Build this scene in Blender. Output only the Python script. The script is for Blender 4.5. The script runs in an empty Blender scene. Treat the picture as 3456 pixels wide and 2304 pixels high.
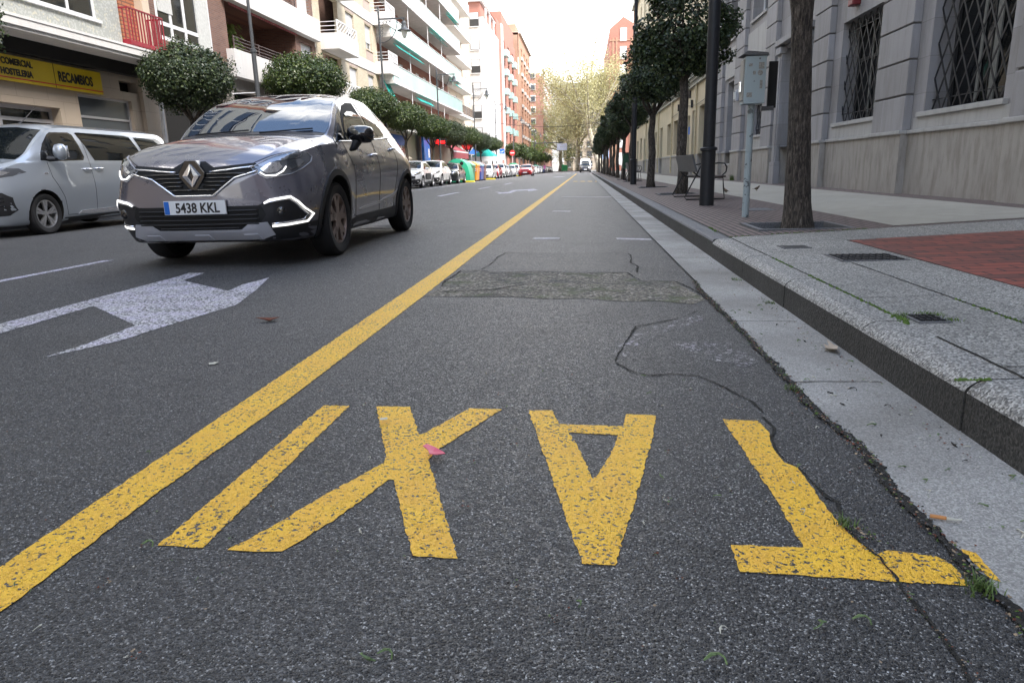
import bpy, bmesh, math, random
from mathutils import Vector, Matrix
from mathutils.bvhtree import BVHTree
C = bpy.context.scene.collection
SC = bpy.context.scene
R_ = math.radians
# ------------------------------------------------------------------ camera
cd = bpy.data.cameras.new('camera'); cam = bpy.data.objects.new('camera', cd); C.objects.link(cam)
cd.sensor_width = 36; cd.lens = 24.0; cd.clip_end = 3000; cd.clip_start = 0.02
_r = Vector((0.99449271, 0.10146878, -0.02623619)); _d = Vector((-0.00060656, -0.244755, -0.96958477)); _f = Vector((-0.10480402, 0.9642609, -0.24334551))
mw = Matrix.Identity(4)
for i in range(3):
    mw[i][0] = _r[i]; mw[i][1] = -_d[i]; mw[i][2] = -_f[i]
mw[2][3] = 0.725
cam.matrix_world = mw
SC.camera = cam
# ------------------------------------------------------------------ world and sun
SUN_EL, SUN_AZ = R_(50), R_(128)      # azimuth clockwise from +Y
w = bpy.data.worlds.new('World'); SC.world = w; w.use_nodes = True
nt = w.node_tree; N = nt.nodes; L = nt.links
for n in list(N): N.remove(n)
out = N.new('ShaderNodeOutputWorld'); bg = N.new('ShaderNodeBackground'); sky = N.new('ShaderNodeTexSky')
sky.sky_type = 'NISHITA'; sky.sun_disc = False; sky.sun_elevation = SUN_EL; sky.sun_rotation = SUN_AZ
sky.air_density = 1.2; sky.dust_density = 1.5
tc = N.new('ShaderNodeTexCoord'); mp = N.new('ShaderNodeMapping'); mp.inputs['Scale'].default_value = (1, 1, 2.2)
no = N.new('ShaderNodeTexNoise'); no.inputs['Scale'].default_value = 2.3; no.inputs['Detail'].default_value = 7; no.inputs['Roughness'].default_value = 0.55
sx = N.new('ShaderNodeSeparateXYZ'); ma = N.new('ShaderNodeMath'); ma.operation = 'MULTIPLY_ADD'; ma.inputs[1].default_value = 0.06
rp = N.new('ShaderNodeValToRGB'); rp.color_ramp.elements[0].position = 0.24; rp.color_ramp.elements[1].position = 0.40
mx = N.new('ShaderNodeMix'); mx.data_type = 'RGBA'
mx.inputs['B'].default_value = (8.3, 8.2, 8.1, 1)
L.new(tc.outputs['Generated'], mp.inputs['Vector']); L.new(mp.outputs['Vector'], no.inputs['Vector'])
L.new(tc.outputs['Generated'], sx.inputs[0]); L.new(sx.outputs['Y'], ma.inputs[0])
mz = N.new('ShaderNodeMath'); mz.operation = 'MULTIPLY_ADD'; mz.inputs[1].default_value = -0.36; L.new(sx.outputs['Z'], mz.inputs[0]); L.new(no.outputs['Fac'], mz.inputs[2]); L.new(mz.outputs[0], ma.inputs[2])
L.new(ma.outputs[0], rp.inputs['Fac']); L.new(rp.outputs['Color'], mx.inputs['Factor'])
L.new(sky.outputs['Color'], mx.inputs['A']); L.new(mx.outputs['Result'], bg.inputs['Color'])
bg.inputs['Strength'].default_value = 0.15
L.new(bg.outputs['Background'], out.inputs['Surface'])
sd = bpy.data.lights.new('sun', 'SUN'); sd.energy = 1.3; sd.angle = R_(14); sd.color = (1, 0.95, 0.87)
so = bpy.data.objects.new('sun', sd); C.objects.link(so)
sdir = Vector((math.sin(SUN_AZ) * math.cos(SUN_EL), math.cos(SUN_AZ) * math.cos(SUN_EL), math.sin(SUN_EL)))
so.rotation_euler = sdir.to_track_quat('Z', 'Y').to_euler(); so.location = (30, -30, 60)
SC.view_settings.view_transform = 'Standard'; SC.view_settings.look = 'None'
SC.view_settings.gamma = 1; SC.view_settings.exposure = 2.0
SC.cycles.max_bounces = 8; SC.cycles.transparent_max_bounces = 24
# ------------------------------------------------------------------ materials
class NT:
    def __init__(s, name):
        s.m = bpy.data.materials.new(name); s.m.use_nodes = True
        s.t = s.m.node_tree; s.b = s.t.nodes['Principled BSDF']; s.o = s.t.nodes['Material Output']
        s._tc = None
    def n(s, typ, **kw):
        q = s.t.nodes.new('ShaderNode' + typ)
        for k, v in kw.items():
            if k in q.inputs: q.inputs[k].default_value = v
            else: setattr(q, k, v)
        return q
    def l(s, a, b): s.t.links.new(a, b)
    def obj(s, scale=(1, 1, 1), rot=(0, 0, 0)):
        if not s._tc: s._tc = s.n('TexCoord')
        m = s.n('Mapping'); m.inputs['Scale'].default_value = scale; m.inputs['Rotation'].default_value = rot
        s.l(s._tc.outputs['Object'], m.inputs['Vector']); return m.outputs['Vector']
    def noise(s, scale, detail=4, rough=0.55, vec=None, dist=0.0):
        q = s.n('TexNoise'); q.inputs['Scale'].default_value = scale; q.inputs['Detail'].default_value = detail
        q.inputs['Roughness'].default_value = rough; q.inputs['Distortion'].default_value = dist
        s.l(vec or s.obj(), q.inputs['Vector']); return q.outputs['Fac']
    def vor(s, scale, vec=None, feature='F1', rnd=1.0):
        q = s.n('TexVoronoi'); q.feature = feature; q.inputs['Scale'].default_value = scale; q.inputs['Randomness'].default_value = rnd
        s.l(vec or s.obj(), q.inputs['Vector']); return q
    def vc(s, v):
        q = s.n('SeparateColor'); s.l(v.outputs['Color'], q.inputs[0]); return q.outputs[0]
    def ramp(s, fac, stops, interp='LINEAR'):
        q = s.n('ValToRGB'); cr = q.color_ramp; cr.interpolation = interp
        while len(cr.elements) < len(stops): cr.elements.new(0.5)
        for e, (p, c) in zip(cr.elements, stops):
            e.position = p; e.color = (c, c, c, 1) if isinstance(c, (int, float)) else (*c, 1)
        s.l(fac, q.inputs['Fac']); return q.outputs['Color']
    def mix(s, f, a, b, mode='MIX'):
        q = s.n('Mix'); q.data_type = 'RGBA'; q.blend_type = mode
        for sock, v in (('Factor', f), ('A', a), ('B', b)):
            i = q.inputs[sock]
            if isinstance(v, bpy.types.NodeSocket): s.l(v, i)
            elif isinstance(v, (int, float)): i.default_value = v if sock == 'Factor' else (v, v, v, 1)
            else: i.default_value = (*v, 1)
        return q.outputs['Result']
    def math(s, op, a, b=0.0, clamp=False):
        q = s.n('Math'); q.operation = op; q.use_clamp = clamp
        for i, v in enumerate((a, b)):
            if isinstance(v, bpy.types.NodeSocket): s.l(v, q.inputs[i])
            else: q.inputs[i].default_value = v
        return q.outputs[0]
    def bump(s, h, strength, dist, prev=None):
        q = s.n('Bump'); q.inputs['Strength'].default_value = strength; q.inputs['Distance'].default_value = dist
        s.l(h, q.inputs['Height'])
        if prev: s.l(prev, q.inputs['Normal'])
        return q.outputs['Normal']
    def fin(s, col=None, rough=None, metal=None, normal=None, **kw):
        b = s.b
        for k, v in (('Base Color', col), ('Roughness', rough), ('Metallic', metal), ('Normal', normal)):
            if v is None: continue
            if isinstance(v, bpy.types.NodeSocket): s.l(v, b.inputs[k])
            elif isinstance(v, (int, float)): b.inputs[k].default_value = v
            else: b.inputs[k].default_value = (*v, 1)
        for k, v in kw.items(): b.inputs[k.replace('_', ' ')].default_value = v
        return s.m
def simple(name, col, rough=0.6, metal=0.0, var=0.12, scale=6.0, bump=0.0, bdist=0.003, bscale=None, **kw):
    t = NT(name); n = t.noise(scale, 5)
    c = t.mix(t.ramp(n, [(0.3, 0), (0.7, 1)]), tuple(x * (1 - var) for x in col), tuple(min(1, x * (1 + var)) for x in col))
    nm = t.bump(t.noise(bscale or scale * 8, 4), bump, bdist) if bump else None
    return t.fin(c, rough, metal, nm, **kw)
def paint(name, col, metal=0.5, flake=True, rough=0.32):
    t = NT(name)
    c = col
    if flake:
        n = t.noise(1.5, 3); c = t.mix(n, tuple(x * 0.94 for x in col), tuple(x * 1.06 for x in col))
    d = t.ramp(t.noise(3.0, 5), [(0.4, rough * 0.85), (0.8, rough * 1.2)])
    return t.fin(c, d, metal, None, Coat_Weight=1.0, Coat_Roughness=0.025)
def brickmat(name, c1, c2, mort, axis='x', bw=0.25, bh=0.07, ms=0.008, rough=0.85, bumpd=0.004, stain=0.25):
    t = NT(name); tcn = t.n('TexCoord'); sp = t.n('SeparateXYZ'); cb = t.n('CombineXYZ')
    t.l(tcn.outputs['Object'], sp.inputs[0])
    if axis == 'x': t.l(sp.outputs['Y'], cb.inputs['X']); t.l(sp.outputs['Z'], cb.inputs['Y'])
    elif axis == 'y': t.l(sp.outputs['X'], cb.inputs['X']); t.l(sp.outputs['Z'], cb.inputs['Y'])
    else: t.l(sp.outputs['X'], cb.inputs['X']); t.l(sp.outputs['Y'], cb.inputs['Y'])
    b = t.n('TexBrick'); b.offset = 0.5
    t.l(cb.outputs[0], b.inputs['Vector'])
    b.inputs['Color1'].default_value = (*c1, 1); b.inputs['Color2'].default_value = (*c2, 1); b.inputs['Mortar'].default_value = (*mort, 1)
    b.inputs['Scale'].default_value = 1.0; b.inputs['Mortar Size'].default_value = ms; b.inputs['Brick Width'].default_value = bw; b.inputs['Row Height'].default_value = bh
    b.inputs['Bias'].default_value = -0.1
    n = t.noise(0.9, 6); c = t.mix(t.math('MULTIPLY', t.ramp(n, [(0.35, 0), (0.75, 1)]), stain), b.outputs['Color'], tuple(x * 0.55 for x in c1))
    inv = t.math('SUBTRACT', 1.0, b.outputs['Fac'])
    h = t.math('ADD', inv, t.math('MULTIPLY', t.noise(60, 3), 0.3))
    return t.fin(c, rough, 0, t.bump(h, 0.6, bumpd))
def asphalt_nodes(t, base=1.0):
    v = t.vor(118); v2 = t.vor(330); 
    stone = t.ramp(t.vc(v), [(0.0, (0.015, 0.017, 0.021)), (0.5, (0.030, 0.032, 0.036)), (0.82, (0.058, 0.057, 0.058)), (0.95, (0.085, 0.082, 0.078)), (1.0, (0.24, 0.23, 0.22))])
    fine = t.ramp(t.vc(v2), [(0.0, (0.022, 0.022, 0.022)), (0.5, (0.050, 0.050, 0.050)), (0.8, (0.088, 0.087, 0.085)), (0.93, (0.22, 0.215, 0.205)), (1.0, (0.60, 0.59, 0.56))])
    c = t.mix(t.ramp(v.outputs['Distance'], [(0.30, 0), (0.42, 1)]), stone, fine)
    n = t.noise(0.55, 5, 0.6, dist=0.6, vec=t.obj((1.6, .5, 1))); n2 = t.noise(2.2, 6, 0.65, dist=.4)
    c = t.mix(t.ramp(n, [(0.35, 0.0), (0.65, 0.9)]), c, t.mix(0.45, c, (0.10, 0.097, 0.092)))
    c = t.mix(t.ramp(n2, [(0.52, 0.0), (0.72, 0.55)]), c, (0.028, 0.028, 0.029))
    c = t.mix(t.ramp(t.noise(4.1, 6, .7), [(0.60, 0), (0.74, .35)]), c, (0.10, 0.085, 0.065))
    h = t.math('ADD', t.math('MULTIPLY', t.ramp(v.outputs['Distance'], [(0.27, 1), (0.45, 0)]), 1.0), t.math('MULTIPLY', t.ramp(v2.outputs['Distance'], [(0.1, 1), (0.6, 0)]), 0.45))
    return c, h
def asphalt(name, tint=None, f=0.3):
    t = NT(name); c, h = asphalt_nodes(t)
    if tint: c = t.mix(f, c, tint)
    return t.fin(c, t.ramp(t.vc(t.vor(118)), [(0, 0.4), (1, 0.75)]), 0, t.bump(h, 1.0, 0.006))
def roadpaint(name, col, wear=0.5, wscale=38, filmk=0.6):
    t = NT(name); c, h = asphalt_nodes(t)
    a = t.noise(wscale, 4, 0.6); b = t.noise(4.5, 4, 0.6); e = t.noise(150, 2)
    m = t.math('ADD', t.math('ADD', t.math('MULTIPLY', a, 0.64), t.math('MULTIPLY', b, 0.14)), t.math('MULTIPLY', e, 0.30))
    mask = t.ramp(m, [(wear - 0.012, 0), (wear + 0.012, 1)])
    pc = t.mix(t.ramp(t.noise(9, 5, 0.65), [(0.32, 0), (0.7, 1)]), col, (col[0] * .92, col[1] * .84, col[2] * 1.1 + .012))
    pc = t.mix(t.ramp(t.noise(320, 3), [(0.52, 0), (0.75, 0.35)]), pc, (0.28, 0.2, 0.09) if col[2] < 0.3 else (0.3, 0.3, 0.3))
    # half-worn grey film round the flakes
    film = t.ramp(m, [(wear - 0.05, 0), (wear - 0.01, filmk)])
    c = t.mix(film, c, (0.2, 0.19, 0.17))
    col2 = t.mix(mask, c, pc)
    hh = t.math('ADD', t.math('MULTIPLY', mask, 0.45), t.math('MULTIPLY', h, t.math('SUBTRACT', 1.0, t.math('MULTIPLY', mask, 0.55))))
    ro = t.mix(mask, t.ramp(t.vc(t.vor(118)), [(0, 0.4), (1, 0.75)]), 0.62)
    return t.fin(col2, ro, 0, t.bump(hh, 1.0, 0.006))
def granite(name, c0, c1, c2, scale=150, bump=0.5, stain=(0.1, 0.1, 0.095), sf=0.4):
    t = NT(name); v = t.vor(scale)
    c = t.ramp(t.vc(v), [(0, c0), (0.5, c1), (1, c2)])
    n = t.noise(1.1, 6, 0.6); c = t.mix(t.math('MULTIPLY', t.ramp(n, [(0.4, 0), (0.75, 1)]), sf), c, stain)
    h = t.math('ADD', t.noise(scale * 0.6, 4), t.math('MULTIPLY', t.noise(scale * 0.15, 3), 0.6))
    return t.fin(c, 0.75, 0, t.bump(h, bump, 0.006))
def stained(name, col, stain, sf=0.5, rough=0.75, grain=120, bump=0.25, vscale=(3.5, 3.5, 0.55), blotch=0.9, block=False):
    """stone or render with vertical weather streaks and blotches"""
    t = NT(name)
    a = t.noise(1.6, 6, 0.65, t.obj(vscale)); b = t.noise(blotch, 6, 0.6); g = t.noise(grain, 3)
    c = t.mix(t.math('MULTIPLY', t.ramp(a, [(0.45, 0), (0.72, 1)]), sf), col, stain)
    c = t.mix(t.math('MULTIPLY', t.ramp(b, [(0.42, 0), (0.75, 1)]), sf * 0.7), c, tuple(x * 0.72 for x in col))
    c = t.mix(t.ramp(g, [(0.35, 0.10), (0.65, 0.0)]), c, (0.05, 0.05, 0.05))
    if block:
        tcn = t.n('TexCoord'); sp = t.n('SeparateXYZ'); cb = t.n('CombineXYZ'); t.l(tcn.outputs['Object'], sp.inputs[0]); t.l(sp.outputs['Y'], cb.inputs['X']); t.l(t.math('SUBTRACT', sp.outputs['Z'], 1.19), cb.inputs['Y'])
        b = t.n('TexBrick'); t.l(cb.outputs[0], b.inputs['Vector']); b.inputs['Color1'].default_value = (1, 1, 1, 1); b.inputs['Color2'].default_value = (.80, .79, .77, 1); b.inputs['Mortar'].default_value = (.62, .6, .58, 1)
        b.inputs['Scale'].default_value = 1; b.inputs['Mortar Size'].default_value = .004; b.inputs['Brick Width'].default_value = 1.25; b.inputs['Row Height'].default_value = .535
        c = t.mix(1.0, c, b.outputs['Color'], 'MULTIPLY')
    return t.fin(c, rough, 0, t.bump(t.noise(grain * 0.7, 4), bump, 0.003))
M = {}
M['asphalt'] = asphalt('asphalt')
M['asphalt_new'] = asphalt('asphalt_patch', (0.03, 0.031, 0.034), 0.45)
M['yellow_paint'] = roadpaint('yellow_road_paint', (0.95, 0.55, 0.028), 0.472, 85)
M['yellow_line'] = roadpaint('yellow_line_paint', (0.95, 0.56, 0.03), 0.466, 78)
M['white_paint'] = roadpaint('white_road_paint', (0.60, 0.60, 0.60), 0.502, 50)
M['white_remains'] = roadpaint('white_paint_remains', (0.40, 0.39, 0.36), 0.60, 45, 0.0)
M['white_worn'] = roadpaint('white_worn_paint', (0.68, 0.67, 0.62), 0.520, 60)
t = NT('old_subbase'); v = t.vor(75)
c = t.ramp(t.vc(v), [(0, (0.07, 0.065, 0.052)), (0.45, (0.17, 0.15, 0.115)), (0.8, (0.32, 0.28, 0.21)), (1, (0.55, 0.5, 0.42))])
c = t.mix(t.ramp(t.noise(2.5, 5), [(0.5, 0), (0.7, 0.7)]), c, (0.06, 0.06, 0.06)); c = t.mix(t.ramp(t.noise(5.0, 4), [(0.54, 0), (0.66, 0.6)]), c, (0.09, 0.12, 0.03))
ca, ha = asphalt_nodes(t)
mk = t.ramp(t.math('ADD', t.noise(3.2, 6, .65, t.obj((1, 1.6, 1))), t.math('MULTIPLY', t.noise(60, 3), .25)), [(.42, 0), (.58, 1)])
M['subbase'] = t.fin(t.mix(mk, ca, c), 0.8, 0, t.bump(ha, 1.0, 0.007))
M['gutter'] = granite('gutter_concrete', (0.20, 0.19, 0.172), (0.30, 0.288, 0.262), (0.45, 0.43, 0.39), 260, 0.35, (0.085, 0.075, 0.06), 0.85)
M['kerb_top'] = granite('kerb_granite_top', (0.07, 0.066, 0.058), (0.25, 0.238, 0.215), (0.56, 0.54, 0.49), 170, 1.0)
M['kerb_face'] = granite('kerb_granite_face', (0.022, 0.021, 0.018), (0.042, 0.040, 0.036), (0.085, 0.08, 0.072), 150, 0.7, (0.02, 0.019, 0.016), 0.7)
M['kerb_dark'] = granite('kerb_old_top', (0.08, 0.08, 0.082), (0.125, 0.125, 0.13), (0.185, 0.185, 0.185), 190, 0.35)
M['slab'] = granite('granite_slab', (0.06, 0.057, 0.05), (0.235, 0.224, 0.20), (0.55, 0.525, 0.47), 165, 0.55, (0.11, 0.108, 0.095), 0.6)
M['red_brick_paving'] = brickmat('red_paving_brick', (0.27, 0.068, 0.045), (0.085, 0.045, 0.036), (0.03, 0.026, 0.022), 'z', 0.25, 0.105, 0.007, 0.8, 0.004, 0.35)
M['tile'] = brickmat('ribbed_brown_tile', (0.15, 0.095, 0.082), (0.12, 0.08, 0.072), (0.035, 0.03, 0.028), 'z', 0.6, 0.062, 0.008, 0.75, 0.004, 0.5)
M['tile_pale'] = brickmat('pale_tile', (0.38, 0.355, 0.29), (0.34, 0.315, 0.26), (0.25, 0.23, 0.19), 'z', 0.2, 0.2, 0.003, 0.7, 0.0015, 0.35)
M['left_pave'] = simple('left_pavement_tile', (0.24, 0.22, 0.2), 0.8, scale=3)
M['dirt'] = simple('dark_soil', (0.03, 0.025, 0.018), 0.95, scale=20, var=0.5, bump=1.0, bdist=0.02, bscale=40)
M['iron'] = simple('cast_iron', (0.035, 0.035, 0.037), 0.6, 0.6, scale=20, bump=0.6, bscale=90)
M['moss'] = simple('moss', (0.10, 0.17, 0.025), 0.95, scale=30, var=0.4, bump=1, bdist=0.01, bscale=150)
M['crack'] = simple('dark_crack_soil', (0.024, 0.022, 0.018), 1.0, scale=40, var=0.5, bump=1, bdist=0.01, bscale=200)
M['grass'] = simple('grass_blade', (0.09, 0.14, 0.03), 0.6, scale=40, var=0.4)
M['stone'] = stained('grey_ashlar', (0.34, 0.33, 0.33), (0.19, 0.175, 0.16), 0.55, blotch=1.8, block=True)
M['plinth'] = stained('grey_plinth_stone', (0.35, 0.325, 0.29), (0.15, 0.125, 0.095), 0.7, blotch=2.2, vscale=(5, 5, 1.1))
M['trimstone'] = stained('pale_trim_stone', (0.42, 0.41, 0.39), (0.2, 0.19, 0.16), 0.5)
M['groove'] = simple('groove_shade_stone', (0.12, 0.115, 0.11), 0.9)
M['yellow_wall'] = stained('cream_yellow_render', (0.58, 0.49, 0.33), (0.4, 0.31, 0.17), 0.4)
M['glass'] = NT('window_glass').fin((0.012, 0.014, 0.016), 0.04, 0, None, Specular_IOR_Level=0.8)
M['glass_dark'] = NT('dark_window_glass').fin((0.008, 0.009, 0.010), 0.06, 0, None, IOR=1.28)
M['dim_curtain'] = simple('dim_curtain', (0.20, 0.20, 0.18), 0.9, scale=12)
M['glass_grey'] = NT('window_glass_grey').fin((0.09, 0.10, 0.11), 0.08, 0, None, Specular_IOR_Level=0.8)
M['curtain'] = simple('pale_curtain', (0.55, 0.55, 0.52), 0.9, scale=12)
M['shutter'] = brickmat('roller_shutter', (0.62, 0.62, 0.62), (0.60, 0.60, 0.60), (0.42, 0.42, 0.42), 'x', 5.0, 0.05, 0.004, 0.5, 0.004, 0.1)
M['white_frame'] = simple('white_window_frame', (0.72, 0.72, 0.72), 0.4)
M['dark_frame'] = simple('dark_window_frame', (0.03, 0.03, 0.03), 0.5)
M['black_iron'] = simple('black_ironwork', (0.012, 0.012, 0.013), 0.55, 0.2)
M['lamp_iron'] = simple('dark_grey_lamp_paint', (0.022, 0.023, 0.026), 0.5, 0.3, scale=12, bump=0.15)
M['lamp_grey'] = simple('mid_grey_lamp_paint', (0.075, 0.08, 0.085), 0.5, 0.3)
M['opal'] = simple('frosted_lamp_glass', (0.75, 0.75, 0.68), 0.3, 0, 0.02)
M['brown_brick'] = brickmat('brown_brick', (0.23, 0.12, 0.085), (0.16, 0.08, 0.06), (0.20, 0.17, 0.15), 'x', 0.25, 0.07)
M['brown_brick_y'] = brickmat('brown_brick_end', (0.23, 0.12, 0.085), (0.16, 0.08, 0.06), (0.20, 0.17, 0.15), 'y', 0.25, 0.07)
M['orange_brick'] = brickmat('orange_ribbed_brick', (0.50, 0.20, 0.10), (0.40, 0.15, 0.075), (0.2, 0.1, 0.07), 'x', 0.4, 0.11, 0.02, 0.7, 0.02)
M['cream_brick'] = brickmat('cream_brick', (0.62, 0.54, 0.40), (0.54, 0.46, 0.33), (0.5, 0.45, 0.36), 'x', 0.25, 0.07, 0.006, 0.8)
M['white_render'] = stained('white_render', (0.74, 0.72, 0.69), (0.55, 0.52, 0.48), 0.3)
M['pale_ochre'] = stained('ochre_render', (0.66, 0.55, 0.42), (0.5, 0.42, 0.33), 0.3)
M['stone_clad'] = brickmat('beige_marble_cladding', (0.46, 0.38, 0.30), (0.43, 0.36, 0.285), (0.3, 0.25, 0.2), 'x', 1.0, 0.55, 0.006, 0.35, 0.002)
M['pink_panel'] = brickmat('pinkish_tile_panel', (0.50, 0.40, 0.34), (0.46, 0.37, 0.32), (0.4, 0.33, 0.28), 'x', 0.2, 0.2, 0.006)
t = NT('speckled_mosaic'); v = t.vor(22); c = t.ramp(t.vc(v), [(0, (0.36, 0.37, 0.34)), (0.6, (0.46, 0.47, 0.44)), (0.9, (0.52, 0.5, 0.40)), (1, (0.55, 0.46, 0.28))], 'CONSTANT')
M['mosaic'] = t.fin(c, 0.6)
M['green_panel'] = simple('pale_green_balcony_panel', (0.36, 0.56, 0.53), 0.25, 0, 0.06, 0.8)
M['teal_cloth'] = simple('teal_awning_cloth', (0.005, 0.33, 0.28), 0.8, scale=2)
M['red_cloth'] = simple('dark_red_awning_cloth', (0.30, 0.055, 0.065), 0.8, scale=2)
M['red_brick'] = brickmat('red_brick', (0.37, 0.16, 0.115), (0.32, 0.135, 0.10), (0.4, 0.2, 0.15), 'x', 0.25, 0.07)
M['red_brick_y'] = brickmat('red_brick_end', (0.38, 0.165, 0.12), (0.33, 0.14, 0.10), (0.4, 0.2, 0.15), 'y', 0.25, 0.07)
M['orange_wall'] = brickmat('orange_brick_far', (0.46, 0.25, 0.16), (0.41, 0.22, 0.14), (0.5, 0.3, 0.2), 'x', 0.25, 0.07)
M['brownish_wall_y'] = brickmat('brownish_brick_far', (0.40, 0.23, 0.15), (0.36, 0.2, 0.13), (0.4, 0.28, 0.2), 'y', 0.25, 0.07)
M['pink_wall'] = simple('pink_brown_far_brick', (0.42, 0.22, 0.17), 0.85, scale=0.6)
M['grey_far'] = simple('grey_far_render', (0.42, 0.42, 0.38), 0.85, scale=0.3)
M['roof_tile'] = simple('terracotta_roof', (0.42, 0.14, 0.07), 0.8, scale=4, bump=0.6, bdist=0.03, bscale=12)
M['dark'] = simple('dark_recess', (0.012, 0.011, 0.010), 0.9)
M['soffit'] = simple('grey_soffit', (0.30, 0.27, 0.24), 0.8)
M['concrete'] = simple('balcony_concrete', (0.55, 0.54, 0.51), 0.8, scale=3)
M['shop_yellow'] = simple('yellow_sign_face', (0.62, 0.44, 0.01), 0.45, scale=2, var=0.06)
M['sign_black'] = simple('sign_lettering_black', (0.02, 0.016, 0.012), 0.6)
M['sign_red'] = simple('sign_red', (0.55, 0.02, 0.02), 0.5)
M['red_metal'] = simple('red_painted_railing', (0.27, 0.018, 0.03), 0.45)
M['white_metal'] = simple('white_painted_metal', (0.70, 0.70, 0.70), 0.45)
M['brown_metal'] = simple('brown_painted_railing', (0.07, 0.045, 0.04), 0.5)
M['blue_sign'] = simple('blue_sign_face', (0.01, 0.13, 0.50), 0.5)
M['tyre'] = simple('tyre_rubber', (0.016, 0.016, 0.017), 0.8, scale=10, bump=0.3, bscale=60)
M['plastic'] = simple('black_textured_plastic', (0.018, 0.018, 0.02), 0.5, bump=0.1, bscale=400)
M['gloss_black'] = NT('gloss_black').fin((0.008, 0.008, 0.009), 0.12, 0, None, Coat_Weight=0.8, Coat_Roughness=0.02)
M['deep_black'] = NT('deep_black').fin((0.004, 0.004, 0.004), 0.7)
M['chrome'] = NT('chrome').fin((0.80, 0.80, 0.82), 0.14, 0.85)
M['satin'] = NT('satin_silver').fin((0.50, 0.50, 0.53), 0.35, 0.45)
M['car_glass'] = NT('car_glass').fin((0.006, 0.008, 0.010), 0.01, 0.0, None, IOR=1.52)
M['windscreen'] = NT('windscreen_glass').fin((0.010, 0.016, 0.026), 0.01, 0.0, None, Specular_IOR_Level=0.9, IOR=1.9)
M['lens'] = NT('headlamp_lens').fin((0.30, 0.31, 0.33), 0.08, 0.75, None, Coat_Weight=1.0)
t = NT('led_strip'); t.b.inputs['Emission Color'].default_value = (1, 0.98, 0.93, 1); t.b.inputs['Emission Strength'].default_value = 0.45; M['led'] = t.fin((0.8, 0.8, 0.8), 0.3)
t = NT('red_led_text'); t.b.inputs['Emission Color'].default_value = (1, 0.01, 0.01, 1); t.b.inputs['Emission Strength'].default_value = 1.2; M['red_led'] = t.fin((0.5, 0.01, 0.01), 0.4)
M['rim'] = NT('bronze_grey_rim').fin((0.26, 0.20, 0.175), 0.38, 0.5)
M['rim_silver'] = NT('silver_rim').fin((0.55, 0.55, 0.56), 0.3, 0.85)
M['plate'] = simple('plate_white', (0.72, 0.73, 0.72), 0.45, 0, 0.03)
M['suv_paint'] = paint('mauve_grey_metallic', (0.20, 0.195, 0.228), 0.6)
M['van_paint'] = paint('silver_metallic', (0.42, 0.46, 0.51), 0.5, rough=0.36)
M['lamp_shell'] = NT('headlamp_shell').fin((0.16, 0.17, 0.19), 0.06, 0.5, None, Coat_Weight=1.0)
def leafmat(name, a, b, c, rough=0.38):
    t = NT(name); g = t.n('NewGeometry')
    col = t.ramp(g.outputs['Random Per Island'], [(0, a), (0.55, b), (0.9, c), (1, tuple(min(1, x * 1.5) for x in c))])
    m = t.fin(col, rough)
    tr = t.n('BsdfTranslucent'); t.l(col, tr.inputs['Color']); ms = t.n('MixShader'); ms.inputs[0].default_value = 0.22
    t.l(t.b.outputs[0], ms.inputs[1]); t.l(tr.outputs[0], ms.inputs[2]); t.l(ms.outputs[0], t.o.inputs['Surface'])
    return m
M['leaf_dark'] = leafmat('dark_glossy_leaf', (0.022, 0.038, 0.018), (0.04, 0.062, 0.026), (0.075, 0.10, 0.035))
M['leaf_green'] = leafmat('green_privet_leaf', (0.022, 0.042, 0.010), (0.042, 0.072, 0.015), (0.085, 0.115, 0.024))
M['leaf_olive'] = leafmat('olive_plane_leaf', (0.32, 0.30, 0.13), (0.42, 0.39, 0.19), (0.52, 0.48, 0.26), 0.7)
M['leaf_fresh'] = leafmat('fresh_green_leaf', (0.16, 0.24, 0.05), (0.22, 0.32, 0.08), (0.3, 0.38, 0.12), 0.7)
t = NT('bark'); n1 = t.noise(3.0, 8, 0.7, t.obj((9, 9, 1.1)), 0.4); n2 = t.noise(22, 5, 0.6, t.obj((3, 3, 0.8)))
n1 = t.noise(5.0, 8, 0.75, t.obj((11, 11, 2.2)), 0.5)
c = t.ramp(n1, [(0.38, (0.014, 0.011, 0.009)), (0.5, (0.06, 0.048, 0.037)), (0.6, (0.145, 0.12, 0.095)), (0.72, (0.33, 0.29, 0.24))])
c = t.mix(t.ramp(t.noise(1.5, 4), [(0.5, 0), (0.75, 0.5)]), c, (0.03, 0.024, 0.018))
M['bark'] = t.fin(c, 0.9, 0, t.bump(t.math('ADD', n1, t.math('MULTIPLY', n2, 0.5)), 1.0, 0.03))
t = NT('pale_plane_bark'); c = t.ramp(t.noise(2.0, 5), [(0.35, (0.22, 0.19, 0.13)), (0.6, (0.5, 0.46, 0.36))]); M['bark_pale'] = t.fin(c, 0.8)
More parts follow.
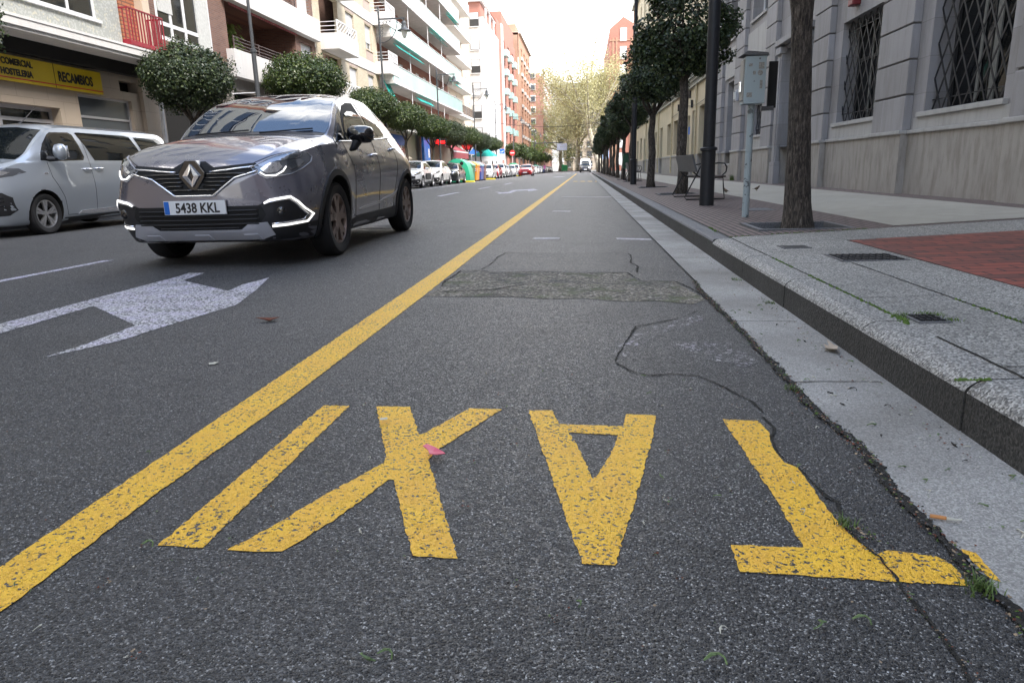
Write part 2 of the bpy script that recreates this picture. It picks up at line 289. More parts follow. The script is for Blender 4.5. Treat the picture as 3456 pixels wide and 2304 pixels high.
# ------------------------------------------------------------------ mesh helpers
def tag(o, label=None, cat=None, group=None, kind=None):
    if label: o['label'] = label
    if cat: o['category'] = cat
    if group: o['group'] = group
    if kind: o['kind'] = kind
    return o
def thing(name, loc, label, cat, group=None, rz=0):
    o = bpy.data.objects.new(name, None); C.objects.link(o); o.location = loc; o.rotation_euler = (0, 0, rz)
    o.empty_display_size = 0.2
    return tag(o, label, cat, group)
class MB:
    def __init__(s): s.v = []; s.f = []; s.mi = []
    def add(s, vs, fs, mi=0):
        n = len(s.v); s.v += [tuple(v) for v in vs]; s.f += [tuple(i + n for i in f) for f in fs]; s.mi += [mi] * len(fs); return s
    def box(s, x0, x1, y0, y1, z0, z1, mi=0):
        if x0 > x1: x0, x1 = x1, x0
        if y0 > y1: y0, y1 = y1, y0
        if z0 > z1: z0, z1 = z1, z0
        return s.add([(x0, y0, z0), (x1, y0, z0), (x1, y1, z0), (x0, y1, z0), (x0, y0, z1), (x1, y0, z1), (x1, y1, z1), (x0, y1, z1)],
                     [(0, 3, 2, 1), (4, 5, 6, 7), (0, 1, 5, 4), (1, 2, 6, 5), (2, 3, 7, 6), (3, 0, 4, 7)], mi)
    def quad(s, a, b, c, d, mi=0): return s.add([a, b, c, d], [(0, 1, 2, 3)], mi)
    def prism(s, pts, z0, z1, mi=0, ax='z'):
        n = len(pts)
        def P(a, b, h): return (a, b, h) if ax == 'z' else ((h, a, b) if ax == 'x' else (a, h, b))
        vs = [P(a, b, z0) for a, b in pts] + [P(a, b, z1) for a, b in pts]
        fs = [tuple(range(n))[::-1], tuple(range(n, 2 * n))] + [(i, (i + 1) % n, n + (i + 1) % n, n + i) for i in range(n)]
        return s.add(vs, fs, mi)
    def tube(s, pts, r, seg=8, mi=0, caps=True, closed=False):
        pts = [Vector(p) for p in pts]; n = len(pts)
        rs = r if isinstance(r, (list, tuple)) else [r] * n
        base = len(s.v); up = None
        for i, p in enumerate(pts):
            if closed: d = pts[(i + 1) % n] - pts[i - 1]
            else: d = pts[min(i + 1, n - 1)] - pts[max(i - 1, 0)]
            if d.length < 1e-9: d = Vector((0, 0, 1))
            d.normalize()
            if up is None:
                up = Vector((0, 0, 1)) if abs(d.z) < 0.9 else Vector((1, 0, 0))
            a = d.cross(up)
            if a.length < 1e-6: a = d.orthogonal()
            a.normalize(); b = a.cross(d).normalized(); up = b
            for k in range(seg):
                t = 2 * math.pi * k / seg; q = p + (a * math.cos(t) + b * math.sin(t)) * rs[i]; s.v.append(tuple(q))
        m = n if closed else n - 1
        for i in range(m):
            for k in range(seg):
                a0 = base + i * seg; a1 = base + ((i + 1) % n) * seg
                s.f.append((a0 + k, a0 + (k + 1) % seg, a1 + (k + 1) % seg, a1 + k)); s.mi.append(mi)
        if caps and not closed:
            s.f.append(tuple(base + k for k in range(seg))[::-1]); s.mi.append(mi)
            s.f.append(tuple(base + (n - 1) * seg + k for k in range(seg))); s.mi.append(mi)
        return s
    def lathe(s, prof, seg=20, mi=0, ax='z', c=(0, 0, 0)):
        base = len(s.v); n = len(prof)
        for r, h in prof:
            for k in range(seg):
                t = 2 * math.pi * k / seg; a = r * math.cos(t); b = r * math.sin(t)
                p = (a, b, h) if ax == 'z' else ((h, a, b) if ax == 'x' else (a, h, b))
                s.v.append((p[0] + c[0], p[1] + c[1], p[2] + c[2]))
        for i in range(n - 1):
            for k in range(seg):
                s.f.append((base + i * seg + k, base + i * seg + (k + 1) % seg, base + (i + 1) * seg + (k + 1) % seg, base + (i + 1) * seg + k)); s.mi.append(mi)
        return s
    def xf(s, m, start=0):
        for i in range(start, len(s.v)): s.v[i] = tuple(m @ Vector(s.v[i]))
        return s
    def build(s, name, mat, parent=None, smooth=False, bevel=0, loc=None, weld=False):
        me = bpy.data.meshes.new(name); me.from_pydata(s.v, [], s.f); 
        mats = mat if isinstance(mat, (list, tuple)) else [mat]
        for m_ in mats: me.materials.append(m_)
        if len(mats) > 1: me.polygons.foreach_set('material_index', s.mi)
        bm = bmesh.new(); bm.from_mesh(me)
        if weld: bmesh.ops.remove_doubles(bm, verts=bm.verts, dist=1e-5)
        bmesh.ops.recalc_face_normals(bm, faces=bm.faces)
        if bevel: bmesh.ops.bevel(bm, geom=[e for e in bm.edges if len(e.link_faces) == 2 and e.calc_face_angle(0) > 0.6], offset=bevel, segments=2, profile=0.6, affect='EDGES', clamp_overlap=True)
        bm.to_mesh(me); bm.free()
        if smooth: 
            me.shade_smooth() if hasattr(me, 'shade_smooth') else None
            if smooth == 'auto': me.set_sharp_from_angle(angle=R_(38))
        o = bpy.data.objects.new(name, me); C.objects.link(o)
        if parent: o.parent = parent
        if loc: o.location = loc
        return o
def copy_tree(o, parent=None, mats=None):
    c = o.copy(); C.objects.link(c); c.parent = parent
    if mats and c.type == 'MESH':
        for i, m_ in enumerate(c.data.materials):
            if m_ in mats:
                key = (c.data.name, mats[m_].name)
                if key not in MCACHE:
                    d = c.data.copy()
                    for j, q in enumerate(d.materials):
                        if q in mats: d.materials[j] = mats[q]
                    MCACHE[key] = d
                c.data = MCACHE[key]; break
    for ch in list(o.children): copy_tree(ch, c, mats)
    return c
MCACHE = {}
def text_bm(txt, size, depth=0.004, font_scale_x=1.0, bold=0.0):
    cu = bpy.data.curves.new('txt', 'FONT'); cu.body = txt; cu.size = size; cu.extrude = depth; cu.offset = bold; cu.align_x = 'CENTER'; cu.resolution_u = 3
    ob = bpy.data.objects.new('txt', cu); C.objects.link(ob)
    dg = bpy.context.evaluated_depsgraph_get(); dg.update()
    me = bpy.data.meshes.new_from_object(ob.evaluated_get(dg))
    vs = [(v.co.x * font_scale_x, v.co.y, v.co.z) for v in me.vertices]; fs = [tuple(p.vertices) for p in me.polygons]
    bpy.data.objects.remove(ob); bpy.data.curves.remove(cu); bpy.data.meshes.remove(me)
    return vs, fs
def text_part(txt, size, mat, parent, mtx, name='lettering', depth=0.003, sx=1.0, bold=0.0):
    vs, fs = text_bm(txt, size, depth, sx, bold); mb = MB(); mb.add(vs, fs); mb.xf(mtx)
    return mb.build(name, mat, parent)
# frames: text plane facing -Y (seen from camera), facing +X (left facades), facing -X (right facades)
def face_negY(x, y, z): return Matrix(((1, 0, 0, x), (0, 0, -1, y), (0, 1, 0, z), (0, 0, 0, 1)))
def face_posX(x, y, z): return Matrix(((0, 0, 1, x), (1, 0, 0, y), (0, 1, 0, z), (0, 0, 0, 1)))
# ------------------------------------------------------------------ ground profile (real camber of the street)
ZX = [-70, -14.5, -11.12, -11.1, -9.2, -4, -1.1, 1.06, 1.065, 5.6, 70]
ZZ = [0.12, 0.07, 0.0, -0.15, -0.13, 0, 0, -0.05, 0.08, 0.18, 0.2]
def zr(x):
    for i in range(len(ZX) - 1):
        if x <= ZX[i + 1]:
            return ZZ[i] + (ZZ[i + 1] - ZZ[i]) * (x - ZX[i]) / (ZX[i + 1] - ZX[i])
    return ZZ[-1]
def sheet(poly, mat, name, dz=0.004, step=0.5, parent=None, holes=None):
    """polygon on the ground, cut along the cross-slope lines and draped on it"""
    bm = bmesh.new()
    f = bm.faces.new([bm.verts.new((x, y, 0)) for x, y in poly])
    for h in (holes or []):
        pass
    bmesh.ops.triangulate(bm, faces=bm.faces[:])
    xs = [p[0] for p in poly]
    for cx in [c for c in ZX if min(xs) < c < max(xs)]:
        bmesh.ops.bisect_plane(bm, geom=bm.verts[:] + bm.edges[:] + bm.faces[:], plane_co=(cx, 0, 0), plane_no=(1, 0, 0))
    for v in bm.verts: v.co.z = zr(v.co.x) + dz
    bmesh.ops.recalc_face_normals(bm, faces=bm.faces)
    for f in bm.faces:
        if f.normal.z < 0: f.normal_flip()
    me = bpy.data.meshes.new(name); bm.to_mesh(me); bm.free(); me.materials.append(mat)
    o = bpy.data.objects.new(name, me); C.objects.link(o)
    if parent: o.parent = parent
    return o
# ================================================================== SETTING: ground, road, kerbs
rnd = random.Random(7)
def brick_swapped(name, c1, c2, mort, bw, bh, ms, rough, bumpd, stain):
    t = NT(name); tcn = t.n('TexCoord'); sp = t.n('SeparateXYZ'); cb = t.n('CombineXYZ'); t.l(tcn.outputs['Object'], sp.inputs[0])
    t.l(sp.outputs['Y'], cb.inputs['X']); t.l(sp.outputs['X'], cb.inputs['Y'])
    b = t.n('TexBrick'); t.l(cb.outputs[0], b.inputs['Vector'])
    b.inputs['Color1'].default_value = (*c1, 1); b.inputs['Color2'].default_value = (*c2, 1); b.inputs['Mortar'].default_value = (*mort, 1)
    b.inputs['Scale'].default_value = 1.0; b.inputs['Mortar Size'].default_value = ms; b.inputs['Brick Width'].default_value = bw; b.inputs['Row Height'].default_value = bh
    n = t.noise(1.2, 6); c = t.mix(t.math('MULTIPLY', t.ramp(n, [(0.4, 0), (0.75, 1)]), stain), b.outputs['Color'], tuple(x * 0.6 for x in c1))
    c = t.mix(t.ramp(t.noise(90, 3), [(0.35, 0.25), (0.6, 0)]), c, (0.05, 0.04, 0.035))
    return t.fin(c, rough, 0, t.bump(t.math('SUBTRACT', 1.0, b.outputs['Fac']), 0.8, bumpd))
M['tile'] = brick_swapped('ribbed_brown_tile_row', (0.20, 0.14, 0.122), (0.165, 0.118, 0.105), (0.03, 0.025, 0.022), 0.4, 0.066, 0.014, 0.75, 0.005, 0.45)
g = MB().quad((-900, -300, -0.4), (900, -300, -0.4), (900, 1500, -0.4), (-900, 1500, -0.4)).build('ground', M['asphalt']); tag(g, kind='structure')
def strip(name, x0, x1, y0, y1, mat, dz=0.0, ny=1):
    mb = MB(); xs = [x0] + [c for c in ZX if x0 < c < x1] + [x1]
    for a, b in zip(xs[:-1], xs[1:]):
        for k in range(ny):
            ya = y0 + (y1 - y0) * k / ny; yb = y0 + (y1 - y0) * (k + 1) / ny
            mb.quad((a, ya, zr(a) + dz), (b, ya, zr(b) + dz), (b, yb, zr(b) + dz), (a, yb, zr(a) + dz))
    return mb, name, mat
def st(name, mb, mat): return tag(mb.build(name, mat), kind='structure')
mb, _, _ = strip('road', -11.1, 1.06, -30, 260, M['asphalt']); st('road', mb, M['asphalt'])
# side street beyond the kerb end
st('side_street', MB().quad((1.06, 100, -0.046), (60, 100, -0.046), (60, 112, -0.046), (1.06, 112, -0.046)), M['asphalt'])
mb, _, _ = strip('gutter', 0.745, 1.06, -6, 100, M['gutter'], 0.006); mb.quad((1.06, -6, -0.044), (1.10, -6, -0.044), (1.10, 100, -0.044), (1.06, 100, -0.044)); st('gutter', mb, M['gutter'])
# kerb stones, right
mb = MB(); joints = [-5.9, -4.9, -3.9, -2.9, -1.9, -0.9, 0.0, 0.9, 1.98, 2.74, 3.80, 4.81, 5.97]
def kerbstone(mb, ya, yb, prof, ft, fc):
    ya += 0.004; yb -= 0.004; n = len(prof)
    vs = [(x, ya, z) for x, z in prof] + [(x, yb, z) for x, z in prof]
    for i in range(n - 1): mb.add([vs[i], vs[i + 1], vs[n + i + 1], vs[n + i]], [(0, 1, 2, 3)], fc if i == 0 else ft)
    mb.add(vs[:n], [tuple(range(n))], fc); mb.add(vs[n:], [tuple(range(n))], fc)
for a, b in zip(joints[:-1], joints[1:]):
    j = rnd.uniform(-0.003, 0.003)
    kerbstone(mb, a, b, [(1.087 + j, -0.2), (1.087 + j, 0.074), (1.094 + j, 0.088), (1.112, 0.104), (1.135, 0.1135), (1.244, 0.1165), (1.244, -0.2)], 0, 1)
y = 5.97
while y < 100:
    kerbstone(mb, y, y + 1.0, [(1.087, -0.2), (1.087, 0.09), (1.094, 0.105), (1.106, 0.112), (1.244, 0.1155), (1.244, -0.2)], 2, 3); y += 1.0
k = mb.build('kerb', [M['kerb_top'], M['kerb_face'], M['kerb_dark'], M['kerb_face']]); tag(k, kind='structure')
mb = MB().box(-11.34, -11.1, -30, 230, -0.3, 0.0); st('left_kerb', mb, M['kerb_dark'])
mb, _, _ = strip('left_pavement', -14.5, -11.34, -30, 230, M['left_pave'], 0.0); st('left_pavement', mb, M['left_pave'])
# right pavement pieces
PITS = [(2.11, 7.2), (2.15, 16.1), (2.07, 21.65), (2.05, 30.6), (2.02, 36.4), (2.0, 42.2), (2.0, 48.2), (2.0, 54.2), (2.0, 60.5), (2.0, 67.0), (2.0, 74.0), (2.0, 81.0), (2.0, 88.5), (2.0, 95.0)]
def S(name, poly, mat, dz=0.0):
    o = sheet(poly, mat, name, dz); return tag(o, kind='structure')
S('pavement_granite', [(1.30, -6), (2.135, -6), (2.115, 5.80), (5.6, 6.38), (5.6, 7.28), (1.30, 6.362)], M['slab'])
S('pavement_red_brick', [(2.14, -6), (5.6, -6), (5.6, 6.375), (2.12, 5.795)], M['red_brick_paving'])
def yline(x): return 6.37 + (x - 1.30) * (7.29 - 6.37) / 4.3
S('pavement_tile', [(1.30, yline(1.3)), (1.66, yline(1.66)), (1.66, 100), (1.30, 100)], M['tile'])
S('pavement_tile', [(2.56, yline(2.56)), (5.6, yline(5.6)), (5.6, 100), (2.56, 100)], M['tile'])
ys = []
for px, py in PITS: ys.append((py - 0.42, py + 0.42))
prev = None
for i, (a, b) in enumerate(ys):
    lo = (yline(1.66), yline(2.56)) if i == 0 else (ys[i - 1][1],) * 2
    S('pavement_tile', [(1.66, lo[0]), (2.56, lo[1]), (2.56, a), (1.66, a)], M['tile'])
S('pavement_tile', [(1.66, ys[-1][1]), (2.56, ys[-1][1]), (2.56, 100), (1.66, 100)], M['tile'])
S('pavement_pale_paving', [(2.90, 6.83), (4.83, 7.24), (4.83, 100), (2.96, 100)], M['tile_pale'], 0.004)
for (a, b) in ys:
    mb = MB(); z0 = 0.02
    mb.quad((1.66, a, z0), (2.56, a, z0), (2.56, b, z0), (1.66, b, z0))
    d = mb.build('tree_pit_soil', M['dirt']); tag(d, kind='structure')
    mb = MB(); w_ = 0.05
    for (xa, xb, ya, yb) in ((1.66, 2.56, a, a + w_), (1.66, 2.56, b - w_, b), (1.66, 1.66 + w_, a + w_, b - w_), (2.56 - w_, 2.56, a + w_, b - w_)):
        mb.box(xa, xb, ya, yb, -0.1, 0.113)
    d = mb.build('tree_pit_rim', M['kerb_dark']); tag(d, kind='structure')
# pavement joints
mb = MB()
def jline(mb, pts, w, dz=0.003, jit=0.0, seg=0.05):
    """thin dark line on the ground"""
    P = []; st_ = [0.0, 0.0]
    for a, b in zip(pts[:-1], pts[1:]):
        n = max(1, int(math.hypot(b[0] - a[0], b[1] - a[1]) / seg))
        for i in range(n): P.append((a[0] + (b[0] - a[0]) * i / n, a[1] + (b[1] - a[1]) * i / n))
    P.append(pts[-1]); Q = []
    for i, (x, y) in enumerate(P):
        a = P[max(0, i - 1)]; b = P[min(len(P) - 1, i + 1)]; dx, dy = b[0] - a[0], b[1] - a[1]; l = math.hypot(dx, dy) or 1
        nx, ny = -dy / l, dx / l; st_[0] = st_[0] * .75 + rnd.uniform(-jit, jit) * .45; st_[1] = st_[1] * .8 + rnd.uniform(-jit, jit) * .45
        ww = w * max(.25, 1 + st_[0]); o = w * st_[1]
        Q.append(((x + nx * (o + ww / 2), y + ny * (o + ww / 2)), (x + nx * (o - ww / 2), y + ny * (o - ww / 2))))
    for (a, b), (c, d) in zip(Q[:-1], Q[1:]):
        mb.quad((*a, zr(a[0]) + dz), (*b, zr(b[0]) + dz), (*d, zr(d[0]) + dz), (*c, zr(c[0]) + dz))
jline(mb, [(1.299, -6), (1.301, 2.6)], 0.013, 0.0032, 0.35); jline(mb, [(1.301, 3.05), (1.302, 6.36)], 0.010, 0.0032, 0.3)
jline(mb, [(1.302, 6.4), (1.302, 100)], 0.010, 0.003, 0.1, 2.0)
jline(mb, [(1.72, -6), (1.70, 4.55)], 0.007, 0.0032, 0.3)
for yy, xa, xb in ((4.57, 1.31, 1.66), (4.57, 2.06, 2.11), (3.38, 1.31, 1.70), (2.84, 1.72, 2.13), (2.2, 1.31, 1.7), (1.6, 1.72, 2.1), (1.05, 1.31, 1.7), (5.2, 1.31, 2.1), (5.84, 1.31, 2.1)): jline(mb, [(xa, yy), (xb, yy)], 0.006, 0.0032, 0.3)
jline(mb, [(1.302, 6.362), (5.5, 7.26)], 0.010, 0.0032, 0.3)
for x in (3.0, 4.0, 5.0): jline(mb, [(x, 5.95 + (x - 3) * 0.16), (x + 0.02, 6.70 + (x - 3) * 0.2)], 0.006, 0.0032, 0.3)
jline(mb, [(2.135, -6), (2.116, 5.8)], 0.008, 0.0032, 0.3); jline(mb, [(2.12, 5.797), (5.5, 6.36)], 0.008, 0.0032, 0.3)
tag(mb.build('pavement_joints', M['crack']), kind='structure')
# road defects: cracks, seams, the old patch
S('road_patch', [(-0.78, 5.14), (-0.74, 5.5), (-0.75, 5.9), (-0.71, 6.2), (-0.2, 6.22), (0.403, 6.26), (0.41, 5.7), (0.39, 5.1)], M['asphalt_new'], 0.0012)
S('worn_road_base', [(-0.926, 5.08), (-0.8, 5.10), (-0.641, 5.00), (-0.4, 5.06), (0.0, 5.03), (0.318, 5.06), (0.34, 4.85), (0.371, 4.70), (0.612, 4.685), (0.662, 4.335), (0.70, 4.15), (0.702, 4.01), (0.611, 3.88), (0.42, 3.97), (0.219, 3.93), (0.0, 4.01), (-0.22, 3.97), (-0.437, 4.03), (-0.7, 3.99), (-0.959, 4.01), (-0.92, 4.3), (-0.95, 4.55), (-0.909, 4.75)], M['subbase'], 0.002)
mb = MB()
def crack(pts, w, dz=0.0035, jit=0.9, seg=0.012): jline(mb, pts, w, dz, jit, seg)
crack([(-0.93, 4.35), (-0.95, 4.6), (-0.92, 4.9), (-0.926, 5.08), (-0.8, 5.1), (-0.641, 5.0), (-0.4, 5.06), (0.0, 5.03), (0.318, 5.06), (0.36, 4.85), (0.38, 4.71), (0.612, 4.685), (0.68, 4.45), (0.72, 4.1), (0.735, 3.6)], 0.010)
crack([(-0.78, 5.14), (-0.74, 5.5), (-0.75, 5.9), (-0.71, 6.2), (-0.2, 6.24), (0.2, 6.25), (0.403, 6.26)], 0.008)
crack([(0.39, 5.08), (0.42, 5.4), (0.37, 5.6), (0.41, 5.9), (0.40, 6.25)], 0.012, jit=1.0)
crack([(-0.9, 4.15), (-0.6, 4.25), (-0.35, 4.5)], 0.012)
crack([(0.611, 3.685), (0.46, 3.46), (0.25, 3.287), (0.19, 3.0), (0.15, 2.8), (0.12, 2.65)], 0.006, jit=0.9)
crack([(0.127, 2.627), (0.17, 2.526), (0.242, 2.47), (0.347, 2.50), (0.422, 2.486), (0.495, 2.344), (0.55, 2.2), (0.56, 2.1)], 0.006, jit=1.1)
crack([(0.548, 2.06), (0.556, 1.965), (0.53, 1.9), (0.524, 1.80), (0.526, 1.731), (0.545, 1.697), (0.552, 1.64), (0.56, 1.55), (0.583, 1.50), (0.571, 1.449), (0.556, 1.39), (0.562, 1.328), (0.582, 1.273), (0.579, 1.189), (0.576, 1.137), (0.584, 1.084), (0.588, 1.026), (0.586, 0.994), (0.577, 0.932), (0.58, 0.8), (0.59, 0.6)], 0.007, jit=0.9, seg=0.012)
crack([(-11, 12.9), (-1.2, 12.95)], 0.006, seg=0.4); crack([(-5.5, 5.6), (-1.2, 5.62)], 0.004, seg=0.3)
tag(mb.build('road_cracks', M['crack']), kind='structure')
mb = MB()
seam = [(0.755, 0.5), (0.745, 0.9), (0.728, 1.063), (0.732, 1.141), (0.726, 1.209), (0.742, 1.296), (0.736, 1.39), (0.734, 1.5), (0.736, 1.627), (0.755, 1.753), (0.748, 1.881), (0.726, 2.108), (0.72, 2.234), (0.735, 2.4), (0.74, 2.8), (0.74, 3.2), (0.738, 3.56), (0.73, 3.9), (0.722, 4.3), (0.745, 4.7)]
jline(mb, seam, 0.024, 0.0085, 0.6, 0.007); jline(mb, [(0.748, 4.7), (0.745, 7.7), (0.745, 40)], 0.008, 0.009, 0.3, 0.3)
tag(mb.build('gutter_seam', M['crack']), kind='structure')
mb = MB()
for yy in (2.42, 3.42, 5.9, 8.3): jline(mb, [(0.75, yy), (0.9, yy + 0.02), (1.055, yy + 0.03)], 0.005, 0.0085, 0.9, 0.02)
tag(mb.build('gutter_cracks', M['crack']), kind='structure')
# low stone aggregate spilling along the seam and tan patch: stuff
def scatter_bits(name, spots, mats, label, kind='stuff'):
    """spots: (x,y,z,size,shape) small irregular flakes; several materials by index"""
    mb = MB()
    for x, y, z, s, fl in spots:
        k = rnd.randrange(3, 6); a0 = rnd.uniform(0, 6.28); el = rnd.uniform(0.35, 1.0); ca, sa = math.cos(a0), math.sin(a0)
        pts = []
        for i in range(k):
            a = 6.283 * i / k + rnd.uniform(-0.3, 0.3); px = math.cos(a) * s; py = math.sin(a) * s * el
            pts.append((x + px * ca - py * sa, y + px * sa + py * ca, z + rnd.uniform(0.15, 1.0) * s * fl))
        c = (x, y, z + s * fl * 1.2); mi = rnd.randrange(len(mats)); n = len(pts)
        mb.add([c] + pts + [(x, y, z)], [(0, 1 + i, 1 + (i + 1) % n) for i in range(n)], mi)
    return tag(mb.build(name, mats), label, name.replace('_', ' '), kind=kind)
lit_b = simple('dry_brown_scale', (0.16, 0.05, 0.025), 0.9, var=0.5, scale=30); lit_t = simple('tan_flake', (0.30, 0.22, 0.14), 0.9, var=0.4, scale=30)
lit_g = simple('fallen_green_leaf', (0.13, 0.19, 0.07), 0.6, var=0.4, scale=30); lit_w = simple('pale_petal', (0.55, 0.52, 0.42), 0.8, scale=30)
lit_d = simple('dark_crumb', (0.02, 0.017, 0.013), 0.95, var=0.5, scale=30); grit = simple('grey_grit', (0.13, 0.125, 0.12), 0.9, var=0.6, scale=60)
def along(pts, n, sp, smin, smax, fl=0.5, near=0.0):
    out = []; seg = []; tot = 0
    for a, b in zip(pts[:-1], pts[1:]): l = math.hypot(b[0] - a[0], b[1] - a[1]); seg.append((tot, l, a, b)); tot += l
    for _ in range(n):
        d = rnd.random() * tot
        for t0, l, a, b in seg:
            if t0 <= d <= t0 + l:
                f = (d - t0) / l if l else 0; x = a[0] + (b[0] - a[0]) * f + rnd.gauss(0, sp); y = a[1] + (b[1] - a[1]) * f + rnd.gauss(0, sp)
                out.append((x, y, zr(x) + 0.006, rnd.uniform(smin, smax), fl)); break
    return out
scatter_bits('seam_crumbs', along(seam, 2600, 0.011, 0.0014, 0.0055, 0.8) + along([(0.56, 1.62), (0.555, 1.35), (0.58, 1.25), (0.578, 1.1), (0.586, 0.95), (0.58, 0.7)], 330, 0.006, 0.001, 0.0028) + along([(0.60, 1.33), (0.56, 1.40)], 160, 0.012, 0.001, 0.004), [lit_d, lit_d, lit_b, grit, M['moss'], lit_t], 'dark crumbs and dried blossom scales packed along the gutter seam')
sp = []
for _ in range(520):
    x = rnd.uniform(-2.2, 0.7) if rnd.random() < 0.75 else rnd.uniform(-5.5, 0.7); y = rnd.uniform(0.75, 4.5) if rnd.random() < .8 else rnd.uniform(0.75, 9)
    sp.append((x, y, zr(x) + 0.004, rnd.uniform(0.0012, 0.0038), 0.5))
for _ in range(60):
    cx_, cy_ = rnd.uniform(-1.3, .72), rnd.uniform(.8, 2.6)
    for _k in range(rnd.randrange(3, 8)): sp.append((cx_ + rnd.gauss(0, .007), cy_ + rnd.gauss(0, .007), zr(cx_) + .004, rnd.uniform(.0016, .0045), .7))
for _ in range(380):
    x = 1.055 - abs(rnd.gauss(0, 0.06)); y = rnd.uniform(0.9, 7.0)
    sp.append((x, y, zr(x) + 0.008, rnd.uniform(0.0015, 0.006), 0.6))
for _ in range(140):
    x = rnd.uniform(0.76, 1.05); sp.append((x, rnd.uniform(0.8, 8), zr(x) + 0.008, rnd.uniform(0.001, 0.0045), 0.5))
for _ in range(90):
    x = rnd.uniform(1.1, 2.4); sp.append((x, rnd.uniform(1.5, 6), zr(x) + 0.004, rnd.uniform(0.001, 0.004), 0.4))
scatter_bits('blossom_litter', sp, [lit_b, lit_b, lit_t, lit_g, lit_w, lit_d], 'small dry blossom scales and green flower stalks scattered on the road and gutter')
# little curled leaves and stalks (too many to count): stuff
mb = MB()
def stalk(x, y, s, a, mi):
    z = zr(x) + 0.006; pts = [(x + math.cos(a + i * 0.35) * s * i / 4, y + math.sin(a + i * 0.35) * s * i / 4, z + 0.25 * s * math.sin(i * 0.8)) for i in range(5)]
    mb.tube(pts, [s * 0.05, s * 0.05, s * 0.06, s * 0.1, s * 0.04], 4, mi)
    mb.tube([pts[3], (pts[3][0] + s * 0.2, pts[3][1] - s * 0.15, pts[3][2] + s * 0.1)], [s * 0.09, s * 0.03], 4, mi)
for _ in range(34):
    x = rnd.uniform(-1.2, 0.72); stalk(x, rnd.uniform(0.8, 2.6), rnd.uniform(0.010, 0.022), rnd.uniform(0, 6.3), rnd.choice([0, 0, 1]))
for _ in range(45):
    x = rnd.uniform(0.78, 1.04); stalk(x, rnd.uniform(1.0, 4.0), rnd.uniform(0.015, 0.03), rnd.uniform(0, 6.3), rnd.choice([0, 1, 2]))
for px, py, s in ((-0.99, 0.86, .05), (-0.875, 1.165, .03), (-0.35, 0.9, .03), (-0.30, 0.89, .03), (0.22, 0.93, .035), (0.38, 1.03, .03), (0.48, 1.05, .03), (-0.01, 1.05, .02), (0.30, 1.5, .02), (-0.12, 0.8, 0.03)):
    stalk(px, py, s, rnd.uniform(0, 6), 0)
tag(mb.build('flower_stalks', [lit_g, lit_w, lit_d]), 'little green and white flower stalks lying about the asphalt', 'flower stalks', kind='stuff')
# grass tufts
def tuft(x, y, n, h, sp, label, mat='grass', z=None):
    mb = MB(); z0 = (zr(x) + 0.004) if z is None else z
    for _ in range(n):
        bx = rnd.gauss(0, sp); by = rnd.gauss(0, sp); a = rnd.uniform(0, 6.283); hh = h * rnd.uniform(0.4, 1.1); ln = hh * rnd.uniform(0.2, 0.9)
        w_ = 0.0012 + 0.02 * hh; px, py = -math.sin(a) * w_, math.cos(a) * w_; q = []
        for i in range(4):
            f = i / 3; q.append((bx + math.cos(a) * ln * f * f, by + math.sin(a) * ln * f * f, hh * f * (1 - 0.25 * f)))
        vs = []
        for i, (ax, ay, az) in enumerate(q): k = 1 - i / 3.2; vs += [(ax - px * k, ay - py * k, az), (ax + px * k, ay + py * k, az)]
        mb.add(vs, [(0, 1, 3, 2), (2, 3, 5, 4), (4, 5, 7, 6)])
    return tag(mb.build('grass_tuft', M[mat], loc=(x, y, z0)), label, 'grass tuft', 'grass tufts in the cracks')
tuft(0.557, 1.395, 60, 0.024, 0.010, 'small green grass tuft in the crack beside the stem of the yellow T')
tuft(0.715, 1.175, 95, 0.037, 0.013, 'larger grass tuft at the gutter edge by the tip of the T crossbar')
tuft(0.722, 2.33, 50, 0.025, 0.016, 'sparse grass tuft at the far part of the gutter seam')
tuft(1.045, 3.92, 50, 0.03, 0.014, 'tuft of weeds at the foot of the kerb by a joint')
tuft(1.03, 4.75, 40, 0.03, 0.02, 'small brownish weed tuft at the kerb foot farthest along')
def moss(pts, w, n):
    mb = MB()
    for x, y, z, s, fl in along(pts, n, w, 0.0025, 0.007, 0.9): mb.add([(x - s, y - s, z - .005), (x + s, y - s * .6, z - .005), (x + s * .8, y + s, z - .005), (x - s, y + s * .7, z - .005), (x, y, z + s * 0.5)], [(0, 1, 4), (1, 2, 4), (2, 3, 4), (3, 0, 4)])
    return mb
mb = moss([(1.30, 3.0), (1.302, 4.1)], 0.004, 120)
for p in (moss([(1.302, 4.4), (1.302, 4.9)], 0.003, 60), moss([(1.70, 2.6), (1.70, 3.3)], 0.004, 50), moss([(1.7, 6.47), (2.6, 6.66)], 0.006, 90), moss([(1.31, 6.37), (1.5, 6.42)], 0.006, 30), moss([(1.1, 2.07), (1.2, 2.07)], 0.004, 30), moss([(1.29, 2.8), (1.31, 2.98)], 0.010, 60), moss([(1.29, 6.9), (1.31, 7.4)], 0.01, 80)):
    mb.add(p.v, p.f)
tag(mb.build('joint_moss', M['moss']), 'bright green moss growing in the pavement joints', 'moss', kind='stuff')
tuft(1.33, 2.96, 90, 0.016, 0.02, 'bright green mossy tuft on the left edge of the small square cover', 'moss')
tuft(1.44, 2.96, 120, 0.018, 0.024, 'bright green mossy tuft behind the small square cover', 'moss')
tuft(1.475, 2.85, 70, 0.015, 0.016, 'bright green mossy tuft at the right corner of the small square cover', 'moss')
